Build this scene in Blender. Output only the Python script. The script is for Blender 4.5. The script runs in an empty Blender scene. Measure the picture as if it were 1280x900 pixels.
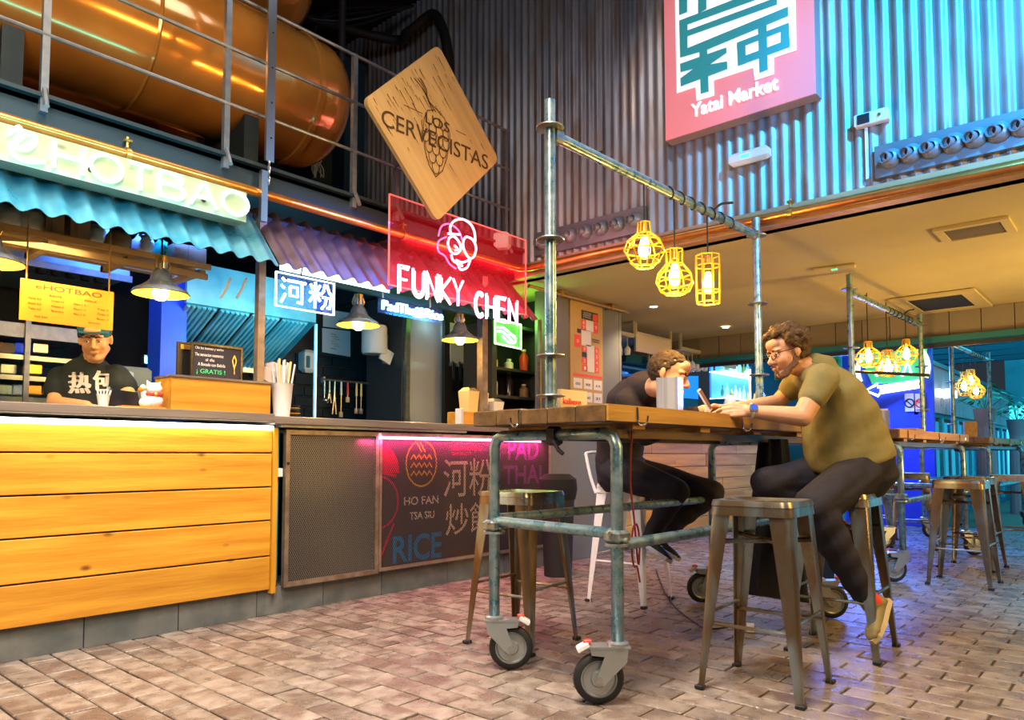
import bpy, bmesh, math, random
from mathutils import Vector, Matrix, Quaternion
random.seed(7)
C = bpy.context.scene.collection
PI = math.pi
# ------------------------------------------------------------------ camera
EYE = Vector((0, 0, .95)); FPX = 919.0; PITCH = .0573; YAW = .7195; CY = 516.2
F0 = Vector((math.cos(YAW), math.sin(YAW), 0)); RT = Vector((math.sin(YAW), -math.cos(YAW), 0)); UP0 = Vector((0, 0, 1))
FW = F0*math.cos(PITCH) + UP0*math.sin(PITCH); UPV = -F0*math.sin(PITCH) + UP0*math.cos(PITCH)
cd = bpy.data.cameras.new('camera'); cam = bpy.data.objects.new('camera', cd); C.objects.link(cam)
cd.sensor_width = 36; cd.lens = FPX/1280*36; cd.shift_y = (CY-450)/1280; cd.clip_start = .05; cd.clip_end = 200
cm = Matrix((RT, UPV, -FW)).transposed().to_4x4(); cm.translation = EYE; cam.matrix_world = cm
bpy.context.scene.camera = cam
# ------------------------------------------------------------------ world, lights, exposure
sc = bpy.context.scene
w = bpy.data.worlds.new('world'); sc.world = w; w.use_nodes = True
w.node_tree.nodes['Background'].inputs[0].default_value = (.16, .22, .30, 1); w.node_tree.nodes['Background'].inputs[1].default_value = .12
sc.view_settings.view_transform = 'Standard'; sc.view_settings.look = 'None'; sc.view_settings.gamma = 1
sc.view_settings.use_curve_mapping = False; sc.view_settings.exposure = .22
sc.cycles.max_bounces = 8; sc.cycles.diffuse_bounces = 3; sc.cycles.glossy_bounces = 4; sc.cycles.transmission_bounces = 6
sc.cycles.use_denoising = True; sc.cycles.sample_clamp_indirect = 4; sc.cycles.caustics_reflective = False; sc.cycles.caustics_refractive = False
def lamp(kind, name, loc, power, col, size=.3, aim=None, sy=None, spot=None, spread=None):
    l = bpy.data.lights.new(name, kind); l.energy = power; l.color = col
    if kind == 'AREA':
        l.size = size
        if sy: l.shape = 'RECTANGLE'; l.size_y = sy
        if spread: l.spread = spread
    elif kind == 'SPOT': l.shadow_soft_size = size; l.spot_size = spot; l.spot_blend = .7
    else: l.shadow_soft_size = size
    o = bpy.data.objects.new(name, l); C.objects.link(o); o.location = loc
    if aim is not None: o.rotation_euler = (Vector(aim)-Vector(loc)).to_track_quat('-Z', 'Y').to_euler()
    return o
lamp('AREA', 'hall_daylight_panel', (1.1, 1.3, 5.2), 140, (1, .85, .72), 1.6, (1.5, 2.2, 0), 1.4, spread=1.5)
lamp('AREA', 'hall_front_light', (-.8, .6, 3.6), 70, (1, .80, .58), 1.6, (1.4, 4.0, .7), spread=1.7)
lamp('SPOT', 'cyan_stage_light', (2.5, -.9, 4.7), 1800, (.02, .42, 1), .12, (4.6, .10, 3.3), spot=1.12)
lamp('SPOT', 'blue_wall_wash', (3.0, .2, 2.75), 130, (.04, .38, 1), .1, (4.6, 1.1, 2.75), spot=1.5)
lamp('SPOT', 'white_sign_light', (2.4, 1.0, 5.0), 110, (1, .86, .82), .1, (4.5, 2.0, 3.75), spot=.62)
lamp('AREA', 'amber_floor_light', (3.6, -1.4, 2.4), 75, (1, .55, .12), .8, (3.6, .5, 0))
lamp('AREA', 'ceiling_fill_light', (6.6, -1.9, .9), 75, (1, .62, .20), .8, (6.8, 1.2, 2.42), spread=2.0)  # unseen fill added to warm and brighten the back ceiling
lamp('SPOT', 'tank_light', (1.0, 1.6, 4.6), 130, (1, .75, .5), .3, (1.6, 4.7, 3.6), spot=.75)
lamp('POINT', 'wall_neutral_light', (2.4, 3.0, 4.6), 22, (.55, .72, 1), .3)

# ------------------------------------------------------------------ projection helpers (pixel of the photo -> point on a real plane)
def ray(px, py): return FW + RT*((px-640)/FPX) + UPV*((CY-py)/FPX)
def on(px, py, ax, v):
    d = ray(px, py); return EYE + d*((v-EYE[ax])/d[ax])
def oy(px, py, Y): return on(px, py, 1, Y)
def ox(px, py, X): return on(px, py, 0, X)
def oz(px, py, Z): return on(px, py, 2, Z)
def dp(px, py, D): return EYE + ray(px, py)*D
V = Vector
# ------------------------------------------------------------------ materials
MATS = {}
def mat(name, col, rough=.5, metal=0, col2=None, scale=6, st=(1, 1, 1), bump=0, bscale=None, emit=0, ecol=None, rnd=0, alpha=1, trans=0, detail=5, lo=.35, hi=.65, col3=None, scale3=2, ior=1.45, coat=0, island=False, rvar=0):
    m = bpy.data.materials.new(name); m.use_nodes = True; nt = m.node_tree; N = nt.nodes; L = nt.links
    b = N['Principled BSDF']; b.inputs['Roughness'].default_value = rough; b.inputs['Metallic'].default_value = metal
    b.inputs['Base Color'].default_value = (*col, 1); b.inputs['IOR'].default_value = ior
    if coat: b.inputs['Coat Weight'].default_value = coat
    if trans: b.inputs['Transmission Weight'].default_value = trans
    if alpha < 1: b.inputs['Alpha'].default_value = alpha
    if emit: b.inputs['Emission Color'].default_value = (*(ecol or col), 1); b.inputs['Emission Strength'].default_value = emit
    if col2 or bump or rnd:
        tc = N.new('ShaderNodeTexCoord'); mp = N.new('ShaderNodeMapping'); mp.inputs['Scale'].default_value = st
        src = tc.outputs['Object']
        oi = N.new('ShaderNodeObjectInfo'); rv = oi.outputs['Random']
        if island:
            g = N.new('ShaderNodeNewGeometry'); ad = N.new('ShaderNodeMath'); ad.operation = 'ADD'; L.new(rv, ad.inputs[0]); L.new(g.outputs['Random Per Island'], ad.inputs[1])
            fr = N.new('ShaderNodeMath'); fr.operation = 'FRACT'; L.new(ad.outputs[0], fr.inputs[0]); rv = fr.outputs[0]
        if rnd:
            va = N.new('ShaderNodeVectorMath'); va.operation = 'MULTIPLY_ADD'; va.inputs[1].default_value = (37, 23, 51)
            cb = N.new('ShaderNodeCombineXYZ')
            for i in range(3): L.new(rv, cb.inputs[i])
            L.new(cb.outputs[0], va.inputs[0]); L.new(src, va.inputs[2]); src = va.outputs[0]
        L.new(src, mp.inputs['Vector'])
        no = N.new('ShaderNodeTexNoise'); no.inputs['Scale'].default_value = scale; no.inputs['Detail'].default_value = detail
        L.new(mp.outputs[0], no.inputs['Vector'])
        out = None
        if col2:
            r = N.new('ShaderNodeValToRGB'); r.color_ramp.elements[0].position = lo; r.color_ramp.elements[1].position = hi
            r.color_ramp.elements[0].color = (*col, 1); r.color_ramp.elements[1].color = (*col2, 1)
            L.new(no.outputs['Fac'], r.inputs[0]); out = r.outputs[0]
            if col3:
                n3 = N.new('ShaderNodeTexNoise'); n3.inputs['Scale'].default_value = scale3; L.new(mp.outputs[0], n3.inputs['Vector'])
                r3 = N.new('ShaderNodeValToRGB'); r3.color_ramp.elements[0].position = .5; r3.color_ramp.elements[1].position = .62
                L.new(n3.outputs['Fac'], r3.inputs[0]); mx = N.new('ShaderNodeMix'); mx.data_type = 'RGBA'
                L.new(r3.outputs[0], mx.inputs[0]); L.new(out, mx.inputs[6]); mx.inputs[7].default_value = (*col3, 1); out = mx.outputs[2]
        if rnd:
            hs = N.new('ShaderNodeHueSaturation'); mr = N.new('ShaderNodeMapRange'); mr.inputs['To Min'].default_value = 1-rnd; mr.inputs['To Max'].default_value = 1+rnd
            L.new(rv, mr.inputs[0]); L.new(mr.outputs[0], hs.inputs['Value'])
            if out: L.new(out, hs.inputs['Color'])
            else: hs.inputs['Color'].default_value = (*col, 1)
            out = hs.outputs[0]
        if out: L.new(out, b.inputs['Base Color'])
        if rvar:
            mr = N.new('ShaderNodeMapRange'); mr.inputs['From Min'].default_value = .3; mr.inputs['From Max'].default_value = .7; mr.inputs['To Min'].default_value = max(0, rough-rvar); mr.inputs['To Max'].default_value = rough+rvar
            L.new(no.outputs['Fac'], mr.inputs[0]); L.new(mr.outputs[0], b.inputs['Roughness'])
        if bump:
            bn = N.new('ShaderNodeTexNoise'); bn.inputs['Scale'].default_value = bscale or scale*4; bn.inputs['Detail'].default_value = 6; L.new(mp.outputs[0], bn.inputs['Vector'])
            bp = N.new('ShaderNodeBump'); bp.inputs['Strength'].default_value = bump; bp.inputs['Distance'].default_value = .01
            L.new(bn.outputs['Fac'], bp.inputs['Height']); L.new(bp.outputs[0], b.inputs['Normal'])
    MATS[name] = m; return m
def neon(name, col, s): return mat(name, col, .4, emit=s, ecol=col)
def wood(name, a, b, ax=0, rnd=.12, rough=.45, bump=.15, knots=True, s=1):
    st = [9, 9, 9]; st[ax] = .7
    m = mat(name, a, rough, col2=b, scale=2.2*s, st=tuple(st), bump=bump, bscale=9, rnd=rnd, detail=7, lo=.32, hi=.7)
    if knots:
        nt = m.node_tree; N = nt.nodes; L = nt.links; b_ = N['Principled BSDF']
        src = b_.inputs['Base Color'].links[0].from_socket
        tc = N.new('ShaderNodeTexCoord'); mp = N.new('ShaderNodeMapping'); s2 = [4.3, 4.3, 4.3]; s2[ax] = 2.2; mp.inputs['Scale'].default_value = s2
        L.new(tc.outputs['Object'], mp.inputs[0]); vo = N.new('ShaderNodeTexVoronoi'); vo.inputs['Scale'].default_value = 1.3; L.new(mp.outputs[0], vo.inputs['Vector'])
        r = N.new('ShaderNodeValToRGB'); r.color_ramp.elements[0].position = .03; r.color_ramp.elements[0].color = (1, 1, 1, 1); r.color_ramp.elements[1].position = .1; r.color_ramp.elements[1].color = (0, 0, 0, 1)
        L.new(vo.outputs['Distance'], r.inputs[0]); mx = N.new('ShaderNodeMix'); mx.data_type = 'RGBA'
        L.new(r.outputs[0], mx.inputs[0]); L.new(src, mx.inputs[6]); mx.inputs[7].default_value = (a[0]*.25, a[1]*.2, a[2]*.2, 1); L.new(mx.outputs[2], b_.inputs['Base Color'])
    return m
mat('black', (.012, .012, .014), .6); mat('black_gloss', (.01, .01, .012), .2); mat('dark', (.03, .035, .04), .5)
mat('darkwall', (.02, .026, .032), .8); mat('ceil_black', (.004, .004, .006), .9)
mat('galv', (.14, .29, .35), .32, .7, col2=(.34, .46, .50), scale=22, rvar=.1, bump=.05)  # teal neon light on the tubes is put into the galv colour
mat('galv_old', (.20, .26, .27), .42, .8, col2=(.42, .44, .42), scale=30, rvar=.12, bump=.08, col3=(.26, .17, .09), scale3=12)
mat('corrugated', (.24, .25, .26), .40, .4, col2=(.40, .39, .38), scale=5, st=(1, 1, .25), bump=.06, bscale=30, rvar=.08, col3=(.27, .22, .18), scale3=7)
mat('corr_plain', (.20, .22, .24), .4, .6, col2=(.32, .34, .35), scale=10, rvar=.1)
mat('copper', (.72, .25, .05), .28, .85, col2=(.85, .34, .08), scale=9)
mat('tank', (.66, .24, .035), .15, .45, col2=(.78, .33, .06), scale=3, coat=.6)
mat('steel', (.5, .5, .5), .3, .95); mat('chrome', (.75, .75, .78), .12, 1); mat('shade_metal', (.26, .30, .34), .2, .7, col2=(.5, .52, .54), scale=14)
mat('filtermetal', (.14, .42, .46), .3, .35, col2=(.30, .60, .62), scale=5); mat('steelblue', (.28, .36, .38), .3, .9, col2=(.40, .46, .46), scale=3, st=(1, 1, 6))  # filtermetal: cyan kitchen light put into the stainless colour
mat('railsteel', (.22, .25, .28), .4, .7, col2=(.30, .32, .33), scale=20)
mat('beam', (.035, .055, .065), .45, .5)
mat('stool', (.30, .23, .15), .33, .85, col2=(.17, .105, .05), scale=8, st=(1, 1, .4), rvar=.1, bump=.06, col3=(.34, .40, .40), scale3=6, rnd=.12)
mat('stool_white', (.80, .80, .82), .35); mat('white', (.75, .75, .74), .5); mat('paper', (.62, .64, .66), .7)
mat('cream', (.72, .55, .25), .6); mat('rubber', (.012, .012, .013), .65, bump=.1, scale=40); mat('tyrehub', (.42, .46, .47), .3, .8)
wood('pine', (.66, .33, .035), (.46, .19, .014), rough=.42); wood('pine_end', (.66, .34, .03), (.46, .20, .01), ax=2)
wood('table_wood', (.18, .10, .038), (.085, .045, .018), rough=.33); wood('table_edge', (.50, .27, .05), (.30, .15, .028), rough=.5)
wood('counter_wood', (.12, .105, .10), (.22, .18, .15), rough=.3, knots=False)
wood('box_wood', (.36, .44, .32), (.28, .34, .22), rough=.5); wood('cerv_wood', (.62, .42, .17), (.50, .32, .12), ax=0, knots=False, rough=.5)
wood('bar_wood', (.64, .36, .06), (.40, .20, .03), rough=.5); wood('shelf_wood', (.40, .25, .09), (.26, .15, .05), rough=.6)
mat('plinth', (.07, .085, .09), .5, col2=(.13, .14, .14), scale=7, bump=.1, rnd=.12)
mat('paver', (.17, .135, .11), .33, col2=(.27, .225, .19), scale=14, bump=.5, bscale=60, rnd=.16, island=True, rvar=.14, col3=(.14, .10, .08), scale3=5)
mat('grout', (.10, .08, .065), .8, bump=.3, scale=30)
mat('mesh_metal', (.20, .19, .18), .4, .7); mat('mesh_back', (.018, .018, .02), .6); mat('frame_metal', (.20, .15, .11), .45, .7, col2=(.32, .26, .2), scale=14)
mat('poster', (.085, .07, .08), .45); mat('p_pink', (.75, .03, .10), .5); mat('p_text', (.80, .62, .56), .5); mat('p_blue', (.02, .25, .62), .5); mat('p_violet', (.45, .10, .60), .5); mat('p_yellow', (.9, .55, .03), .5)
mat('greywall', (.13, .135, .14), .7, col2=(.15, .155, .16), scale=3); mat('ceiling', (.52, .44, .21), .8, col2=(.58, .50, .25), scale=1.5)
mat('panel_band', (.22, .19, .16), .6, rnd=.08); mat('bluewall', (.02, .06, .75), .5); mat('cyanpaint', (.03, .42, .58), .5, rnd=.1); mat('tealdark', (.01, .13, .19), .5, rnd=.2)
mat('siding', (.42, .26, .30), .7, rnd=.12); mat('green', (.02, .35, .12), .6)
mat('sign_pink', (.93, .36, .36), .45); mat('sign_teal', (.03, .33, .37), .5); mat('sign_white', (.95, .95, .95), .5)
mat('acryl', (.70, .015, .04), .05, alpha=.16, ior=1.2); mat('acryl_edge', (1, .15, .12), .3, emit=.8); mat('clearpanel', (.1, .2, .8), .1, alpha=.12)
mat('glass', (.9, .95, 1), .03, alpha=.38); mat('wine', (.05, .002, .008), .1)
mat('orange_board', (.72, .24, .008), .7, emit=.10, ecol=(1, .35, .01)); mat('ink', (.10, .03, .01), .7); mat('chalk', (.8, .8, .8), .7); mat('chalkgreen', (.05, .8, .25), .6)  # orange_board: faint glow stands in for bell lamp light
mat('skin', (.62, .33, .20), .5, col2=(.68, .38, .25), scale=9); mat('skin_chef', (.66, .37, .18), .5); mat('hair_brown', (.05, .028, .012), .65, col2=(.12, .065, .02), scale=60, bump=.8, bscale=120)
mat('hair_dark', (.020, .013, .010), .7, col2=(.05, .03, .018), scale=70, bump=.6, bscale=160); mat('beard', (.16, .085, .05), .8, bump=.5, bscale=200, scale=60)
mat('olive', (.20, .185, .075), .85, bump=.25, bscale=25, scale=12, col2=(.245, .22, .095)); mat('blackcloth', (.022, .016, .020), .85, bump=.2, bscale=20, scale=10)
mat('jeans', (.009, .009, .017), .85, col2=(.016, .016, .028), scale=14, bump=.2); mat('teeshirt', (.018, .028, .032), .85, bump=.2, bscale=25, scale=8)
mat('shoe', (.20, .16, .06), .6); mat('shoe_green', (.08, .12, .06), .7); mat('sole', (.5, .42, .25), .6); mat('red', (.75, .05, .03), .5); mat('eye', (.9, .9, .88), .2); mat('iris', (.03, .02, .015), .2); mat('lip', (.45, .16, .12), .5)
mat('cap', (.02, .12, .17), .7); mat('bagcloth', (.006, .006, .008), .9); mat('cardboard', (.30, .20, .10), .8, col2=(.24, .15, .07), scale=12); mat('plastic', (.55, .65, .55), .25, alpha=.7, bump=.4, scale=20, col2=(.75, .8, .7))
mat('mapboard', (.42, .27, .08), .6, bump=.1, scale=20); mat('mapred', (.70, .06, .02), .5); mat('mapdark', (.03, .03, .035), .5); mat('mapwhite', (.62, .58, .58), .5)
mat('brass', (.65, .38, .10), .35, .9); mat('shade_in', (1, .62, .08), .5, .3); mat('cage', (.85, .50, .03), .4, .4); mat('tile', (.012, .03, .045), .25, rnd=.4)
mat('leaf', (.02, .35, .2), .5, rnd=.3); mat('soft_red', (.22, .02, .02), .6); mat('gold', (.85, .5, .1), .3, .8)
neon('neon_white', (.72, 1, .93), 3); neon('neon_pinkwhite', (1, .55, .80), 4); neon('neon_pink', (1, .12, .32), 3.2); neon('neon_blue', (.45, .72, 1), 6); neon('neon_cyan', (.45, .9, 1), 2.2)
neon('neon_green', (.35, 1, .12), 3); neon('neon_lime', (.7, 1, .45), 2.5); neon('bulb', (1, .72, .22), 22); neon('bulb_white', (1, .9, .7), 20); neon('led', (1, .98, .80), 9); neon('led_pink', (1, .22, .55), 7)
neon('spotdisc', (1, .85, .6), 30); neon('exitgreen', (.05, 1, .25), 2.5); neon('neon_far', (.7, .82, 1), 3.2); neon('glow_white', (.55, .85, 1), 3.5); neon('skyglass', (.05, .55, .75), 1.8)
# ------------------------------------------------------------------ mesh builder
class MB:
    def __init__(s): s.v = []; s.f = []
    def add(s, vs, fs):
        n = len(s.v); s.v += [tuple(v) for v in vs]; s.f += [tuple(i+n for i in f) for f in fs]; return s
    def box(s, c, d, rot=None, bev=0):
        c = V(c); hx, hy, hz = d[0]/2, d[1]/2, d[2]/2
        if bev:
            b = min(bev, hx*.9, hy*.9, hz*.9); vs = []
            for sz in (-1, 1):
                for (ix, iz) in ((b, 0), (0, b)) if sz < 0 else ((0, b), (b, 0)):
                    X, Y = hx-ix, hy-ix; Z = sz*(hz-iz)
                    for (x, y) in ((-X+b*.0, -Y), (X, -Y), (X, Y), (-X, Y)): vs.append(V((x, y, Z)))
            fs = [(3, 2, 1, 0), (12, 13, 14, 15)]
            for k in range(3):
                for i in range(4): a = k*4+i; bb = k*4+(i+1) % 4; fs.append((a, bb, bb+4, a+4))
        else:
            vs = [V((x, y, z)) for z in (-hz, hz) for (x, y) in ((-hx, -hy), (hx, -hy), (hx, hy), (-hx, hy))]
            fs = [(3, 2, 1, 0), (4, 5, 6, 7), (0, 1, 5, 4), (1, 2, 6, 5), (2, 3, 7, 6), (3, 0, 4, 7)]
        if rot is not None:
            R = rot if isinstance(rot, Matrix) else Matrix.Rotation(rot, 3, 'Z')
            vs = [R @ v for v in vs]
        return s.add([v+c for v in vs], fs)
    def span(s, a, b, bev=0):
        a = V(a); b = V(b); d = [abs(b[i]-a[i]) for i in range(3)]; return s.box((a+b)/2, d, bev=bev)
    def tube(s, pts, r, n=10, closed=False, caps=True):
        pts = [V(p) for p in pts]; m = len(pts)
        rr = r if isinstance(r, (list, tuple)) else [r]*m
        T = []
        for i in range(m):
            a = pts[(i-1) % m] if (closed or i > 0) else pts[i]; b = pts[(i+1) % m] if (closed or i < m-1) else pts[i]
            t = (b-a); T.append(t.normalized() if t.length > 1e-9 else V((0, 0, 1)))
        u = T[0].orthogonal().normalized(); vs = []
        for i in range(m):
            u = (u - T[i]*u.dot(T[i]));
            u = u.normalized() if u.length > 1e-6 else T[i].orthogonal().normalized()
            w_ = T[i].cross(u)
            for k in range(n):
                a = 2*PI*k/n; vs.append(pts[i]+(u*math.cos(a)+w_*math.sin(a))*rr[i])
        fs = []
        for i in range(m if closed else m-1):
            j = (i+1) % m
            for k in range(n): k2 = (k+1) % n; fs.append((i*n+k, i*n+k2, j*n+k2, j*n+k))
        if caps and not closed: fs.append(tuple(range(n-1, -1, -1))); fs.append(tuple((m-1)*n+k for k in range(n)))
        return s.add(vs, fs)
    def cyl(s, a, b, r, r2=None, n=16): return s.tube([a, b], [r, r if r2 is None else r2], n)
    def lathe(s, prof, c=(0, 0, 0), axis=(0, 0, 1), n=24, cap=True):
        q = V((0, 0, 1)).rotation_difference(V(axis)); c = V(c); vs = []; m = len(prof)
        for (r, z) in prof:
            for k in range(n): a = 2*PI*k/n; vs.append(c + q @ V((r*math.cos(a), r*math.sin(a), z)))
        fs = [(i*n+k, i*n+(k+1) % n, (i+1)*n+(k+1) % n, (i+1)*n+k) for i in range(m-1) for k in range(n)]
        if cap:
            if prof[0][0] > 1e-6: fs.append(tuple(range(n-1, -1, -1)))
            if prof[-1][0] > 1e-6: fs.append(tuple((m-1)*n+k for k in range(n)))
        return s.add(vs, fs)
    def ell(s, c, r, rot=None, nu=16, nv=10):
        c = V(c); r = (r, r, r) if not isinstance(r, (tuple, list)) else r; vs = []; R = rot or Matrix.Identity(3)
        vs.append(V((0, 0, -r[2])))
        for j in range(1, nv):
            p = -PI/2+PI*j/nv
            for i in range(nu): a = 2*PI*i/nu; vs.append(V((r[0]*math.cos(p)*math.cos(a), r[1]*math.cos(p)*math.sin(a), r[2]*math.sin(p))))
        vs.append(V((0, 0, r[2]))); L_ = len(vs)-1; fs = []
        for i in range(nu): fs.append((0, 1+(i+1) % nu, 1+i))
        for j in range(nv-2):
            for i in range(nu): a = 1+j*nu+i; b = 1+j*nu+(i+1) % nu; fs.append((a, b, b+nu, a+nu))
        for i in range(nu): fs.append((L_, 1+(nv-2)*nu+i, 1+(nv-2)*nu+(i+1) % nu))
        return s.add([c+R @ v for v in vs], fs)
    def cap(s, a, b, r1, r2=None, n=14):     # tapered capsule
        a = V(a); b = V(b); r2 = r1 if r2 is None else r2; d = (b-a).normalized(); pts = []; rr = []
        for k in range(5): t = PI/2*k/4; pts.append(a - d*r1*math.cos(t)); rr.append(max(.0008, r1*math.sin(t)))
        for k in range(5): t = PI/2*k/4; pts.append(b + d*r2*math.sin(t)); rr.append(max(.0008, r2*math.cos(t)))
        return s.tube(pts, rr, n)
    def prism(s, poly, fn, t0, t1):
        """poly = list of (u,v); fn(u,v,t) -> point"""
        n = len(poly); vs = [fn(u, v, t0) for u, v in poly]+[fn(u, v, t1) for u, v in poly]
        return s.add(vs, [tuple(range(n)), tuple(range(2*n-1, n-1, -1))]+[(i, i+n, (i+1) % n+n, (i+1) % n) for i in range(n)])
    def quad(s, a, b, c, d): return s.add([a, b, c, d], [(0, 1, 2, 3)])
    def mesh(s, name):
        me = bpy.data.meshes.new(name); me.from_pydata(s.v, [], s.f); me.validate(); me.update()
        bm = bmesh.new(); bm.from_mesh(me); bmesh.ops.recalc_face_normals(bm, faces=bm.faces); bm.to_mesh(me); bm.free(); return me
    def build(s, name, m, parent=None, smooth=False, sharp=40, **tags):
        me = s.mesh(name); return put(me, name, m, parent, smooth, sharp, **tags)
INV = {}
def put(me, name, m, parent=None, smooth=False, sharp=40, label=None, cat=None, group=None, kind=None):
    me.materials.clear(); me.materials.append(MATS[m] if isinstance(m, str) else m)
    if smooth:
        for p in me.polygons: p.use_smooth = True
        if sharp < 180: me.set_sharp_from_angle(angle=math.radians(sharp))
    o = bpy.data.objects.new(name, me); C.objects.link(o)
    if parent is not None:
        o.parent = parent
        if parent.name in INV: o.matrix_parent_inverse = INV[parent.name]
    if label: o['label'] = label
    if cat: o['category'] = cat
    if group: o['group'] = group
    if kind: o['kind'] = kind
    return o
def thing(name, label, cat, loc=(0, 0, 0), group=None):
    """Empty at the thing's base; its parts are then built in world coordinates"""
    o = bpy.data.objects.new(name, None); C.objects.link(o); o.location = loc; o.empty_display_size = .1
    o['label'] = label; o['category'] = cat
    if group: o['group'] = group
    INV[o.name] = Matrix.Translation(-V(loc)); return o
def dup(root, loc, rz=0, label=None):
    r = root.copy(); C.objects.link(r); r.location = loc; r.rotation_euler = (0, 0, rz)
    if label: r['label'] = label
    for ch in root.children:
        c = ch.copy(); C.objects.link(c); c.parent = r
        for g in ch.children: d = g.copy(); C.objects.link(d); d.parent = c
    return r
def struct(name, parent=None):
    o = bpy.data.objects.new(name, None); C.objects.link(o); o['kind'] = 'structure'; return o
def text_mesh(s, name='lettering', extrude=.002, bevel=0, res=4, spacing=1, bold=0):
    cu = bpy.data.curves.new(name, 'FONT'); cu.body = s; cu.extrude = extrude; cu.bevel_depth = bevel; cu.resolution_u = res; cu.space_character = spacing; cu.bevel_resolution = 1; cu.offset = bold
    o = bpy.data.objects.new(name, cu); C.objects.link(o); dg = bpy.context.evaluated_depsgraph_get()
    me = bpy.data.meshes.new_from_object(o.evaluated_get(dg)); bpy.data.objects.remove(o); bpy.data.curves.remove(cu); return me
def lettering(s, P0, P1, P2, m, parent, name='lettering', depth=.003, bevel=0, bold=0, **tags):
    """fit the text into the parallelogram P0 (lower left) P1 (lower right) P2 (upper left)"""
    me = text_mesh(s, name, depth/2, bevel, bold=bold); co = [v.co.copy() for v in me.vertices]
    if not co: return None
    x0 = min(c.x for c in co); x1 = max(c.x for c in co); y0 = min(c.y for c in co); y1 = max(c.y for c in co)
    P0 = V(P0); U = V(P1)-P0; W = V(P2)-P0; n = U.cross(W).normalized()
    for v, c in zip(me.vertices, co): v.co = P0+U*((c.x-x0)/(x1-x0))+W*((c.y-y0)/(y1-y0))+n*(c.z)
    return put(me, name, m, parent, **tags)
def ty(s, x0, z0, x1, z1, Y, m, parent, **k):      # text on a plane facing -Y
    return lettering(s, (x0, Y, z0), (x1, Y, z0), (x0, Y, z1), m, parent, **k)
def smoothcurve(pts, n=8, closed=False):
    pts = [V(p) for p in pts]; out = []; m = len(pts)
    for i in range(m if closed else m-1):
        p0 = pts[(i-1) % m] if closed or i > 0 else pts[i]; p1 = pts[i]; p2 = pts[(i+1) % m]; p3 = pts[(i+2) % m] if closed or i+2 < m else p2
        for k in range(n):
            t = k/n; out.append(.5*((2*p1)+(-p0+p2)*t+(2*p0-5*p1+4*p2-p3)*t*t+(-p0+3*p1-3*p2+p3)*t**3))
    if not closed: out.append(pts[-1])
    return out
# stroke alphabet for bent neon tubes (unit box)
def arc(cx, cy, rx, ry, a0, a1, n=14): return [(cx+rx*math.cos(math.radians(a0+(a1-a0)*k/n)), cy+ry*math.sin(math.radians(a0+(a1-a0)*k/n))) for k in range(n+1)]
STK = {'H': [[(0, 0), (0, 1)], [(1, 0), (1, 1)], [(0, .5), (1, .5)]], 'O': [arc(.5, .5, .5, .5, 90, 440, 24)], 'T': [[(0, 1), (1, 1)], [(.5, 1), (.5, 0)]],
 'B': [[(0, 0), (0, 1), (.6, 1)]+arc(.6, .77, .3, .23, 90, -90, 8)+[(0, .54)], [(.6, .54)]+arc(.65, .27, .35, .27, 90, -90, 8)+[(0, 0)]],
 'A': [[(0, 0), (.5, 1), (1, 0)], [(.2, .35), (.8, .35)]], 'F': [[(0, 0), (0, 1), (.9, 1)], [(0, .52), (.7, .52)]],
 'U': [[(0, 1), (0, .35)]+arc(.5, .35, .5, .35, 180, 360, 10)+[(1, 1)]], 'N': [[(0, 0), (0, 1), (1, 0), (1, 1)]], 'K': [[(0, 0), (0, 1)], [(1, 1), (.05, .45), (1, 0)]],
 'Y': [[(0, 1), (.5, .5), (1, 1)], [(.5, .5), (.5, 0)]], 'C': [arc(.55, .5, .52, .5, 50, 310, 16)], 'E': [[(.9, 1), (0, 1), (0, 0), (.9, 0)], [(0, .52), (.75, .52)]]}
def neon_word(word, P0, U, W, r, m, parent, gap=.28, widths=None, double=0, name='neon_letter'):
    P0 = V(P0); U = V(U); W = V(W); ws = [(widths or {}).get(ch, 1) if ch != ' ' else .6 for ch in word]
    tot = sum(ws)+gap*(len(word)-1); x = 0; n = U.cross(W).normalized()
    for ch, cw in zip(word, ws):
        if ch != ' ':
            mb = MB()
            for off in ([0] if not double else [-double, double]):
                for st in STK[ch]:
                    pp = []
                    for (u, v) in st:
                        if off: u = .5+(u-.5)*(1+off); v = .5+(v-.5)*(1+off*.8)
                        pp.append(P0+U*((x+u*cw)/tot)+W*v)
                    mb.tube(pp, r, 8)
            mb.build(name, m, parent, smooth=True)
        x += cw+gap
# ================================================================== SETTING
def proj(p):
    d = V(p)-EYE; k = d.dot(FW)
    if k <= .2: return None
    return (640+FPX*d.dot(RT)/k, CY-FPX*d.dot(UPV)/k, k)
floor = MB().span((-3, -5, -.12), (24, 9, -.016)).build('floor', 'grout', kind='structure')
pv = []; PW, PL = .125, .245
for i in range(int(11.5/PW)):
    x = -.2+i*PW; off = (i % 2)*PL/2+random.uniform(-.01, .01)
    for j in range(-22, 19):
        y = j*PL+off
        if y+PL/2 > 4.02 and x < 6.2: 
            if y-PL/2 > 4.02: continue
        if x < 0 and y < 0: continue
        q = proj((x, y, 0))
        if not q or q[0] < -120 or q[0] > 1400 or q[1] > 1050: continue
        if (x-1.62)**2+(y-1.62)**2 < .31**2: continue
        pv.append((q[2], x, y))
pv.sort(); protos = []
for k in range(4):
    mb = MB(); a = random.uniform(-.003, .003); mb.box((0, 0, -.012), (PW-.009, PL-.010, .024+a), bev=.004); protos.append(mb.mesh('paver'))
for me in protos: me.materials.append(MATS['paver'])
far = MB()
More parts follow.
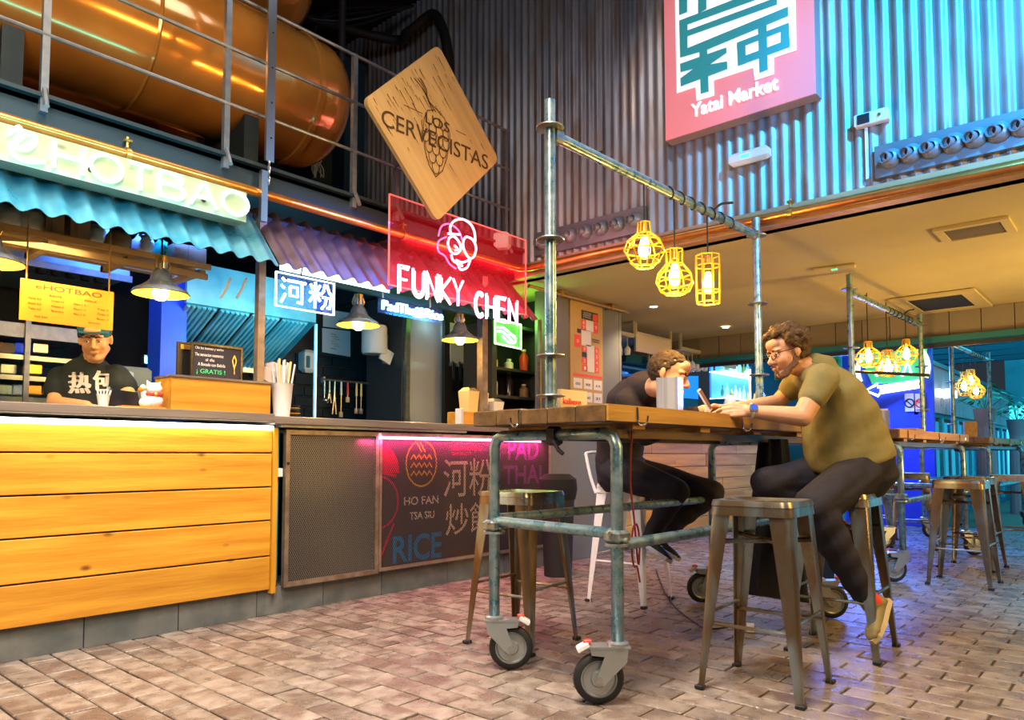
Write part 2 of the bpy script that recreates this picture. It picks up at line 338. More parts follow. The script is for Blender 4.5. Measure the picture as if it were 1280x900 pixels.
for k, (d, x, y) in enumerate(pv):
    z = random.uniform(-.0025, .0005); rz = random.uniform(-.018, .018)
    if k < 298:
        o = bpy.data.objects.new('paver', protos[k % 4]); C.objects.link(o); o.location = (x, y, z); o.rotation_euler = (random.uniform(-.012, .012), random.uniform(-.012, .012), rz); o.parent = floor
    else: far.box((x, y, -.012+z), (PW-.009, PL-.010, .024), rz)
far.build('distant_pavers', 'paver', floor, kind='stuff')
MB().span((11.2, -5, -.016), (24, 9, -.001)).build('outer_floor', 'grout', floor)
mh = thing('manhole_cover', 'round dark manhole cover set in the pavers at the bottom edge', 'manhole cover', (1.62, 1.62, 0))
MB().lathe([(.0, -.01), (.235, -.01), (.245, -.004), (.245, -.016)], (1.62, 1.62, 0), n=48, cap=False).build('cover_plate', 'plinth', mh, smooth=True)
MB().lathe([(.25, -.014), (.25, .002), (.285, .002), (.285, -.014)], (1.62, 1.62, 0), n=48, cap=False).build('rim', 'grout', mh)
# walls and ceilings
MB().span((-2, 6.65, 0), (11, 6.75, 5.5)).build('wall_back', 'ceil_black', kind='structure')
MB().span((-2, -3, 5.36), (4.6, 6.7, 5.45)).build('ceiling', 'ceil_black', kind='structure')
wr = MB().span((4.625, -3, 2.42), (4.75, 6.6, 5.4)).build('wall_right', 'dark', kind='structure')
y = -1.4; si = 0; AMP = .011
while y < 6.55:          # overlapping corrugated sheets
    y1 = min(y+.9, 6.6); n = int((y1-y+.03)/.075*8); mb = MB(); vs = []; xo = .004*(si % 2)
    for k in range(n+1):
        yy = y+(y1-y+.03)*k/n; xx = 4.6-AMP*math.cos(2*PI*yy/.075)-xo
        vs += [(xx, yy, 2.515), (xx, yy, 5.38)]
    mb.add(vs, [(2*k, 2*k+2, 2*k+3, 2*k+1) for k in range(n)]); mb.build('corrugated_sheet', 'corrugated', wr, smooth=True, sharp=180)
    y = y1; si += 1
MB().span((4.575, -3, 2.415), (4.66, 3.98, 2.53)).build('lower_fascia', mat('fascia', (.48, .28, .13), .5, .2, col2=(.54, .34, .17), scale=6), wr)
cl = MB().span((4.66, -3, 2.42), (6.85, 6.6, 2.5)).build('ceiling', 'ceiling', kind='structure')
MB().span((6.85, -3, 2.428), (8.55, 6.6, 2.5)).build('ceiling_panel', 'ceiling', cl)
# slatted fascia beyond the ceiling
pb = struct('wall_far'); y = -2.9
MB().span((8.56, -3, 2.06), (8.6, 6.6, 2.45)).build('backing', 'dark', pb)
z0 = ox(1100, 428, 8.5).z
while y < 6.5: MB().span((8.52, y, z0), (8.56, y+.27, 2.425)).build('panel', 'panel_band', pb); y += .278
MB().span((8.44, -3, z0-.06), (8.6, 6.6, z0)).build('lower_rail', 'tealdark', pb)
gw = MB().span((5.06, 4.0, 0), (6.185, 4.16, 2.42)).build('wall_front', 'greywall', kind='structure')
# pipes: copper pipe round the corner with clips
cp = thing('copper_pipe', 'orange copper pipe running above the stalls and round under the corrugated wall', 'pipe', (4.53, 3.9, 2.48))
MB().tube([(-.5, 3.88, 2.475), (4.42, 3.88, 2.475), (4.5, 3.86, 2.475), (4.53, 3.78, 2.47), (4.53, -1.5, 2.44)], .028, 14).build('pipe', 'copper', cp, smooth=True)
for p in [(1.46, 3.88, 2.475), (3.28, 3.88, 2.475), (4.53, 3.62, 2.47), (4.53, 2.69, 2.462), (4.53, 1.66, 2.455)]:
    ax = (1, 0, 0) if p[1] > 3.8 else (0, 1, 0); mb = MB(); q = V(p)
    mb.tube([q-V(ax)*.012, q+V(ax)*.012], .037, 14); mb.cyl(q, q+V((0, 0, .09)), .008, n=8); mb.box(q+V((0, 0, .07)), (.035, .035, .012)); mb.build('clip', 'brass', cp, smooth=True)
cp2 = thing('brass_pipe', 'thin brass pipe along the top of the grey wall', 'pipe', (5.0, 3.94, 2.37))
MB().tube([(4.7, 3.93, 2.375), (6.25, 3.93, 2.375)], .016, 10).build('pipe', 'brass', cp2, smooth=True)
for x in (5.15, 5.95): MB().box((x, 3.95, 2.385), (.03, .08, .06), bev=.005).build('clip', 'brass', cp2)
# ------------------------------------------------------------------ mezzanine
mz = struct('trim_mezzanine')
MB().span((-.5, 3.9, 2.50), (4.58, 3.93, 2.64)).build('edge_beam', 'beam', mz)
MB().span((-.5, 3.86, 2.625), (4.58, 3.99, 2.645)).build('top_flange', 'beam', mz)
MB().span((-.5, 3.9, 2.60), (4.58, 6.6, 2.63)).build('deck', 'beam', mz)
for x in (.9, 2.05, 3.2, 4.3): MB().span((x, 3.95, 2.44), (x+.09, 6.5, 2.598)).build('joist', 'beam', mz)
MB().span((-.5, 4.6, 2.40), (4.58, 4.7, 2.598)).build('cross_beam', 'beam', mz)
rl = thing('mezzanine_railing', 'steel railing of thin rods along the edge of the upper deck', 'railing', (2, 3.88, 2.64))
for zz in (2.935, 3.262, 3.58): MB().tube([(-.5, 3.875, zz), (4.38, 3.875, zz)], .0105, 8).build('rail', 'railsteel', rl, smooth=True)
for px, pyv in ((57, 60), (284, 100), (443, 150), (496, 200), (632, 200)):
    x = oy(px, pyv, 3.88).x; top = 3.59
    o = MB().span((x-.016, 3.868, 2.56), (x+.016, 3.90, top)).build('post', 'railsteel', rl)
    MB().tube([(x, 3.87, 2.67), (x-.01, 3.80, 2.56)], .013, 6).build('brace', 'railsteel', o)
hb = thing('hanging_flat_bar', 'perforated grey flat bar hanging in front of the tank', 'bar', oy(337, 203, 3.8))
x = oy(338, 100, 3.8).x; zb = oy(338, 203, 3.8).z
mb = MB().span((x-.028, 3.79, zb), (x+.028, 3.797, 4.6)); mb.span((x-.030, 3.78, zb), (x-.024, 3.80, 4.6)); mb.build('flat_bar', 'steel', hb)
for k in range(6): MB().cyl((x+.006, 3.7885, zb+.14+k*.21), (x+.006, 3.791, zb+.14+k*.21), .006, n=8).build('hole', 'black', hb)
mb = MB()
for k in range(5): c = V((x-.003, 3.79, zb-.012-k*.028)); mb.tube([c+V((.007*math.cos(a)*(k % 2), .007*math.cos(a)*(1-k % 2), .016*math.sin(a))) for a in [2*PI*i/10 for i in range(10)]], .0025, 5, closed=True)
mb.build('chain', 'steel', hb, smooth=True)
def tank(name, label, x1, yc, zc, r, L, band):
    t = thing(name, label, 'tank', (x1-1, yc, zc-r), 'copper brewing tanks on the upper deck'); dome = r*.62
    pr = [(r, -L), (r, -.35), (r, 0)]+[(r*math.cos(a), dome*math.sin(a)) for a in [PI/2*k/14 for k in range(1, 15)]]
    pr[-1] = (.001, dome)
    MB().lathe(pr, (x1-dome, yc, zc), (1, 0, 0), 48, cap=False).build('vessel', 'tank', t, smooth=True, sharp=180)
    MB().lathe([(r+.001, -.03), (r+.012, -.02), (r+.012, .02), (r+.001, .03)], (x1-dome-band, yc, zc), (1, 0, 0), 48, cap=False).build('weld_band', 'tank', t, smooth=True)
    MB().lathe([(r+.001, -.012), (r+.008, 0), (r+.001, .012)], (x1-dome-band-1.1, yc, zc), (1, 0, 0), 48, cap=False).build('seam', 'tank', t, smooth=True)
    for dx in ((.55, 1.9) if zc < 4.5 else ()): mb = MB(); mb.span((x1-dome-dx-.05, yc-r*.6, 2.64), (x1-dome-dx+.05, yc+r*.6, zc-r*.74)); mb.build('saddle', 'beam', t)
tank('brewing_tank', 'large copper brewing tank with domed end, front one on the upper deck', 3.27, 4.7, 3.56, .46, 3.6, .12)
tank('brewing_tank', 'copper brewing tank low behind the front tank, mostly hidden', 2.75, 5.95, 3.3, .5, 3.4, .2)
tank('brewing_tank', 'copper brewing tank high behind, only its round end showing at the top', 3.55, 5.6, 5.0, .44, 3.0, .2)
bc = thing('duct_box', 'tall dark blue duct box standing behind the railing', 'duct', (3.9, 5.9, 2.64))
a = oy(432, 60, 5.9).x; b = oy(457, 60, 5.9).x
MB().span((a, 5.9, 2.63), (b, 6.25, 4.95)).build('body', mat('ductblue', (.015, .05, .09), .5, .3), bc); MB().span((a-.02, 5.88, 4.9), (b+.02, 6.27, 4.97)).build('cap', 'ceil_black', bc)
bp = thing('metal_sheet', 'dark teal panel between the tank and the blue duct', 'panel', (3.6, 6.0, 2.64))
MB().span((oy(392, 60, 6.1).x, 6.1, 2.64), (oy(431, 60, 6.1).x, 6.14, 4.75)).build('sheet', mat('panelteal', (.012, .03, .035), .6), bp)
mb = MB()
for k in range(9):
    c0 = oy(392+random.random()*14, 205, 6.0); pts = [oy(392+6*math.sin(k+i*.9)+random.random()*9, 150+i*12, 6.05-.006*k) for i in range(7)]; mb.tube(smoothcurve(pts, 4), .006, 5)
tagc = mb.build('cable_bundle', 'plastic', label='tangle of pale cables hanging beside the tank end', cat='cables', smooth=True)
hs = thing('black_hose', 'thick black hose curving down the corrugated wall at the ceiling', 'hose', (4.4, 5.2, 4.9))
MB().tube(smoothcurve([(3.2, 6.3, 5.2), ox(480, 48, 4.4), ox(510, 40, 4.45), ox(540, 18, 4.5), ox(553, 35, 4.5), ox(560, 70, 4.5), ox(562, 130, 4.5)], 8), .045, 12).build('hose', 'black', hs, smooth=True)
mb = MB()
for k in range(4): mb.tube(smoothcurve([(2.2+.4*k, 5.6, 5.3), (3.0+.2*k, 5.6, 4.95-.08*k), (3.8, 5.5, 4.85+.05*k), (4.5, 5.2, 5.25)], 6), .012, 6)
mb.build('ceiling_cables', 'black_gloss', label='loose black cables sagging under the black ceiling', cat='cables', smooth=True)
mb = MB(); x = oy(395, 60, 5.0).x+.25; mb.cyl((x, 5.0, 3.9), (x, 5.0, 5.36), .03, n=10); mb.build('vertical_duct_pipe', 'black', label='thin black pipe dropping from the ceiling behind the railing', cat='pipe', smooth=True)
# ------------------------------------------------------------------ things on the corrugated wall
XS = 4.49
sg = thing('market_sign', 'large pink illuminated sign with teal geometric characters on the corrugated wall', 'sign', (XS, 2.0, 3.1))
A = ox(832, 177, XS); B = ox(1021, 119, XS); y0s, y1s = A.y, B.y; zs0 = A.z; zs1 = zs0+1.55
MB().span((XS, y1s, zs0), (4.585, y0s, zs1)).build('cabinet', mat('signside', (.35, .28, .26), .5), sg)
MB().span((XS-.006, y1s+.004, zs0+.004), (XS, y0s-.004, zs1-.004)).build('face', mat('signface', (.85, .25, .26), .4, emit=.24, ecol=(1, .30, .32)), sg)
SU = y0s-y1s
def sgm(u, v, t=0):   # u across (0..1), v up in the same unit
    return V((XS-.008-t, y0s-u*SU, zs0+v*SU))
def from_px(px, py): p = ox(px, py, XS-.008); return ((y0s-p.y)/SU, (p.z-zs0)/SU)
def z7(x, y): return from_px(820+x/4.7375, y/4.7375)       # coordinates read in the enlarged crop
white = [z7(*p) for p in [(112, -160), (125, 553), (236, 516), (242, 598), (345, 567), (342, 478), (578, 402), (586, 476), (700, 440), (698, 343), (832, 298), (826, 0), (820, -330), (600, -330)]]
mb = MB(); mb.prism(white, sgm, 0, .006); mb.build('white_ground', mat('signwhite', (.95, .95, .95), .5, emit=.45, ecol=(.95, 1, 1)), sg)
TEAL = [[(140, -60), (188, -75), (188, 74), (142, 92)], [(254, -100), (300, -110), (302, 56), (254, 84)], [(142, 126), (254, 84), (600, -50), (600, 0), (190, 148), (190, 296), (148, 344)],
 [(190, 185), (718, -10), (720, 30), (190, 218)], [(190, 290), (785, 45), (786, 96), (190, 320)], [(148, 312), (280, 262), (785, 72), (786, 98), (300, 300), (148, 344)],
 [(148, 382), (420, 286), (422, 316), (322, 385), (150, 430)], [(150, 468), (240, 402), (424, 368), (427, 412), (152, 514)], [(262, 300), (306, 285), (316, 545), (270, 558)],
 [(484, 258), (532, 242), (536, 378), (490, 394)], [(484, 258), (790, 140), (792, 172), (484, 292)], [(490, 350), (795, 238), (796, 282), (490, 394)], [(745, 160), (790, 142), (796, 282), (742, 300)], [(608, 150), (658, 132), (666, 416), (618, 434)]]
mb = MB()
for k, pl in enumerate(TEAL): mb.prism([z7(*p) for p in pl], sgm, .007+.0001*k, .012+.0002*k)
mb.build('teal_characters', mat('signteal', (.03, .36, .38), .5, emit=.15), sg)
a = ox(865, 147, XS); b = ox(974, 112, XS); hh = .085
lettering('Yatai Market', (XS-.012, a.y, a.z-.01), (XS-.012, b.y, a.z-.01+(b.z-a.z)*0-.0), (XS-.012, a.y, a.z+hh), 'signwhite', sg, depth=.006, bevel=.006, bold=.012)
ex = thing('exit_light', 'small white emergency light box with green glow below the pink sign', 'emergency light', ox(938, 195, 4.56))
a = ox(913, 205, 4.55); b = ox(962, 186, 4.55)
mb = MB().box(((4.55), (a.y+b.y)/2, (a.z+b.z)/2), (.06, a.y-b.y, .085), bev=.02); mb.build('casing', mat('exitcase', (.55, .58, .55), .4, emit=.25), ex)
MB().box((4.519, (a.y+b.y)/2+.02, (a.z+b.z)/2+.0), (.006, .06, .02)).build('green_lens', 'exitgreen', ex)
jb = thing('junction_box', 'white two-module junction box on the blue-lit corrugated wall', 'junction box', ox(1090, 146, 4.57))
a = ox(1069, 159, 4.56); b = ox(1111, 136, 4.56); cy, cz = (a.y+b.y)/2, (a.z+b.z)/2; W_ = a.y-b.y
MB().box((4.565, cy, cz), (.05, W_, .075), bev=.006).build('casing', 'white', jb); MB().box((4.538, cy+W_*.22, cz), (.01, W_*.36, .055)).build('socket', 'black', jb); MB().cyl((4.54, cy-W_*.25, cz), (4.53, cy-W_*.25, cz), .009).build('button', 'brass', jb)
MB().span((4.575, cy+.03, cz-.35), (4.59, cy+.045, cz-.04)).build('conduit', 'white', jb)
mat('nozzle_grey', (.24, .26, .28), .35, .3)
def vents(name, label, pxa, pya, pxb, pyb, n, rev):
    a = ox(pxa, pya, 4.56); b = ox(pxb, pyb, 4.56); zt = max(a.z, b.z); t = thing(name, label, 'air vent', (4.56, (a.y+b.y)/2, a.z-.2), 'ball nozzle vents on the corrugated wall')
    ya, yb = a.y, b.y; zc = a.z-.095
    mb = MB().span((4.555, yb, a.z-.19), (4.60, ya, a.z)); mb.build('duct_plate', mat(name+'_'+str(int(pxa)), (.25, .28, .3), .4, .6), t)
    for k in range(n):
        yy = ya-.09-k*(ya-yb-.16)/(n-1); c = V((4.555, yy, zc)); ax = V((-1, .55 if rev else .45, -.05)).normalized()
        o = MB().lathe([(.058*math.cos(x_), .058*math.sin(x_)) for x_ in [PI/2*i/9*.72 for i in range(10)]], c, (-1, 0, 0), 20, cap=False).build('nozzle', 'nozzle_grey', t, smooth=True)
        mb = MB().lathe([(.032, .032), (.032, .070), (.026, .070), (.026, .038)], c, ax, 18, cap=False); mb.build('collar', 'nozzle_grey', o, smooth=True)
        MB().lathe([(0, .052), (.027, .052)], c, ax, 18, cap=False).build('throat', 'black', o)
vents('vent_strip', 'row of ball nozzle vents on the blue-lit right end of the wall', 1093, 184, 1330, 122, 8, False)
vents('vent_strip', 'row of ball nozzle vents on the pink-lit part of the wall left of the pendants', 668, 292, 805, 257, 7, True)
sp = thing('wall_speaker', 'small boxy pink-lit speaker at the corner beside the skull-face sign', 'speaker', oy(628, 302, 3.9))
c = oy(628, 301, 3.85); MB().box(c, (.11, .12, .13), .5, bev=.02).build('casing', 'white', sp); MB().box(c+V((.03, .09, 0)), (.03, .12, .03)).build('bracket', 'steel', sp)
# ------------------------------------------------------------------ ceiling fittings
def downlight(px, py, lab):
    c = oz(px, py, 2.42); t = thing('downlight', lab, 'light', c, 'white downlights in the back ceiling')
    MB().lathe([(.05, 0), (.05, -.006), (.038, -.006), (.036, 0)], c, n=20, cap=False).build('ring', 'white', t, smooth=True); MB().lathe([(0, -.002), (.037, -.002)], c, n=20, cap=False).build('diffuser', 'spotdisc', t)
    lamp('SPOT', 'downlight_lamp', (c.x, c.y, 2.40), 60, (1, .72, .40), .04, (c.x, c.y, 0), spot=2.2)
downlight(817, 383, 'left of two bright round downlights in the back ceiling'); downlight(907, 409, 'right of two bright round downlights in the back ceiling')
def vent_grille(name, lab, pts, z, inner, m2):
    c = sum((oz(*p, z) for p in pts), V((0, 0, 0)))/4; q = [oz(*p, z) for p in pts]; t = thing(name, lab, 'ceiling vent', c)
    x0, x1 = min(p.x for p in q), max(p.x for p in q); y0, y1 = min(p.y for p in q), max(p.y for p in q); bw = inner
    mb = MB(); mb.span((x0, y0, z-.02), (x1, y0+bw, z)); mb.span((x0, y1-bw, z-.02), (x1, y1, z)); mb.span((x0, y0+bw, z-.02), (x0+bw, y1-bw, z)); mb.span((x1-bw, y0+bw, z-.02), (x1, y1-bw, z)); mb.build('frame', 'ceiling', t)
    n = 14
    for k in range(n): yy = x0+bw+(x1-x0-2*bw)*(k+.5)/n; MB().box((yy, (y0+y1)/2, z-.009), (.012, y1-y0-2*bw, .003), Matrix.Rotation(.5, 3, 'Y')).build('slat', m2, t)
    MB().span((x0+bw, y0+bw, z-.004), (x1-bw, y1-bw, z-.002)).build('backing', m2, t)
vent_grille('ceiling_vent', 'rectangular ceiling vent with fine grille, nearer of the two', [(1167, 288), (1254, 270), (1270, 284), (1186, 301)], 2.42, .05, 'panel_band')
vent_grille('air_conditioner', 'cassette air conditioner in the ceiling above the second table', [(1118, 378), (1218, 360), (1238, 381), (1150, 388)], 2.42, .12, 'dark')
sm = thing('smoke_light', 'small flat ceiling fitting with a green light between the panels', 'emergency light', oz(1043, 333, 2.42))
c = oz(1043, 333, 2.42); MB().box(c+V((0, 0, -.012)), (.10, .30, .02), .2, bev=.006).build('casing', 'ceiling', sm); MB().box(c+V((0, 0, -.025)), (.02, .04, .005)).build('green_lens', 'exitgreen', sm)
# ================================================================== COUNTERS
YC = 3.986
xe = oy(345, 630, YC).x
ct = thing('stall_counter', 'long counter clad in five wide pine planks under a white light strip', 'counter', (1.0, 4.2, 0))
zl = [oy(160, p, YC).z for p in (532, 565.8, 615, 663.5, 715, 764.5)]
for k in range(5):
    MB().span((-.3, YC, zl[k+1]+.004), (xe-.035, YC+.03, zl[k]-.004), bev=.003).build('plank', 'pine', ct)
MB().span((xe-.028, YC-.012, zl[5]-.02), (xe, YC+.06, 1.115)).build('end_board', 'pine_end', ct)
MB().span((-.3, YC+.034, .12), (xe-.03, 4.5, 1.12)).build('carcass', 'mesh_back', ct)
MB().span((-.3, YC-.006, oy(0, 528, YC).z), (xe-.03, YC+.012, oy(0, 521, YC).z)).build('light_strip', 'led', ct)
lamp('AREA', 'counter_strip_lamp', (1.3, YC-.03, 1.115), 3, (1, .92, .62), 2.1, (1.3, YC+.01, 0), .03)
pl = MB().span((-.3, YC+.05, 0), (5.06, 4.4, .16)).build('baseboard_front', 'grout', kind='structure')
x = -.3
for px in (105, 223, 321, 404, 477, 559, 630, 700):
    x1 = oy(px, 800-px*.15, YC+.03).x; MB().span((x+.003, YC+.03, 0), (x1-.003, YC+.052, .158)).build('tile', 'plinth', pl); x = x1
wt = thing('worktop', 'dark wooden worktop running along both stall counters', 'worktop', (2, 4.2, 1.12))
MB().span((-.3, 3.93, 1.148), (2.35, 4.55, 1.195), bev=.004).build('board', 'counter_wood', wt)
MB().span((2.35, 3.93, 1.135), (5.02, 4.55, 1.183), bev=.004).build('board', 'counter_wood', wt)
MB().span((2.41, 3.945, 1.118), (3.98, 4.4, 1.134)).build('lower_rail', 'railsteel', wt)
# mesh door and printed panel
x0 = oy(355, 640, YC).x; x1 = oy(472, 640, YC).x; x2 = 5.05
md = thing('mesh_door', 'dark perforated metal cabinet door between planks and red-lit panel', 'cabinet door', ((x0+x1)/2, YC, .15))
def frame(mb, xa, xb, za, zb, t, y0, y1): mb.span((xa, y0, za), (xa+t, y1, zb)); mb.span((xb-t, y0, za), (xb, y1, zb)); mb.span((xa+t, y0, za), (xb-t, y1, za+t)); mb.span((xa+t, y0, zb-t), (xb-t, y1, zb))
mb = MB(); frame(mb, x0, x1, .155, 1.105, .028, YC-.012, YC+.02); mb.build('frame', 'frame_metal', md)
MB().span((x0+.02, YC+.03, .17), (x1-.02, YC+.034, 1.09)).build('backing', 'mesh_back', md)
def mesh_sheet(xa, xb, za, zb, y, pitch, name, parent, m, t=.0022):
    mb = MB(); vs = []; s = pitch
    W2, H2 = xb-xa, zb-za
    for sgn in (1, -1):
        c = -H2 if sgn > 0 else 0
        k = c
        while k < W2+(0 if sgn > 0 else H2):
            # line x = k + sgn*z*0.6
            pts = []
            za_, zb_ = 0, H2
            f = lambda z: k+sgn*z*.62
            zz = [0, H2]
            # clip
            if sgn > 0:
                z_0 = max(0, -k/.62); z_1 = min(H2, (W2-k)/.62)
            else:
                z_0 = max(0, (k-W2)/.62); z_1 = min(H2, k/.62)
            if z_1 > z_0+.01:
                a = (xa+f(z_0), za+z_0); b = (xa+f(z_1), za+z_1)
                mb.add([(a[0]-t, y, a[1]), (a[0]+t, y, a[1]), (b[0]+t, y, b[1]), (b[0]-t, y, b[1])], [(0, 1, 2, 3)])
                mb.add([(a[0]-t*.2, y+.004, a[1]), (a[0]+t, y, a[1]), (b[0]+t, y, b[1]), (b[0]-t*.2, y+.004, b[1])], [(0, 1, 2, 3)])
            k += s
    return mb.build(name, m, parent)
mesh_sheet(x0+.026, x1-.026, .182, 1.078, YC, .0145, 'expanded_mesh', md, 'mesh_metal')
MB().cyl((x0+.014, YC-.012, .9), (x0+.014, YC-.018, .9), .009).build('lock', 'black', md)
gp = thing('cabinet_gap', 'narrow open slot with teal pipes between pine counter and mesh door', 'cabinet gap', ((xe+x0)/2, 4.02, .15))
MB().span((xe+.002, 4.05, .13), (x0-.002, 4.1, 1.11)).build('back_board', 'tealdark', gp); MB().cyl((xe+.03, 4.03, .2), (xe+.03, 4.03, 1.1), .01, n=8).build('pipe', 'cyanpaint', gp); MB().span((xe+.005, 4.0, .82), (x0-.005, 4.04, .87)).build('socket', 'white', gp)
pp = thing('advertising_board', 'dark printed counter panel with pink, blue and cream lettering under a pink tube', 'panel', ((x1+x2)/2, YC, .15))
mb = MB(); frame(mb, x1+.004, x2, .165, 1.105, .022, YC-.012, YC+.02); mb.build('frame', 'frame_metal', pp)
MB().span((x1+.02, YC+.004, .18), (x2-.02, YC+.012, 1.09)).build('print_board', 'poster', pp)
YP = YC+.0035
def P2(px, py): p = oy(px, py, YP); return p.x, p.z
def pt(s, x, y, x_, y_, m, hscale=1, d=.001):   # text between two pixels (lower left, upper right)
    a = oy(x, y, YP); b = oy(x_, y_, YP); return ty(s, a.x, a.z, b.x, b.z, YP, m, pp, depth=d, bold=.012 if hscale == 1 else hscale)
pt('HO FAN', 505, 632, 548, 619, 'p_text'); pt('TSA SIU', 512, 650, 543, 638, 'p_text')
pt('河粉', 554, 622, 615, 573, 'p_text', hscale=.003); pt('炒飯', 557, 670, 615, 626, 'p_text', hscale=.003)
pt('RICE', 491, 705, 552, 664, 'p_blue', hscale=.02); pt('PAD', 635, 575, 673, 549, 'p_violet', hscale=.02); pt('THAI', 629, 606, 677, 581, 'p_violet', hscale=.02)
pt('FUNKY CHEN', 558, 694, 608, 683, 'soft_red'); pt('SPICY DRY 45', 640, 640, 672, 631, 'p_text'); pt('FRESH NOODLE', 564, 563, 602, 558, 'p_pink'); pt('SPECIALITY', 565, 569, 590, 565, 'p_pink')
def flatline(pts, wd, m, name, closed=False, par=None, y=None):
    mb = MB(); y = YP-.0005 if y is None else y; n = len(pts)
    for i in range(n if closed else n-1):
        a = V((pts[i][0], 0, pts[i][1])); b = V((pts[(i+1) % n][0], 0, pts[(i+1) % n][1])); d = (b-a)
        if d.length < 1e-6: continue
        d.normalize(); q = V((-d.z, 0, d.x))*wd/2; e = d*wd*.3; o_ = V((0, y, 0)); mb.add([a-q-e+o_, b-q+e+o_, b+q+e+o_, a+q-e+o_], [(0, 1, 2, 3)])
    return mb.build(name, m, par or pp)
c = P2(527, 579); r_ = [(c[0]+.145*math.cos(t), c[1]+.165*math.sin(t)) for t in [2*PI*k/30 for k in range(30)]]
flatline(r_, .013, 'p_yellow', 'bowl_ring', True)
for k in range(3): flatline([(c[0]-.10+.2*i/8, c[1]+.045-.058*k+(.016 if i % 2 else -.016)) for i in range(9)], .011, 'p_yellow', 'noodle_line')
for dx in (0, .035): flatline([(c[0]-.09+dx, c[1]+.20), (c[0]+dx, c[1]+.085)], .013, 'p_yellow', 'chopstick_line')
flatline([P2(474, 590), P2(495, 595)], .02, 'p_pink', 'face_line'); c2 = P2(474, 628)
flatline([(c2[0]+.165*math.cos(t), c2[1]+.175*math.sin(t)) for t in [-PI/2+PI*k/16 for k in range(17)]], .016, 'p_pink', 'face_line'); flatline([P2(492, 655), P2(476, 696)], .016, 'p_pink', 'face_line')
a = P2(473, 556); b = P2(499, 592); mb = MB(); pts = [(a[0], b[1]+.005)]+[(a[0]+(b[0]-a[0])*math.sin(t), b[1]+.005+(a[1]-b[1])*math.cos(t)*1.05) for t in [PI/2*k/10 for k in range(10, -1, -1)]]
mb.add([(u, YP-.0008, v) for u, v in pts], [tuple(range(len(pts)))]); mb.build('pink_dome', 'p_pink', pp)
mesh_sheet(x1+.026, x2-.024, .19, 1.082, YC-.004, .0165, 'expanded_mesh', pp, mat('mesh_thin', (.07, .05, .06), .4, .6), .0009)
a = oy(475, 547, 3.955); b = oy(675, 552, 3.955)
nt_ = thing('pink_tube_light', 'long horizontal pink neon tube along the top of the printed panel', 'neon light', (a.x, 3.955, a.z))
MB().tube([a, (b.x, 3.955, a.z)], .0105, 10).build('tube', 'led_pink', nt_, smooth=True)
for xx in (a.x, b.x): MB().tube([(xx, 3.955, a.z-.015), (xx, 3.955, a.z+.03)], .013, 8).build('end_cap', 'glass', nt_)
for xx in (a.x+.55, b.x-.45): MB().tube([(xx, 3.955, a.z), (xx, 3.98, a.z+.03)], .005, 6).build('clip', 'glass', nt_)
lamp('AREA', 'pink_tube_lamp', (4.0, 3.93, a.z-.02), 16, (1, .07, .25), 1.9, (4.0, 4.02, .75), .03)
# ================================================================== AWNING, POSTS, BOX SIGN
def awning(name, lab, xa, xb, m):
    t = thing(name, lab, 'awning', ((xa+xb)/2, 3.7, 2.03)); n = int((xb-xa)/.115*8); y0, z0_, y1, z1 = 3.745, 2.045, 4.10, 2.45; nn = V((0, -(z1-z0_), (y1-y0))).normalized()
    nn = V((0, -.69, .72)); mb = MB(); vs = []
    for k in range(n+1):
        xx = xa+(xb-xa)*k/n; o = nn*(.016*math.cos(2*PI*xx/.115)); 
        for (yy, zz, th) in ((y0, z0_, 0), (y1, z1, 0), (y0, z0_, -.003), (y1, z1, -.003)): vs.append(V((xx, yy, zz))+o+nn*th)
    fs = []
    for k in range(n): a = 4*k; fs += [(a, a+4, a+5, a+1), (a+2, a+3, a+7, a+6), (a, a+2, a+6, a+4)]
    mb.add(vs, fs); mb.build('corrugated_sheet', m, t, smooth=True, sharp=60)
    MB().span((xa, 4.06, 2.37), (xb, 4.10, 2.41)).build('batten', 'beam', t)
    return t
xm = oy(366, 322, 3.62).x
mat('awn_cyan_lit', (.06, .26, .32), .35, .4, col2=(.14, .36, .40), scale=7, rvar=.1); mat('awn_red_lit', (.15, .10, .11), .4, .6, col2=(.21, .14, .14), scale=8, rvar=.1)  # same sheet metal tinted twice, cyan and red neon light put into the colours
awning('corrugated_awning', 'cyan-lit corrugated awning above the pine counter', -.3, xm-.004, 'awn_cyan_lit'); awning('corrugated_awning', 'red-lit corrugated awning above the mesh door and printed panel', xm+.004, 4.585, 'awn_red_lit')
bx = thing('box_sign', 'long pale wooden box with glowing white neon letters on its front', 'sign', (1, 3.85, 2.24))
MB().span((-.4, 3.75, 2.238), (2.043, 3.865, 2.405)).build('box', 'box_wood', bx)

YB = 3.735
def B2(px, py): return oy(px, py, YB)
for ch, xa, xb in (('H', 68, 104), ('O', 114, 153), ('T', 163, 190), ('B', 201, 231), ('A', 240, 272), ('O', 280, 311)):
    a = oy(xa, 200, YB).x; b = oy(xb, 220, YB).x; mb = MB()
    for st in STK[ch]: mb.tube([(a+(b-a)*u, YB, 2.262+.125*v) for u, v in st], .0085, 8)
    mb.build('neon_letter', 'neon_white', bx, smooth=True)
mb = MB(); mb.tube(smoothcurve([B2(10, 168), B2(24, 158), B2(27, 168), B2(42, 168), B2(44, 178), B2(36, 186), B2(24, 186), B2(12, 180)], 5), .0085, 8); mb.tube(smoothcurve([B2(30, 170), B2(22, 176), B2(14, 186), B2(20, 196), B2(36, 202), B2(56, 202)], 5), .0085, 8); mb.build('neon_letter', 'neon_white', bx, smooth=True)
for xx in (1.25, 1.8): MB().cyl((xx, 3.742, 2.30), (xx, 3.75, 2.30), .012).build('tube_socket', 'black', bx)
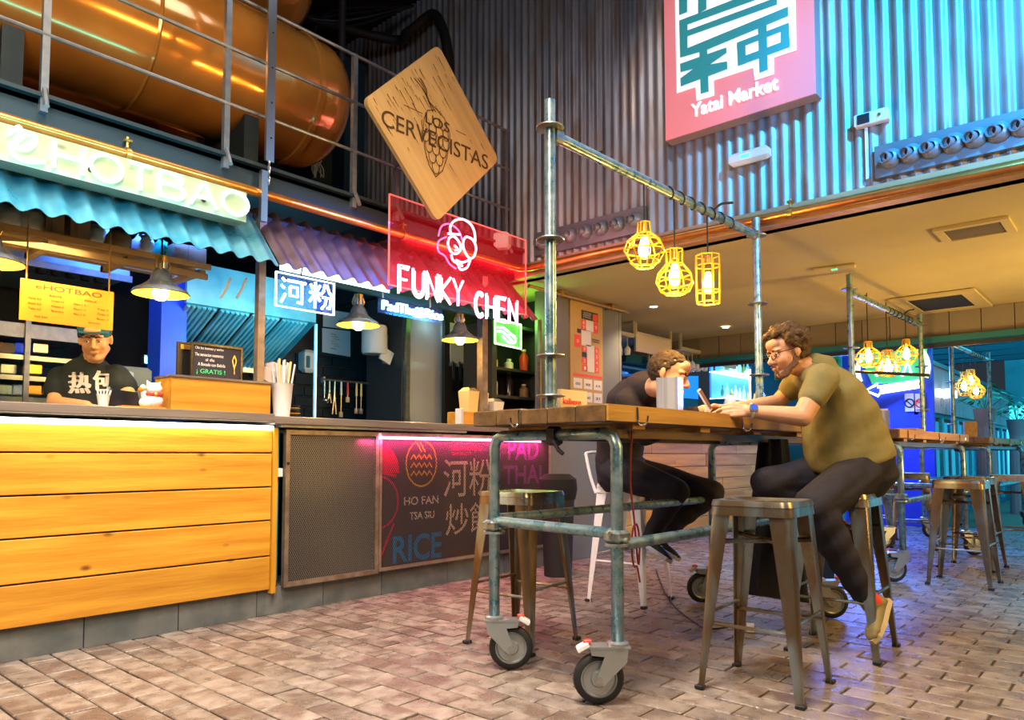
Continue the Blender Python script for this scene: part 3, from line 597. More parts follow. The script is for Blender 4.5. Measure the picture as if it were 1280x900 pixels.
lamp('AREA', 'box_neon_lamp', (.95, 3.62, 2.34), .22, (.15, 1, .85), 1.9, (.95, 3.95, 2.25), .1)
lamp('AREA', 'beam_neon_glow', (.9, 3.70, 2.47), 4, (.02, .65, 1), 2.2, (.9, 3.9, 2.60), .04)
lamp('AREA', 'awning_cyan_lamp', (1.0, 3.62, 2.24), 7, (.01, .60, 1), 2.0, (1.0, 3.7, 2.0), .05)
for px, ya, yb, Y, m, nm, lb in ((325, 450, 322, 4.0, 'frame_metal', 'stall_post', 'slim square post between the two stalls, orange-lit below'), (603, 505, 385, 4.0, 'frame_metal', 'stall_post', 'square post below the skull-face sign beside the last lamp')):
    x = oy(px, (ya+yb)/2, Y).x; wd = .022 if px < 400 else .03; t = thing(nm, lb, 'post', (x, Y, 1.195)); MB().span((x-wd, Y-wd, 1.185), (x+wd, Y+wd, 2.37)).build('upright', m, t); MB().span((x-wd*1.6, Y-wd*1.6, 1.185), (x+wd*1.6, Y+wd*1.6, 1.195)).build('foot_plate', 'steel', t)
x = oy(327, 268, 3.86).x; MB().span((x-.02, 3.83, 2.30), (x+.02, 3.86, 2.60)).build('hanger_bar', 'steel', label='short grey hanger bar between copper pipe and awning joint', cat='bar')
# ------------------------------------------------------------------ acrylic neon sign
fs_ = thing('skull_neon_sign', 'red acrylic sign with pink-white neon letters and a skull-like face in a cap', 'neon sign', (3.7, 3.7, 2.05))
AX0, AX1, AZ0, AZ1 = 3.015, 4.39, 2.055, 2.65
MB().span((AX0, 3.70, AZ0), (AX1, 3.708, AZ1)).build('acrylic_sheet', 'acryl', fs_)
mb = MB(); frame(mb, AX0-.004, AX1+.004, AZ0-.004, AZ1+.004, .006, 3.698, 3.71); mb.build('edge', 'acryl_edge', fs_)
YN = 3.665
def N2(px, py): return oy(px, py, YN)
def nword(word, xa, ya_, xb, yb_, htop, parent):
    a = N2(xa, ya_); b = N2(xb, yb_); neon_word(word, a, V((b.x-a.x, 0, 0)), V((0, 0, htop)), .0085, 'neon_pinkwhite', parent, gap=.40, double=.13)
zt = N2(540, 335).z
a = N2(500, 368); nword('FUNKY', 499, 365, 578, 388, .17, fs_); nword('CHEN', 594, 394, 646, 410, .17, fs_)
def nl(pts, r=.0075, closed=False, m='neon_pinkwhite'): MB().tube(smoothcurve([N2(*p) for p in pts], 5, closed), r, 8, closed=closed).build('neon_face_tube', m, fs_, smooth=True)
nl([(563, 292), (563, 283), (568, 276), (578, 274), (588, 280), (593, 290), (594, 302)]); nl([(560, 292), (575, 293)])
nl([(568, 296), (574, 303), (576, 311), (571, 317), (564, 315), (560, 305), (562, 297)], closed=True); nl([(583, 296), (591, 300), (595, 310), (592, 321), (586, 322), (580, 312), (579, 302)], closed=True)
nl([(564, 318), (566, 325), (572, 330), (576, 337), (584, 334), (588, 324)]); nl([(570, 325), (578, 328), (586, 325)]); nl([(575, 329), (578, 333)]); nl([(568, 307), (572, 311), (569, 313)])
MB().tube(smoothcurve([oy(p[0], p[1], 3.72) for p in ((548, 295), (552, 283), (562, 280), (573, 288), (578, 300))], 5), .006, 6).build('rear_tube', 'neon_pink', fs_, smooth=True)  # pink copies imitate the face tubes' offset reflection in the acrylic
MB().tube(smoothcurve([oy(p[0], p[1], 3.72) for p in ((558, 296), (548, 302), (548, 314), (556, 320), (562, 330), (570, 336))], 5), .006, 6).build('rear_tube', 'neon_pink', fs_, smooth=True)
lamp('AREA', 'skull_sign_lamp', (3.8, 3.714, 2.40), 11, (1, .05, .10), 1.3, (3.8, 3.92, 2.1), .06)
lamp('AREA', 'awning_blue_lamp', (2.75, 3.72, 2.48), 3, (.05, .15, 1), .6, (2.75, 3.9, 2.2), .06)
lamp('POINT', 'skull_sign_spill', (4.0, 3.25, 2.5), 7, (1, .25, .35), .15)
# ------------------------------------------------------------------ hanging coaster sign
cs = thing('coaster_sign', 'square pale wooden board hung on its corner with hop drawing and lettering', 'sign', (3.236, 3.5, 2.48))
cc = V((3.236, 3.5, 3.072)); hd = .598; rr = .05
def cornered(h, r, n=6):
    out = []
    for q in range(4):
        a0 = PI/2*q; c0 = (h-r)*1.41421/1.41421
        cx_, cz_ = (h-r)*[1, -1, -1, 1][q], (h-r)*[1, 1, -1, -1][q]
        out += [(cx_+r*math.cos(a0+PI/2*k/n), cz_+r*math.sin(a0+PI/2*k/n)) for k in range(n+1)]
    return out
s45 = math.cos(PI/4); sq = cornered(hd*s45, rr)
CS = lambda u, v, t: cc+V((u*s45-v*s45, t, u*s45+v*s45))
mb = MB(); mb.prism(sq, lambda u, v, t: V((u, v, t)), 0, .03); me = mb.mesh('board'); 
o = put(me, 'board', 'cerv_wood', None, smooth=False); o.location = cc+V((0, .015, 0)); o.rotation_euler = (PI/2, 0, 0)
o.matrix_basis = Matrix.Translation(cc+V((0, .015, 0))) @ Matrix.Rotation(PI/4, 4, 'Y') @ Matrix.Rotation(PI/2, 4, 'X') 
o.parent = cs; o.matrix_parent_inverse = INV[cs.name]
cs_ink = mat('burnt', (.085, .04, .015), .7)
YL = cc.y-.0175
random.seed(3); mb = MB()
for k in range(70):      # burnt streaks along the grain, mostly near the upper edges
    u = random.uniform(-.95, .95)*hd*s45; v = random.choice([random.uniform(.45, .97), random.uniform(.3, .97), random.uniform(-.95, .95)])*hd*s45; L_ = random.uniform(.02, .10)
    a = V((u, v)); wq = random.uniform(.0012, .004)
    pts = [(a.x-wq, a.y), (a.x+wq, a.y), (a.x+wq*.3, a.y-L_), (a.x-wq*.3, a.y-L_)]
    if max(abs(p[1]) for p in pts) > hd*s45-.02: continue
    # grain direction: from the top corner down to the right
    mb.add([cc+V(((p[1]*-s45+p[0]*s45), -.0172, (p[0]*s45+p[1]*s45))) for p in pts], [(0, 1, 2, 3)])
mb.build('burnt_streaks', cs_ink, cs, kind='stuff')
def CT(s, xa, ya_, xb, yb_, h): a = oy(xa, ya_, YL); b = oy(xb, yb_, YL); return ty(s, a.x, a.z, b.x, a.z+h, YL, cs_ink, cs, depth=.002)
CT('CERVECISTAS', 477, 156, 610, 205, .105); CT('LOS', 532, 153, 562, 163, .065)
def hop(pts, w_=.006): flatline([(p.x, p.z) for p in [oy(a, b, YL) for a, b in pts]], w_, cs_ink, 'hop_line', par=cs, y=YL-.001)
hop([(505, 131), (528, 142)], .004); hop([(570, 163), (582, 169)], .004)
for dx in (-4, 0, 4): hop([(p.x, p.y) for p in smoothcurve([(522+dx, 98, 0), (531+dx*.5, 112, 0), (535, 125, 0), (545+dx, 140, 0)], 4)], .006)
C0 = oy(545, 180, YL)
for row in range(6):
    n = [3, 4, 4, 3, 2, 1][row]; z = .16-row*.062
    for k in range(n):
        xx = (k-(n-1)/2)*.062; L_ = [(C0.x+xx+.032*math.cos(t), C0.z+z+.05*math.sin(t)) for t in [PI+PI*i/8 for i in range(9)]]; flatline([(C0.x+xx-.032, C0.z+z+.02)]+L_+[(C0.x+xx+.032, C0.z+z+.02)], .005, cs_ink, 'hop_line', par=cs, y=YL-.001)
for s_ in (-1, 1): flatline([(C0.x+s_*a_, C0.z+b_) for a_, b_ in ((.02, .22), (.075, .2), (.105, .14), (.115, .04), (.10, -.06), (.06, -.16), (0, -.22))], .005, cs_ink, 'hop_line', par=cs, y=YL-.001)
for zz in (3.262, 2.935): MB().tube([(3.2, 3.515, zz), (3.2, 3.875, zz)], .01, 8).build('bracket', 'railsteel', cs)
# ================================================================== LAMPS over the counter
def shade_lamp(px, py, Y, lab, wire_top):
    c = oy(px, py, Y); t = thing('bell_lamp', lab, 'lamp', c, 'bell shaped metal lamps over the counters'); R = .142
    pr = [(.026, .17), (.030, .165), (.028, .13), (.040, .115), (.050, .095), (.056, .07), (.075, .05), (.105, .028), (R-.008, .012), (R, 0), (R+.004, -.006)]
    MB().lathe(pr, c, n=28, cap=False).build('shade', 'shade_metal', t, smooth=True); MB().lathe([(r*.97, z-.004) for r, z in pr[2:]], c, n=28, cap=False).build('shade_lining', 'shade_in', t, smooth=True)
    MB().cyl(c+V((0, 0, .16)), c+V((0, 0, .20)), .03).build('cap', 'brass', t, smooth=True)
    for a in (0, 2.1, 4.2): MB().tube([c+V((.03*math.cos(a), .03*math.sin(a), .12)), c+V((.045*math.cos(a), .045*math.sin(a), .15)), c+V((.03*math.cos(a), .03*math.sin(a), .19))], .006, 6).build('strap', 'brass', t)
    MB().lathe([(.001, -.045), (.02, -.04), (.038, -.02), (.042, .002), (.032, .03), (.016, .05)], c, n=18, cap=False).build('bulb', 'bulb', t, smooth=True)
    MB().cyl(c+V((0, 0, .2)), (c.x, c.y, wire_top), .005, n=6).build('cord', 'black', t)
    lamp('POINT', 'bell_lamp_light', c+V((0, 0, -.08)), 9, (1, .62, .22), .04)
shade_lamp(201, 366, 4.0, 'bell lamp hanging beside the orange menu board, left of three', 2.3)
shade_lamp(448, 405, 4.0, 'bell lamp hanging beside the square white character neon', 2.3)
shade_lamp(575, 424, 4.0, 'bell lamp nearest to the post under the skull-face sign', 2.3)
shade_lamp(-14, 326, 4.0, 'bell lamp cut off by the left edge of the photo', 2.35)
# ================================================================== KITCHENS
MB().span((-.5, 6.2, 0), (5.44, 6.28, 2.6)).build('wall_kitchen', 'darkwall', kind='structure')
MB().span((5.38, 4.17, 0), (5.44, 6.2, 2.6)).build('wall_kitchen', 'darkwall', kind='structure')
tw = struct('trim_tiles'); mb = MB(); zz = 1.0; r_ = 0
xa = oy(345, 480, 5.9).x; xb = oy(500, 480, 5.9).x
MB().span((xa, 5.92, .6), (xb, 5.98, 2.3)).build('tile_backing', 'black', tw)
while zz < 1.9:
    x = xa+(.1 if r_ % 2 else 0)
    while x < xb-.2: mb.span((x, 5.905, zz), (x+.19, 5.925, zz+.09), bev=.004); x += .2
    zz += .1; r_ += 1
mb.build('dark_tiles', 'tile', tw, kind='stuff')
for x, lab in ((oy(97, 320, 5.2).x, 0),): pass
lamp('AREA', 'kitchen_blue_light', (1.9, 4.5, 2.36), 10, (.06, .2, 1), .5, (2.1, 5.3, 1.5))
lamp('AREA', 'kitchen_cyan_light', (2.9, 4.3, 1.75), 13, (.01, .62, 1), .5, (2.7, 5.4, 1.75), .1)
lamp('AREA', 'kitchen_warm_light', (1.2, 4.15, 1.9), 4, (1, .75, .4), .4, (1.3, 4.8, 1.3))
def xz(px, py, Y): p = oy(px, py, Y); return p.x, p.z
def pane(mb, pts, Y, th=.01):
    n = len(pts); a = [V((*xz(px, py, Y),)) for px, py in pts]; return mb.prism([(p[0], p[1]) for p in a], lambda u, v, t: V((u, Y+t, v)), 0, th)
# timber shelf above the chef
ts = thing('timber_shelf', 'wooden slatted shelf under the cyan awning above the chef', 'shelf', (1.6, 4.4, 1.95))
zt = oy(0, 283, 4.3).z; xr = oy(262, 355, 4.3).x
for k, (y_, z_) in enumerate(((4.28, 0), (4.28, -.062), (4.40, .0), (4.50, 0), (4.60, 0))): MB().span((.2, y_, zt+z_-.018), (xr-(.02*k), y_+(.02 if k < 2 else .07), zt+z_+.016)).build('slat', 'shelf_wood', ts)
for px in (60, 160, 250): x = oy(px, 300, 4.3).x; MB().span((x, 4.3, zt-.05), (x+.04, 4.7, zt-.02)).build('bearer', 'shelf_wood', ts); MB().span((x, 4.66, zt-.05), (x+.03, 4.69, 2.6)).build('hanger', 'steel', ts)
def bag(name, px, pyb, w_, h_, m, lab, cat, Y=4.42, soft=True, grp=None):
    p = oy(px, pyb, Y); zb = zt+.018; mb = MB(); c = V((p.x, Y, zb+h_/2))
    if soft:
        mb.ell(c, (w_/2, .09, h_/2), nu=14, nv=9); rnd_ = random.Random(px); mb.v = [(v[0]+rnd_.uniform(-.008, .008), v[1]+rnd_.uniform(-.008, .008), max(zb, v[2]+rnd_.uniform(-.006, .006))) for v in mb.v]
        for k in range(len(mb.v)):
            v = mb.v[k]; q = (v[0]-c.x)/(w_/2); mb.v[k] = (c.x+(abs(q)**.6)*(1 if q > 0 else -1)*w_/2, v[1], v[2])
        o = mb.build(name, m, smooth=True, sharp=180)
    else: mb.box(c, (w_, .2, h_), bev=.004); mb.span((c.x-.015, Y-.103, zb), (c.x+.015, Y-.1, zb+h_)); o = mb.build(name, m)
    o['label'] = lab; o['category'] = cat
    if grp: o['group'] = grp
bag('plastic_bag', 6, 275, .14, .13, 'plastic', 'pale bulging plastic bag at the left end of the timber shelf', 'bag'); bag('plastic_bag', 37, 282, .15, .14, 'plastic', 'pale plastic bag with green print second from the left end of the timber shelf', 'bag')
bag('cardboard_box', 61, 290, .085, .12, 'cardboard', 'narrow brown box between the pale bags on the timber shelf', 'box', soft=False, grp='boxes on the timber shelf'); bag('cardboard_box', 92, 296, .095, .12, 'cardboard', 'brown box standing left of the clear bag with white label', 'box', soft=False, grp='boxes on the timber shelf')
bag('plastic_bag', 118, 303, .09, .13, 'plastic', 'clear plastic bag with white label between brown boxes', 'bag'); bag('paper_bundle', 147, 308, .13, .12, 'cardboard', 'dark brown bundle right of the clear bag on the timber shelf', 'bundle')
bag('plastic_bag', 178, 318, .095, .13, 'paper', 'grey-white crumpled bag above the middle bell lamp', 'bag'); bag('jar', 199, 322, .04, .12, 'leaf', 'green container squeezed beside the grey-white bag', 'jar'); bag('cardboard_box', 229, 330, .19, .10, 'cardboard', 'wide brown box at the right end of the timber shelf', 'box', soft=False, grp='boxes on the timber shelf')
for px in (276, 296): a = oy(px, 372, 4.25); b = oy(px+12, 348, 4.1); MB().tube([a, (a+b)/2+V((0, 0, -.01)), b], .008, 6).build('strap', 'paper', label='pale strap hanging at the right end of the timber shelf, %s one' % ('left' if px < 280 else 'right'), cat='strap', smooth=True)
# menu board
mbd = thing('menu_board', 'orange hanging menu board with rows of small print above the chef', 'menu board', (1.29, 4.1, 1.6))
MB().span((1.076, 4.10, 1.603), (1.498, 4.106, 1.806)).build('board', 'orange_board', mbd)
ty('eHOTBAO', 1.14, 1.765, 1.44, 1.79, 4.098, 'ink', mbd, depth=.001)
for (x, z, s) in ((1.2, 1.735, 'BAOS'), (1.36, 1.735, 'MENUS'), (1.11, 1.71, 'Pork 4.5'), (1.11, 1.685, 'Duck 5.0'), (1.11, 1.66, 'Tofu 4.0'), (1.21, 1.71, 'Crispy 4.5'), (1.21, 1.685, 'Classic 5'), (1.21, 1.66, 'Special 6'), (1.31, 1.71, 'Menu 1  9'), (1.31, 1.685, 'Menu 2  11'), (1.31, 1.66, 'Menu 3  12'), (1.42, 1.70, 'Tea 2'), (1.42, 1.675, 'Cola 2'), (1.42, 1.65, 'Beer 3'), (1.14, 1.625, 'hot bao'), (1.38, 1.625, 'gracias')):
    ty(s, x, z, x+.055, z+.010, 4.098, 'ink', mbd, depth=.0008, name='small_print')
for x in (1.10, 1.475): MB().cyl((x, 4.103, 1.80), (x, 4.103, 2.12), .004, n=6).build('hanging_wire', 'brass', mbd)
# extraction hood left, lintel
hl = thing('dark_hood', 'dark steel extraction hood with blue sheen behind the menu board', 'hood', (1.7, 5.2, 1.8))
a = xz(-60, 300, 5.0); b = xz(162, 348, 5.0); MB().span((a[0], 5.0, b[1]+.0), (b[0], 5.9, 2.3)).build('canopy', 'steelblue', hl); MB().span((a[0], 4.98, b[1]-.03), (b[0]+.01, 5.0, b[1]+.01)).build('lip', 'railsteel', hl)
for k in range(9): x = a[0]+.15+k*(b[0]-a[0]-.2)/9; MB().cyl((x, 5.15, b[1]-.03), (x, 5.15, b[1]+.0), .03, n=12).build('filter_knob', 'black_gloss', hl)
kc = thing('blue_column', 'glossy blue column in the kitchen behind the middle bell lamp', 'column', (2.05, 5.0, 1.2))
a = xz(201, 420, 5.0); b = xz(233, 420, 5.0); MB().span((a[0], 5.0, .9), (b[0], 5.2, 2.3)).build('shaft', mat('bluepaint', (.02, .10, .9), .35, emit=.08), kc)  # blue paint with a faint glow in place of light falling on it
sr = thing('steel_rack', 'dark steel rack with trays and small containers behind the chef', 'rack', (1.3, 5.6, .9))
for k, pyv in enumerate((420, 446, 470, 495)):
    a = xz(-50, pyv-4, 5.5); b = xz(100, pyv+8, 5.5); MB().span((a[0], 5.4, b[1]-.02), (b[0], 5.8, b[1]+(.07 if k == 0 else .01))).build('shelf', 'steelblue' if k else 'railsteel', sr)
for x_ in (.95, 1.45): MB().span((x_, 5.38, .9), (x_+.03, 5.41, 1.9)).build('upright', 'railsteel', sr)
for k, (px, pyb, m) in enumerate(((8, 444, 'cardboard'), (28, 444, 'bluepaint'), (50, 444, 'steel'), (10, 470, 'steelblue'), (42, 470, 'gold'), (6, 496, 'galv'), (24, 496, 'white'), (43, 496, 'gold'), (60, 496, 'cardboard'))):
    p = oy(px, pyb, 5.5); o = MB().box((p.x, 5.55, p.z+.045), (.085, .12, .07), bev=.008).build('container', m); o['label'] = ['brown', 'blue', 'steel', 'dark steel', 'yellow', 'grey', 'white', 'small yellow', 'tan'][k]+' container on the '+('upper' if k < 3 else 'middle' if k < 5 else 'bottom')+' level of the rack behind the chef'; o['category'] = 'container'; o['group'] = 'containers on the kitchen rack'
# cyan hood with baffle filters
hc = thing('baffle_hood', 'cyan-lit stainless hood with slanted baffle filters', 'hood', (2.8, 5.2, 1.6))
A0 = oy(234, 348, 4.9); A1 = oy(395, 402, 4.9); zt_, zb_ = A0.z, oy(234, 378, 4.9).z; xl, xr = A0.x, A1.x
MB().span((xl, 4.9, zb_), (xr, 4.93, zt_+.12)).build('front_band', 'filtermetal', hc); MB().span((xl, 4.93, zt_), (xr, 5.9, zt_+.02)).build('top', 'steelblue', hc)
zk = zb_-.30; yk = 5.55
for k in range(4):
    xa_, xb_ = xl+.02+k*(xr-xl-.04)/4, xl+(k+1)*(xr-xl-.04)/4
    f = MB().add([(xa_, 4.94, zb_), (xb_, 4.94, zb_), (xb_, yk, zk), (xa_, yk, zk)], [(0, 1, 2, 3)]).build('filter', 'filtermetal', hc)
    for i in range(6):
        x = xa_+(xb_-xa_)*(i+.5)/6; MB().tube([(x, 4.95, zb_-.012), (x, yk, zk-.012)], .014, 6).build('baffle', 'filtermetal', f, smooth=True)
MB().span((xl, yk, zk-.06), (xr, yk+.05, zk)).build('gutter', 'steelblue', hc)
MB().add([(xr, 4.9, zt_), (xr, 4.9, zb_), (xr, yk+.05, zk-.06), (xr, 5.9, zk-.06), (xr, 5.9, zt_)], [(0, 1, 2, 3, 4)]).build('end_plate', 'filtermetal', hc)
# ---------------- things on the left worktop
wb = thing('counter_box', 'pine box standing on the worktop carrying the chalkboard', 'box', (2.0, 4.0, 1.195))
X0, X1 = oy(214, 490, 3.965).x, oy(338, 500, 3.965).x; ZB = oy(270, 475, 3.965).z; Yb = 4.17
for nm, a, b in (('front_board', (X0, 3.965, 1.196), (X1, 3.985, ZB)), ('side_board', (X0, 3.987, 1.196), (X0+.018, Yb, ZB)), ('side_board', (X1-.018, 3.987, 1.196), (X1, Yb, ZB)), ('rear_board', (X0+.018, Yb-.018, 1.196), (X1-.018, Yb, ZB))): MB().span(a, b).build(nm, 'pine', wb)
MB().span((X0-.005, 3.955, ZB), (X1+.005, Yb+.005, ZB+.012)).build('lid', 'counter_wood', wb)
cb = thing('chalkboard', 'small framed chalkboard with white and green handwriting on the pine box', 'chalkboard', (1.95, 4.05, ZB))
c0, c1 = oy(238, 465, 4.06).x, oy(303, 470, 4.06).x; zc0, zc1 = ZB+.013, oy(240, 427, 4.06).z
MB().span((c0+.012, 4.065, zc0+.012), (c1-.012, 4.072, zc1-.012)).build('slate', mat('slate', (.03, .025, .035), .6), cb); mb = MB(); frame(mb, c0, c1, zc0, zc1, .014, 4.058, 4.076); mb.build('frame', 'black_gloss', cb)
for i, (s, u0, u1, v, h, m) in enumerate((('Ole las buenas y verbo', .08, .62, .80, .10, 'chalk'), ('The sensacion momento', .08, .62, .63, .09, 'chalk'), ('al dia', .28, .45, .50, .08, 'chalk'), ('A Bocado con Bebida', .14, .66, .36, .09, 'chalk'), ('¡ GRATIS !', .12, .66, .12, .15, 'chalkgreen'))):
    ty(s, c0+(c1-c0)*u0, zc0+(zc1-zc0)*v, c0+(c1-c0)*u1, zc0+(zc1-zc0)*(v+h), 4.0635, m, cb, depth=.001, name='handwriting')
xx = c0+(c1-c0)*.84; flatline([(xx-.012, zc0+.12), (xx, zc0+.07), (xx+.012, zc0+.12), (xx, zc0+.15), (xx-.012, zc0+.12)], .005, 'gold', 'drawn_glass', par=cb, y=4.063); flatline([(xx, zc0+.07), (xx, zc0+.04)], .004, 'gold', 'drawn_glass', par=cb, y=4.063)
pf = thing('black_stand', 'black picture stand leaning behind the chalkboard on the pine box', 'stand', (1.85, 4.1, ZB)); a = oy(221, 468, 4.12).x; b = oy(238, 468, 4.12).x
MB().span((a, 4.12, ZB+.013), (b+.03, 4.135, oy(225, 427, 4.12).z)).build('plate', 'black_gloss', pf); MB().span((a+.015, 4.112, oy(225, 436, 4.12).z), (b, 4.12, oy(225, 430, 4.12).z)).build('edge_strip', 'brass', pf)
c = oy(352, 516, 4.0); c.z = 1.184
cu = thing('chopstick_cup', 'white paper cup full of wrapped chopsticks beside the pine box', 'cup', c)
MB().lathe([(.048, 0), (.048, .004), (.064, .195), (.068, .20), (.062, .195), (.045, .006), (0, .006)], c, n=24, cap=False).build('cup', 'white', cu, smooth=True)
for k in range(22): a = 2*PI*k/22+random.random(); r = random.uniform(.006, .038); p = c+V((r*.7*math.cos(a), r*.7*math.sin(a), .01)); q = c+V((r*2.0*math.cos(a), r*2.0*math.sin(a), .33+random.uniform(-.03, .03))); MB().tube([p, q], .0062, 5).build('chopstick', 'cream' if k % 3 == 0 else 'paper', cu)
nb = thing('napkin_packet', 'crumpled packet of napkins behind the chopstick cup on the pine box', 'napkins', oy(332, 470, 4.05))
c = oy(335, 478, 4.06); mb = MB(); mb.box((c.x, 4.07, ZB+.06), (.09, .05, .09), Matrix.Rotation(.4, 3, 'Y'), bev=.01); mb.box((c.x+.04, 4.09, ZB+.10), (.07, .03, .1), Matrix.Rotation(-.25, 3, 'Y'), bev=.01); mb.build('packet', mat('pinkpaper', (.65, .5, .45), .7), nb)
# figurine
i0_ = len(bpy.data.objects); c = oy(190, 508, 4.0); c.z = 1.196
fg = thing('lucky_figurine', 'white figurine with orange-red collar lying beside the pine box', 'figurine', c)
mb = MB(); mb.ell(c+V((0, 0, .042)), (.055, .045, .042)); mb.ell(c+V((-.035, -.01, .03)), (.035, .03, .03)); mb.build('body', 'stool_white', fg, smooth=True, sharp=180)
mb = MB(); mb.ell(c+V((.005, -.005, .105)), (.042, .037, .034)); mb.cap(c+V((-.02, 0, .13)), c+V((-.028, 0, .145)), .012, .004); mb.cap(c+V((.03, 0, .13)), c+V((.038, 0, .142)), .012, .004); mb.build('head', 'stool_white', fg, smooth=True, sharp=180)
MB().tube([c+V((.045*math.cos(a), .038*math.sin(a), .076)) for a in [2*PI*k/20 for k in range(20)]], .010, 8, closed=True).build('collar', 'red', fg, smooth=True)
MB().ell(c+V((.0, -.045, .075)), .010).build('bell', 'gold', fg, smooth=True)
mb = MB(); mb.cap(c+V((-.045, -.01, .06)), c+V((-.055, -.015, .11)), .016, .014); mb.build('raised_paw', 'stool_white', fg, smooth=True); MB().ell(c+V((-.055, -.01, .098)), (.022, .02, .018)).build('orange_hood', mat('orange', (.9, .25, .02), .5), fg, smooth=True)
c2_ = oy(129, 505, 4.02); c2_.z = 1.196; pc = thing('ribbed_cup', 'white ribbed paper cup on the worktop in front of the chef', 'cup', c2_); MB().lathe([(.022, 0), (.030, .055), (.033, .062), (.028, .055), (0, .01)], c2_, n=20, cap=False).build('cup', 'white', pc, smooth=True); 
for k in range(5): MB().tube([c2_+V((.01*k-.02, 0, .03)), c2_+V((.016*k-.03, 0, .085))], .004, 5).build('spoon', 'white', pc)
c = oy(152, 505, 4.25); c.z = 1.196; MB().add([c+V(p) for p in ((-.09, -.05, 0), (.09, -.05, 0), (.08, .05, 0), (-.09, .05, 0), (-.06, -.03, .11), (.07, -.03, .10), (.09, .03, .10), (-.05, .03, .12))], [(3, 2, 1, 0), (4, 5, 6, 7), (0, 1, 5, 4), (1, 2, 6, 5), (2, 3, 7, 6), (3, 0, 4, 7)]).build('black_tray', 'black_gloss', label='glossy black take-away tray by the chef\'s hand', cat='tray')
MB().box((c.x+.0, 4.0, 1.2), (.22, .09, .008)).build('orange_tray', 'orange', label='thin orange tray on the worktop before the figurine', cat='tray')
c = oy(165, 478, 4.9); mc = thing('dough_machine', 'grey-green kitchen machine standing right of the chef', 'machine', (c.x, 4.9, 1.1)); MB().box((c.x, 4.95, 1.3), (.2, .2, .42), bev=.02).build('housing', mat('machine', (.30, .30, .22), .5), mc); MB().tube(smoothcurve([(c.x-.08, 4.84, 1.35), (c.x-.02, 4.83, 1.38), (c.x+.05, 4.84, 1.37)], 4), .006, 6).build('lever', 'black', mc); MB().box((c.x-.06, 4.84, 1.45), (.08, .03, .05), bev=.01).build('knob', 'white', mc)
# ---------------- right kitchen
def plate(name, pts, Y, m, lab, cat, th=.006): mb = MB(); pane(mb, pts, Y, th); o = mb.build(name, m); o['label'] = lab; o['category'] = cat; return o
for nm, pts, lab in (('paper_notice', [(403, 410), (438, 414), (438, 446), (403, 440)], 'white notice sheet with small print pinned under another in the kitchen'), ('paper_notice', [(404, 386), (437, 391), (437, 412), (404, 408)], 'blue-lit upper notice sheet partly hidden by the bell lamp')):
    t = thing(nm, lab, 'paper', oy(420, 425, 5.7)); mb = MB(); pane(mb, pts, 5.895, .005); mb.build('sheet', 'paper', t)
    if pts[0][1] == 410:
        for k in range(7): a = oy(413+k % 3*2, 418+k*3, 5.892); ty(['AVISO', 'no tocar', 'normas de', 'cocina y', 'limpieza', 'gracias', 'menu'][k], a.x, a.z, a.x+.07, a.z+.010, 5.892, 'ink', t, depth=.001, name='print')
c = oy(468, 425, 5.3); pd = thing('paper_roll', 'large white paper towel roll dispenser with sheet hanging', 'paper dispenser', (c.x, 5.3, c.z)); MB().lathe([(.0, -.13), (.105, -.13), (.115, -.11), (.115, .11), (.105, .13), (0, .13)], c, n=28, cap=False).build('drum', 'paper', pd, smooth=True); MB().box((c.x+.09, 5.24, c.z-.14), (.13, .02, .12), Matrix.Rotation(.4, 3, 'Y')).build('loose_sheet', 'paper', pd); MB().span((c.x+.12, 5.3, c.z-.2), (c.x+.16, 5.34, c.z+.06)).build('bracket', 'steelblue', pd)
c = oy(383, 452, 5.87); sd = thing('soap_dispenser', 'white soap dispenser on the dark tiles', 'dispenser', (c.x, 5.85, c.z)); MB().box((c.x, 5.85, c.z), (.13, .1, .21), bev=.03).build('body', 'paper', sd); MB().box((c.x-.03, 5.796, c.z-.01), (.035, .01, .11), bev=.004).build('window', 'tealdark', sd)
x = oy(395, 460, 4.8).x; MB().span((x-.008, 4.8, 1.10), (x+.008, 4.82, oy(395, 405, 4.8).z)).build('upright', 'white', label='thin white upright dividing the two kitchens', cat='post')
ur = thing('utensil_rail', 'steel rail with bracket on the tiled wall', 'rail', oy(430, 477, 5.6)); a = oy(402, 474, 5.6); b = oy(470, 480, 5.6); MB().tube([a, b], .009, 8).build('rod', 'steel', ur, smooth=True); MB().box(b+V((-.04, 0, 0)), (.02, .04, .09)).build('bracket', 'steel', ur); MB().box(a+V((.03, .02, 0)), (.02, .04, .05)).build('bracket', 'steel', ur)
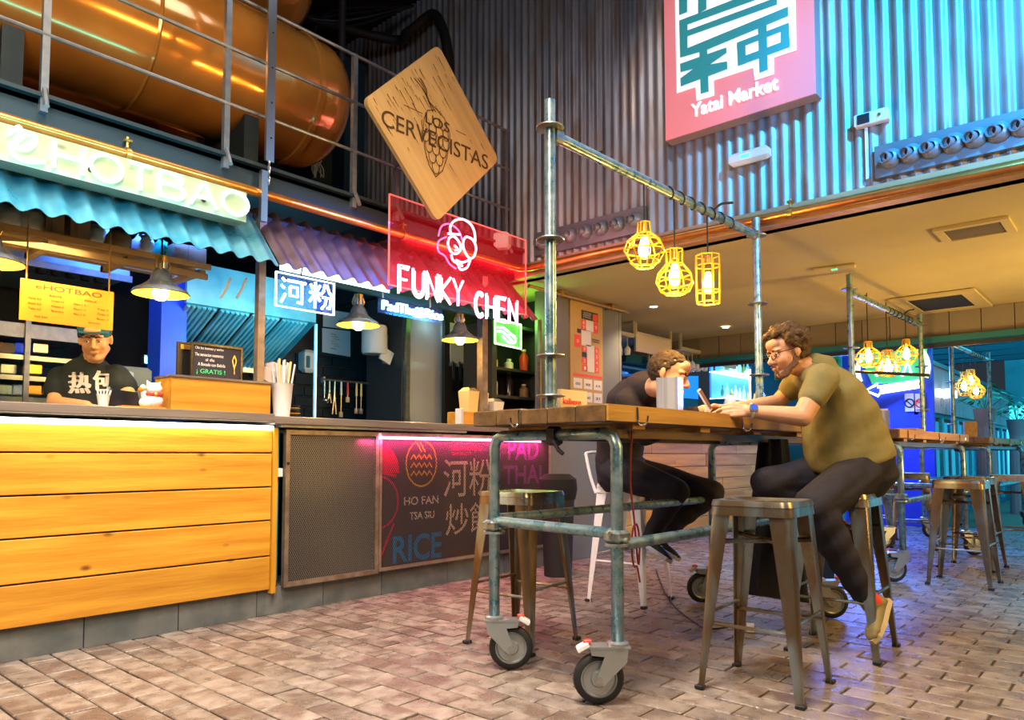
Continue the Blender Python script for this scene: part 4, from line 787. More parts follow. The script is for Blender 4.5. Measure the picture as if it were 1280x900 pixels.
for k, (px, L_, m, lab, kind) in enumerate(((404, .16, 'steel', 'ladle hanging first on the utensil rail', 'ladle'), (410, .2, 'steel', 'long tongs hanging second on the rail', 'tongs'), (416, .30, 'steel', 'pale tongs hanging third on the rail', 'tongs'), (424, .30, 'paper', 'white-handled spatula on the rail', 'spatula'), (432, .16, 'red', 'red-handled knife on the rail', 'knife'), (443, .26, 'cream', 'wooden-handled skimmer, left of two on the rail', 'skimmer'), (449, .26, 'cream', 'wooden-handled skimmer, right of two on the rail', 'skimmer'))):
    p = a+(b-a)*((px-402)/68)+V((0, -.02, -.01)); t = thing(kind, lab, 'utensil', p, 'utensils hanging on the rail')
    MB().tube([p, p+V((0, 0, -.12))], [.008, .011], 8).build('handle', m if m != 'steel' else 'galv', t, smooth=True)
    if kind == 'tongs': mb = MB(); mb.tube([p+V((0, 0, -.1)), p+V((-.02, 0, -L_))], .006, 6); mb.tube([p+V((0, 0, -.1)), p+V((.02, 0, -L_))], .006, 6); mb.build('jaws', 'steel', t)
    elif kind == 'ladle': mb = MB(); mb.tube([p+V((0, 0, -.1)), p+V((0, 0, -L_))], .004, 6); mb.ell(p+V((0, -.02, -L_-.02)), (.03, .03, .02)); mb.build('bowl', 'steel', t, smooth=True)
    else: mb = MB(); mb.tube([p+V((0, 0, -.1)), p+V((0, 0, -L_))], .005, 6); mb.box(p+V((0, 0, -L_)), (.04, .006, .05), bev=.004); mb.build('blade', 'steel', t)
c = oy(447, 522, 4.75); c.z = 1.101; wk = thing('wok', 'upturned dark steel wok on the cooking bench', 'wok', c); MB().lathe([(.19, 0), (.17, .03), (.12, .06), (.05, .08), (0, .084)], c, n=28, cap=False).build('bowl', 'steelblue', wk, smooth=True); MB().tube([c+V((.18, 0, .01)), c+V((.34, -.03, .02))], .012, 8).build('handle', 'black', wk)
bench = MB().span((.3, 4.56, .0), (4.6, 4.9, 1.10)).build('kitchen_bench', 'steelblue', label='stainless kitchen bench behind the worktop', cat='bench')
bl = thing('clean_plates', 'small stack of striped dishes behind the chopstick cup', 'dishes', oy(366, 517, 4.3)); c = oy(366, 517, 4.3); c.z = 1.197
for k in range(5): MB().lathe([(0, 0), (.035, 0), (.05, .012), (.048, .014), (0, .004)], (c.x, 4.3, 1.197+k*.017), n=20, cap=False).build('dish', 'cream' if k % 2 else 'black_gloss', bl, smooth=True)
# fridge
fx0, fx1 = oy(506, 460, 5.1).x, oy(556, 460, 5.1).x; fz1 = oy(530, 392, 5.1).z
fr_ = thing('glass_fridge', 'tall glass-door fridge with lit shelves of jars behind the printed panel', 'fridge', ((fx0+fx1)/2, 5.3, 0))
mb = MB(); mb.span((fx0, 5.6, .4), (fx1, 5.63, fz1)); mb.span((fx0-.02, 5.12, .4), (fx0, 5.63, fz1)); mb.span((fx1, 5.12, .4), (fx1+.02, 5.63, fz1)); mb.span((fx0-.02, 5.12, fz1), (fx1+.02, 5.63, fz1+.15)); mb.build('cabinet', 'dark', fr_)
mb = MB(); frame(mb, fx0, fx1, .5, fz1, .045, 5.08, 5.115); mb.build('door_frame', 'steelblue', fr_); MB().span((fx0+.045, 5.095, .55), (fx1-.045, 5.10, fz1-.045)).build('glass_pane', 'glass', fr_)
MB().span((fx1-.03, 5.04, 1.3), (fx1-.015, 5.06, 1.75)).build('handle', 'steel', fr_)
for pyv in (465, 518): z = oy(530, pyv, 5.3).z; MB().span((fx0+.01, 5.15, z-.01), (fx1-.01, 5.58, z)).build('shelf', 'steel', fr_)
lamp('POINT', 'fridge_lamp', ((fx0+fx1)/2, 5.2, fz1-.1), 3.5, (.6, .95, 1), .05)
zf = oy(530, 518, 5.3).z; zf2 = oy(530, 465, 5.3).z
for k in range(6):
    x = fx0+.08+k*(fx1-fx0-.16)/5; h = [.14, .13, .14, .2, .24, .2][k]; m = ['red', 'cream', 'gold', 'white', 'glass', 'white'][k]; t = thing('jar' if k < 3 else 'bottle', ['red-labelled jar at the left of the lower fridge shelf', 'cream jar second on the lower fridge shelf', 'amber jar third on the lower fridge shelf', 'white bottle fourth on the lower fridge shelf', 'tall clear bottle fifth on the lower fridge shelf', 'white bottle at the right of the lower fridge shelf'][k], 'jar' if k < 3 else 'bottle', (x, 5.35, zf), 'jars and bottles on the lower fridge shelf')
    MB().lathe([(.0, 0), (.035, 0), (.036, h*.65), (.018, h*.8), (.018, h), (0, h)], (x, 5.35, zf+.001), n=14, cap=False).build('vessel', m, t, smooth=True); MB().lathe([(.02, h), (.02, h+.02), (0, h+.02)], (x, 5.35, zf+.001), n=12, cap=False).build('lid', 'gold' if k < 3 else 'tealdark', t)
for k in range(3): x = fx0+.12+k*.12; o = MB().box((x, 5.35, zf2+.035+.01), (.10, .18, .07), bev=.01).build('food_tub', 'plastic', label=['left', 'middle', 'right'][k]+' pale tub on the upper fridge shelf', cat='tub', group='tubs on the upper fridge shelf')
# knives on the wall, notice behind
t = thing('paper_notice', 'white notice sheet hanging behind the rightmost bell lamp above the knives', 'paper', oy(577, 430, 5.0)); mb = MB(); pane(mb, [(563, 403), (592, 409), (592, 462), (563, 456)], 4.922); mb.build('sheet', 'paper', t)
kr = thing('knife_rack', 'magnetic strip holding a row of dark kitchen knives', 'rack', oy(580, 456, 4.9)); a = oy(563, 455, 4.9); b = oy(600, 462, 4.9); MB().span((a.x, 4.9, a.z-.015), (b.x, 4.92, a.z+.015)).build('strip', 'steelblue', kr)
for k in range(5): x = a.x+.03+k*(b.x-a.x-.06)/4; t = thing('kitchen_knife', ['leftmost', 'second', 'middle', 'fourth', 'rightmost'][k]+' knife on the magnetic strip above the kraft boxes', 'knife', (x, 4.89, a.z-.1), 'knives on the magnetic strip'); MB().add([(x-.017, 4.888, a.z+.03), (x+.017, 4.888, a.z+.03), (x+.017, 4.888, a.z-.16), (x-.010, 4.888, a.z-.13), (x-.017, 4.892, a.z+.03), (x+.017, 4.892, a.z+.03), (x+.017, 4.892, a.z-.16), (x-.010, 4.892, a.z-.13)], [(0, 1, 2, 3), (7, 6, 5, 4), (0, 4, 5, 1), (1, 5, 6, 2), (2, 6, 7, 3), (3, 7, 4, 0)]).build('blade', 'steel', t); MB().box((x, 4.89, a.z-.21), (.02, .018, .1), bev=.004).build('handle', 'black_gloss', t)
MB().span((oy(556, 460, 4.93).x, 4.93, .9), (oy(604, 460, 4.93).x, 4.97, 2.4)).build('trim_dark_board', 'black', kind='structure')
# boxes on the worktop by the table corner
def pail(px, Y, wd, h, m, lab):
    c = oy(px, 512, Y); z = 1.286; t = thing('food_pail', lab, 'box', (c.x, Y, z))
    mb = MB(); b, u = wd*.42, wd*.52; mb.add([(c.x-b, Y-b, z), (c.x+b, Y-b, z), (c.x+b, Y+b, z), (c.x-b, Y+b, z), (c.x-u, Y-u, z+h), (c.x+u, Y-u, z+h), (c.x+u, Y+u, z+h), (c.x-u, Y+u, z+h)], [(3, 2, 1, 0), (0, 1, 5, 4), (1, 2, 6, 5), (2, 3, 7, 6), (3, 0, 4, 7)]); mb.build('carton', m, t)
    MB().tube([(c.x-u*math.cos(a), Y, z+h+u*.25*math.sin(a)) for a in [PI*k/10 for k in range(11)]], .002, 5).build('wire_handle', 'steel', t)
    for s_ in (-1, 1): MB().add([(c.x+s_*u, Y-u, z+h), (c.x+s_*u, Y+u, z+h), (c.x+s_*u*.5, Y+u*.5, z+h+.03), (c.x+s_*u*.5, Y-u*.5, z+h+.03)], [(0, 1, 2, 3)]).build('flap', m, t)
ZPB = 1.285
pail(586, 4.06, .115, .165, 'cream', 'left of two tall kraft food pails beside the stall post'); pail(598, 4.08, .115, .16, 'cream', 'right of two tall kraft food pails beside the stall post'); pail(617, 4.10, .12, .10, 'white', 'white open food pail right of the stall post')
c = oy(583, 526, 3.96); sb = thing('sauce_box', 'small wooden box of sauce packets on the worktop edge', 'box', (c.x, 3.97, 1.184)); MB().box((c.x+.21, 4.06, 1.184+.05), (.46, .18, .10), bev=.004).build('box', 'pine', sb); MB().box((c.x-.045, 3.99, 1.184+.06), (.04, .05, .12), .3, bev=.004).build('packets', 'paper', sb)
# shelf unit with green light
Yq = 4.3; sx0, sx1 = oy(621, 450, Yq).x, oy(674, 450, Yq).x; su = thing('goods_shelf', 'dark open shelf unit with green light beside the stall post', 'shelf', ((sx0+sx1)/2, Yq, .9))
sz = [oy(645, p, Yq).z for p in (397, 463, 497)]; ztp = 2.12
for a, b, nm in (((sx0-.06, Yq, 1.0), (sx0, Yq+.35, ztp), 'side'), ((sx1, Yq, 1.0), (sx1+.05, Yq+.35, ztp), 'side'), ((sx0, Yq+.33, 1.0), (sx1, Yq+.35, ztp), 'rear_panel'), ((sx0, Yq, sz[1]-.012), (sx1, Yq+.33, sz[1]+.012), 'shelf'), ((sx0, Yq, sz[2]-.012), (sx1, Yq+.33, sz[2]+.012), 'shelf'), ((sx0, Yq, ztp-.03), (sx1, Yq+.33, ztp), 'shelf')): MB().span(a, b).build(nm, 'dark', su)
lamp('POINT', 'green_shelf_lamp', ((sx0+sx1)/2, Yq-.08, sz[0]-.05), 4, (.25, 1, .1), .05)
for k in range(8):
    row = 0 if k < 3 else 1 if k < 6 else 2; kk = [0, 1, 2, 0, 1, 2, 0, 1][k]; z = [sz[1]+.013, sz[2]+.013, sz[2]-.24][row]; x = sx0+.08+kk*(sx1-sx0-.16)/2; h = [.10, .09, .20, .17, .22, .12, .1, .1][k]; m = ['cream', 'white', 'red', 'white', 'black_gloss', 'cardboard', 'plastic', 'paper'][k]
    lab = ['cream jar on the upper green-lit shelf', 'white tub in the middle of the upper green-lit shelf', 'tall red bottle at the right of the upper green-lit shelf', 'white carton on the shelf below the green light', 'tall black bottle on the shelf below the green light', 'brown jar on the shelf below the green light', 'pale tub on the lowest shelf left', 'paper packet on the lowest shelf right'][k]
    t = thing('bottle' if h > .16 else 'jar', lab, 'bottle' if h > .16 else 'jar', (x, Yq+.12, z), 'goods on the green-lit shelf unit'); MB().lathe([(0, 0), (.042, 0), (.043, h*.7), (.03, h*.82), (.018, h*.9), (.018, h), (0, h)], (x, Yq+.12, z), n=14, cap=False).build('vessel', m, t, smooth=True); MB().lathe([(.022, h*.97), (.022, h+.012), (0, h+.012)], (x, Yq+.12, z), n=12, cap=False).build('lid', 'white', t)
gs = thing('green_neon_sign', 'square green neon sign with white takeaway chopstick drawing inside', 'neon sign', oy(635, 415, 4.2)); Yg = 4.22
def G(px, py): return oy(px, py, Yg)
q = [G(619, 398), G(651, 406), G(651, 436), G(619, 429)]; MB().tube(smoothcurve(q, 1, True), .010, 8, closed=True).build('border_tube', 'neon_lime', gs, smooth=True)
mb = MB(); mb.tube(smoothcurve([G(622, 409), G(630, 410), G(640, 419), G(645, 424)], 5), .009, 8); mb.tube(smoothcurve([G(622, 414), G(629, 415), G(637, 423), G(642, 428)], 5), .009, 8); mb.tube(smoothcurve([G(628, 420), G(636, 428), G(644, 428), G(643, 420), G(636, 418)], 5), .008, 8); mb.build('inner_tube', 'neon_white', gs, smooth=True)
mb = MB(); mb.add([V((p.x, Yg+.02, p.z)) for p in q], [(0, 1, 2, 3)]); mb.build('backing', mat('greenback', (.1, .5, .1), .5, emit=.3), gs)
x = oy(674, 450, 4.05).x; MB().span((x-.012, 4.03, 1.19), (x+.012, 4.055, oy(674, 400, 4.05).z)).build('end_post', 'frame_metal', label='slim end post of the stall beside the tall scaffold pole', cat='post')
# neon signs under the awning
Yh = 3.80
hs_ = thing('square_neon_sign', 'white-blue neon sign of two large characters in a thin frame', 'neon sign', oy(384, 360, Yh)); q = [oy(*p, Yh) for p in ((348, 339), (420, 356), (418, 388), (348, 381))]
x0q, x1q = q[0].x, q[1].x; z0q, z1q = q[3].z, q[0].z
MB().span((x0q, Yh+.02, z0q), (x1q, Yh+.026, z1q)).build('clear_panel', 'clearpanel', hs_); mb = MB(); frame(mb, x0q-.004, x1q+.004, z0q-.004, z1q+.004, .006, Yh+.015, Yh+.03); mb.build('frame', 'neon_far', hs_)
KS = {'he': [[(.04, .92), (.16, .80)], [(0, .64), (.13, .54)], [(.0, .0), (.17, .34)], [(.26, .86), (1.0, .86)], [(.84, .86), (.84, .04), (.66, .10)], [(.36, .64), (.66, .64), (.66, .30), (.36, .30), (.36, .64)]],
 'fen': [[(.24, 1), (.24, 0)], [(0, .58), (.48, .58)], [(.04, .90), (.14, .70)], [(.44, .90), (.34, .70)], [(.22, .55), (0, .22)], [(.26, .55), (.46, .28)], [(.66, .98), (.60, .70), (.46, .52)], [(.74, .98), (.84, .70), (1, .52)], [(.56, .46), (.92, .46), (.88, .04), (.76, .08)], [(.72, .46), (.68, .2), (.52, .0)]]}
for kk, (ch, u0) in enumerate((('he', .05), ('fen', .53))):
    mb = MB()
    for st in KS[ch]: mb.tube([(x0q+(x1q-x0q)*(u0+.41*u), Yh, z0q+(z1q-z0q)*(.1+.8*v)) for u, v in st], .0085, 8)
    mb.build('neon_character', 'neon_blue', hs_, smooth=True)
MB().tube(smoothcurve([q[0]+V((.15, 0, 0)), q[0]+V((.2, .05, .08)), (q[0].x+.3, 3.9, 2.15)], 5), .004, 6).build('cable', 'black', hs_)
for x in (x0q+.05, x1q-.05): MB().cyl((x, Yh+.023, z1q), (x, Yh+.023, 2.12), .003, n=6).build('hanging_wire', 'steel', hs_)
lamp('AREA', 'square_neon_lamp', ((x0q+x1q)/2, Yh-.04, (z0q+z1q)/2), 5, (.25, .55, 1), .3, ((x0q+x1q)/2, Yh-1, 1.7), .15)
ps = thing('script_neon_sign', 'cyan neon lettering hanging under the red-lit awning', 'neon sign', oy(515, 388, 3.85)); a = oy(478, 385, 3.85); b = oy(553, 404, 3.85); hz = .055
ty('PadThai&Rice', a.x, a.z-.01, b.x, a.z+hz, 3.85, 'neon_cyan', ps, depth=.012, bevel=.006, name='neon_lettering'); MB().span((a.x-.02, 3.87, a.z-.03), (b.x+.02, 3.876, a.z+hz+.02)).build('clear_panel', 'clearpanel', ps)
for x in (a.x+.02, b.x-.1): MB().span((x, 3.872, a.z+hz+.02), (x+.008, 3.88, 2.12)).build('hanger', 'glass', ps)
lamp('AREA', 'script_neon_lamp', ((a.x+b.x)/2, 3.84, a.z), 3, (.1, .7, 1), .4, ((a.x+b.x)/2, 5, 1.3), .08)
ff = thing('lit_soffit', 'bright white-cyan fluorescent panel just under the red-lit awning edge', 'light', oy(420, 345, 4.1)); a = oy(352, 330, 3.95); b = oy(487, 350, 3.95); zl_ = oy(420, 352, 3.95).z
MB().span((a.x, 3.95, zl_), (b.x, 3.97, zl_+.14)).build('diffuser', 'glow_white', ff); MB().span((a.x-.02, 3.94, zl_-.035), (4.4, 3.98, zl_-.004)).build('rail', 'tealdark', ff); MB().span((b.x+.01, 3.96, zl_-.004), (4.4, 3.975, zl_+.10)).build('blank_panel', mat('greenpanel', (.05, .22, .10), .5), ff)
# ================================================================== BAR behind the table
br = thing('bar_counter', 'long bar clad in rough timber boards beyond the grey wall', 'bar', (8, 4.2, 0))
for r in range(7):
    x = 6.2
    while x < 10.6:
        L_ = random.uniform(.6, 1.3); MB().span((x+.003, 4.0+random.uniform(0, .012), .10+r*.145), (min(x+L_, 10.6)-.003, 4.04, .10+(r+1)*.145-.006), bev=.003).build('board', 'bar_wood', br); x += L_
MB().span((6.19, 3.93, 1.125), (10.65, 4.6, 1.165)).build('top', 'black_gloss', br); MB().span((6.2, 4.045, 0), (10.6, 4.4, 1.12)).build('carcass', 'black', br); MB().span((6.2, 4.03, 0), (10.6, 4.045, .1)).build('kick_board', 'black', br)
Yr = 4.3
mat('rackmetal', (.50, .47, .40), .4, .3)
def rack(xa, xb, zb, kind, lab):
    t = thing('bar_rack', lab, 'rack', ((xa+xb)/2, Yr, zb), 'ceiling racks over the bar')
    for x in (xa, xb):
        for y in (Yr, Yr+.3): MB().span((x-.012, y-.012, zb), (x+.012, y+.012, 2.42)).build('upright', 'rackmetal', t)
    if kind == 'sign': MB().span((xa, Yr-.01, zb), (xb, Yr+.005, zb+.2)).build('front_panel', mat('rackpanel%d' % int(xa*10), (.55, .48, .36), .6), t); MB().span((xa, Yr-.015, zb+.2), (xb, Yr+.3, zb+.22)).build('shelf', 'rackmetal', t)
    else:
        mb = MB(); frame(mb, xa, xb, zb, zb+.24, .03, Yr-.012, Yr+.0); mb.build('front_frame', 'rackmetal', t)
        MB().span((xa, Yr, zb-.01), (xb, Yr+.3, zb)).build('shelf', 'rackmetal', t)
    return t
X = [oy(p, 430, Yr).x for p in (774, 794, 838, 850, 888, 918)]; zA = oy(784, 419, Yr).z; zS = oy(815, 443, Yr).z; zG = oy(868, 440, Yr).z; zS2 = oy(903, 458, Yr).z
rack(X[0]-.2, X[1]-.02, zA, 'open', 'ceiling rack nearest the grey wall with pale lintel'); rack(X[1]+.01, X[2], zS, 'sign', 'ceiling rack with pale panel above the dark-haired man in black'); rack(X[3], X[4]-.02, zG, 'open', 'open ceiling rack above the hanging stem glasses'); rack(X[4]+.01, X[5], zS2, 'sign', 'ceiling rack with pale panel at the far end of the bar')
gi = 0
for (xa, xb, zg, n) in ((X[3]+.06, X[4]-.06, zG-.012, 7), (X[0]-.1, X[1]-.08, zA-.012, 3)):
    for i in range(n):
        for j in range(3):
            x = xa+(xb-xa)*i/(n-1); y = Yr+.05+j*.1; t = MB().lathe([(.034, 0), (.034, -.003), (.004, -.006), (.004, -.085), (.012, -.095), (.034, -.12), (.037, -.15), (.030, -.19), (.029, -.19), (.035, -.15), (.032, -.12), (.01, -.098)], (x, y, zg), n=12, cap=False).build('stem_glass', 'glass', smooth=True, label='%s stem glass from the left, %s row, under the %s bar rack' % (['first', 'second', 'third', 'fourth', 'fifth', 'sixth', 'seventh'][i], ['front', 'middle', 'rear'][j], 'open' if n == 7 else 'leftmost'), cat='glass', group='stem glasses hanging over the bar, %s rack' % ('middle' if n == 7 else 'first'))
MB().span((6.19, 6.1, 0), (11.2, 6.18, 2.42)).build('wall_bar', mat('barwall', (.02, .10, .30), .5), kind='structure')
MB().span((6.19, 4.0, 0), (6.23, 4.02, 2.42)).build('trim_corner', 'greywall', kind='structure')
bs = thing('back_bar_shelf', 'back bar shelves lit blue-white, full of bottles and glasses', 'shelf', (9.5, 5.9, .9))
xa, xb = oy(905, 480, 5.8).x, oy(962, 480, 5.8).x+.4
for pyv in (468, 500): z = oy(930, pyv, 5.8).z; MB().span((xa, 5.75, z-.02), (xb, 6.08, z)).build('shelf', 'glow_white', bs)
MB().span((xa, 6.05, oy(930, 500, 5.8).z), (xb, 6.08, oy(930, 455, 5.8).z)).build('back_light', mat('backlit', (.05, .25, .8), .4, emit=.7, ecol=(.05, .28, 1)), bs)
for r, pyv in enumerate((468, 500)):
    z = oy(930, pyv, 5.8).z
    for k in range(14):
        x = xa+.05+k*(xb-xa-.1)/13; h = [.26, .22, .28, .2][(k+r) % 4]; o = MB().lathe([(0, 0), (.035, 0), (.036, h*.6), (.014, h*.75), (.014, h), (0, h)], (x, 5.85, z), n=10, cap=False).build('bottle', ['glass', 'white', 'white', 'gold'][(k*3+r) % 4], smooth=True, label='%s bottle from the left on the %s shelf of the blue-lit back bar' % (['first', 'second', 'third', 'fourth', 'fifth', 'sixth', 'seventh', 'eighth', 'ninth', 'tenth', 'eleventh', 'twelfth', 'thirteenth', 'fourteenth'][k], 'upper' if r == 0 else 'lower'), cat='bottle', group='bottles on the %s back bar shelf' % ('upper' if r == 0 else 'lower'))
MB().span((xa, 5.75, 0), (xb, 6.08, oy(930, 500, 5.8).z-.02)).build('base_cabinet', 'tealdark', bs)
lamp('AREA', 'bar_blue_lamp', (8.6, 5.3, 2.0), 45, (.08, .35, 1), .8, (9.2, 6.1, 1.3)); lamp('POINT', 'bar_white_lamp', oy(936, 470, 5.5), 6, (.7, .85, 1), .05)
o = MB(); p = oy(937, 468, 5.6); o.ell(p, .10); o.cyl((p.x, p.y, 1.0), p, .015); o.cyl((p.x, p.y, 0), (p.x, p.y, 1.0), .06); o.build('globe_lamp', 'neon_far', smooth=True, label='blurred white glowing globe lamp on the back bar', cat='lamp')
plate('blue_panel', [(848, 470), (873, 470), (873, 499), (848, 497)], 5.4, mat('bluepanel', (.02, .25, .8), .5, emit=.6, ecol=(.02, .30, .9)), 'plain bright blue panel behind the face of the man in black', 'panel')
p_ = oy(848, 497, 5.4); q_ = oy(873, 499, 5.4); MB().span((p_.x, 5.41, 0), (q_.x, 5.5, p_.z)).build('bar_partition', 'tealdark', label='dark partition standing below the bright blue panel of the bar', cat='partition')
plate('teal_canopy', [(784, 442), (816, 447), (808, 456), (782, 452)], 4.9, 'tealdark', 'small teal canopy seen left of the man in black', 'canopy', .1)
mb = MB()
for k in range(4): a = oy(778, 458+k*12, 4.7); b = oy(812, 462+k*11, 4.7); mb.span((a.x, 4.7, a.z-.015), (b.x, 4.9, a.z+.015)); mb.span((a.x, 4.86, 0), (a.x+.03, 4.9, a.z)); mb.span((b.x-.03, 4.86, 0), (b.x, 4.9, a.z))
mb.build('till_shelves', 'tealdark', label='dark blue shelving behind the shoulder of the man in black', cat='shelf'); a = oy(790, 478, 4.65); MB().box(a, (.25, .1, .12), bev=.02).build('yellow_case', 'gold', label='yellow case on the shelving behind the man in black', cat='case')
# grey wall map
mp = thing('site_map', 'tall tan site map board on the grey wall with red and white blocks', 'map board', (5.6, 3.98, 1.44)); mx0, mx1, mz0, mz1 = 5.353, 5.872, 1.40, 2.37; YM = 3.982
MB().span((mx0, YM, mz0), (mx1, 3.998, mz1)).build('board', 'mapboard', mp)
def mblk(u0, v0, u1, v1, m, nm, d=.002): MB().span((mx0+(mx1-mx0)*u0, YM-d, mz0+(mz1-mz0)*(1-v1)), (mx0+(mx1-mx0)*u1, YM, mz0+(mz1-mz0)*(1-v0))).build(nm, m, mp)
mblk(.33, .07, .85, .155, 'mapdark', 'title_block'); mblk(.68, .085, .83, .15, 'mapred', 'stall_block', .003)
mblk(.47, .16, .70, .265, 'mapwhite', 'corridor'); mblk(.33, .26, .62, .41, 'mapwhite', 'corridor'); mblk(.48, .40, .72, .66, 'mapwhite', 'corridor')
for u0, v0, u1, v1, s in ((.32, .165, .47, .21, '6'), (.32, .215, .47, .265, '7'), (.70, .16, .85, .27, '9'), (.34, .42, .49, .47, '8'), (.34, .53, .49, .59, '2'), (.35, .60, .50, .66, '1'), (.72, .41, .87, .47, '6'), (.72, .475, .87, .53, '5'), (.72, .535, .87, .59, '4'), (.72, .595, .87, .66, '3'), (.12, .32, .30, .44, '10')):
    mblk(u0, v0, u1, v1, 'mapred', 'stall_block'); W_ = mx1-mx0; H_ = mz1-mz0; cx = (u0+u1)/2; cv = (v0+v1)/2; ty(s, mx0+W_*(cx-.03), mz0+H_*(1-cv-.016), mx0+W_*(cx+.03), mz0+H_*(1-cv+.016), YM-.0035, 'mapwhite', mp, depth=.001, name='numeral')
mblk(.34, .475, .49, .525, 'mapdark', 'stall_block'); mblk(.20, .26, .31, .30, 'mapdark', 'stall_block')
for i, (s, u, v) in enumerate((('YATAI', .38, .085), ('MARKET', .38, .105), ('STALLS', .38, .125), ('BARRA', .66, .33), ('CENTRAL', .66, .35))): ty(s, mx0+(mx1-mx0)*u, mz0+(mz1-mz0)*(1-v-.014), mx0+(mx1-mx0)*(u+.24), mz0+(mz1-mz0)*(1-v), YM-.0035, 'mapwhite' if i < 3 else 'mapdark', mp, depth=.001, name='map_text')
mblk(.08, .69, .98, .715, 'mapred', 'legend_strip')
for r in range(2):
    for k in range(3): mblk(.08+k*.31, .735+r*.125, .34+k*.31, .83+r*.125, 'mapwhite', 'legend_card'); ty(['oo', 'WOK', 'A A', 'TE', 'BAO', '33'][k+3*r], mx0+(mx1-mx0)*(.14+k*.31), mz0+(mz1-mz0)*(1-.80-r*.125), mx0+(mx1-mx0)*(.28+k*.31), mz0+(mz1-mz0)*(1-.775-r*.125), YM-.0035, 'mapdark', mp, depth=.001, name='map_text')
# ================================================================== BACKGROUND beyond the ceiling
XB = 11.0; a = ox(1052, 425, XB); b = ox(1166, 500, XB)
MB().span((XB, b.y, 0), (XB+.1, a.y, 2.75)).build('wall_blue', 'bluewall', kind='structure'); MB().span((XB-.08, a.y, 0), (XB+.1, a.y+.12, 2.75)).build('trim_blue', 'cyanpaint', kind='structure')
MB().span((XB, a.y+.12, 0), (XB+.1, 4.7, 2.75)).build('wall_teal', 'tealdark', kind='structure')
def BX(px, py, X=XB-.05): return ox(px, py, X)
gb = thing('green_canopy', 'green slatted board in front of the teal wall beside the man in olive', 'board', BX(1030, 450)); a1 = BX(1002, 436); b1 = BX(1050, 470)
for k in range(6): z = b1.z+(a1.z-b1.z)*k/6; MB().span((XB-.1, b1.y, z), (XB-.06, a1.y+.4, z+(a1.z-b1.z)/6-.012)).build('slat', 'green', gb)
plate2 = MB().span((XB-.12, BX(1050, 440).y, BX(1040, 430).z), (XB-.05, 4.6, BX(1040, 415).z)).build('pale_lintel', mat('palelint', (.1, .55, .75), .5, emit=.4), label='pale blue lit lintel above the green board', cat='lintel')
ns = thing('ring_neon_sign', 'green and white round neon sign with a left-pointing white arrow on the blue wall', 'neon sign', BX(1115, 465))
ctr = BX(1115, 461); MB().tube([ctr+V((0, -.44*math.cos(t), .40*math.sin(t))) for t in [-PI*.12+PI*1.24*k/24 for k in range(25)]], .03, 8).build('ring_tube', 'neon_lime', ns, smooth=True)
mb = MB(); pts = [BX(1082, 488), BX(1097, 480), BX(1097, 484), BX(1150, 476), BX(1152, 483), BX(1100, 491), BX(1098, 495)]; mb.tube(smoothcurve(pts, 1, True), .02, 8, closed=True); mb.tube([BX(1100, 488), BX(1148, 480)], .015, 8); mb.build('arrow_tube', 'neon_far', ns, smooth=True)
mb = MB(); mb.add([BX(1070, 435, XB-.02), BX(1160, 432, XB-.02), BX(1152, 478, XB-.02), BX(1090, 480, XB-.02)], [(0, 1, 2, 3)]); mb.build('green_ground', mat('greenlit', (.05, .45, .2), .5, emit=.35, ecol=(.1, .8, .35)), ns)
for k in range(3): MB().tube([BX(1095+k*16, 470), BX(1103+k*16, 452), BX(1107+k*16, 468)], .02, 6).build('letter_tube', 'neon_far', ns, smooth=True)
for k in range(3): MB().tube([BX(1070+k*26, 434, XB-.1), BX(1086+k*26, 430, XB-.1)], .02, 6).build('top_tube', 'neon_blue', ns, smooth=True)
for k, (pa, pb) in enumerate(((1130, 1142), (1143, 1156))):
    t = thing('wall_notice', ['left', 'right'][k]+' of two white notices with a round symbol on the blue wall', 'notice', BX(pa, 500)); a = BX(pa, 492); b = BX(pb, 514); MB().span((XB-.02, b.y, b.z), (XB-.012, a.y, a.z)).build('sheet', 'paper', t)
    c = V((XB-.025, (a.y+b.y)/2, a.z-.13)); MB().tube([c+V((0, .055*math.cos(t_), .055*math.sin(t_))) for t_ in [2*PI*i/18 for i in range(18)]], .009, 6, closed=True).build('symbol_ring', 'red' if k else 'black', t); MB().tube([c+V((0, .04, .04)), c+V((0, -.04, -.04))], .008, 6).build('symbol_bar', 'red' if k else 'black', t)
lamp('AREA', 'blue_sign_lamp', (10.5, 3.0, 1.9), 90, (.10, .22, 1), .8, (9.0, 2.0, 0), .5)
lamp('AREA', 'blue_floor_lamp', (9.6, 2.6, 2.3), 45, (.08, .16, 1), .5, (8.2, 1.9, 0), spread=1.6)  # added light imitating the blue wall's reflection on the floor
# siding building on the left of the passage
YS = 2.42
sw = MB().span((XB+.1, YS, 0), (22, YS+.1, 1.45)).build('wall_siding', 'tealdark', kind='structure'); zt0 = oy(1166, 459, YS).z; zb0 = oy(1168, 517, YS).z
x = XB+.1; k = 0
while x < 20.5: MB().span((x, YS-.06, zb0), (x+.24, YS, zt0), bev=.005).build('board', 'siding', sw); x += .25
MB().span((XB, YS-.1, zt0), (21, YS+.1, zt0+.05)).build('coping', 'steelblue', sw); MB().span((XB, YS-.03, zb0-.06), (21, YS+.02, zb0)).build('ledge', 'tealdark', sw)
x = XB+.25; k = 0
while x < 19:
    MB().span((x, YS-.05, .1), (x+.12, YS, zb0-.06)).build('pilaster', 'cyanpaint', sw)
    f = MB().span((x+.2, YS-.03, .5), (x+.95, YS-.01, zb0-.12)).build('window', mat('farpane%d' % k, (.02, .10, .25), .15), sw); MB().span((x+.55, YS-.05, .5), (x+.6, YS-.03, zb0-.12)).build('mullion', 'cyanpaint', f); x += 1.1; k += 1
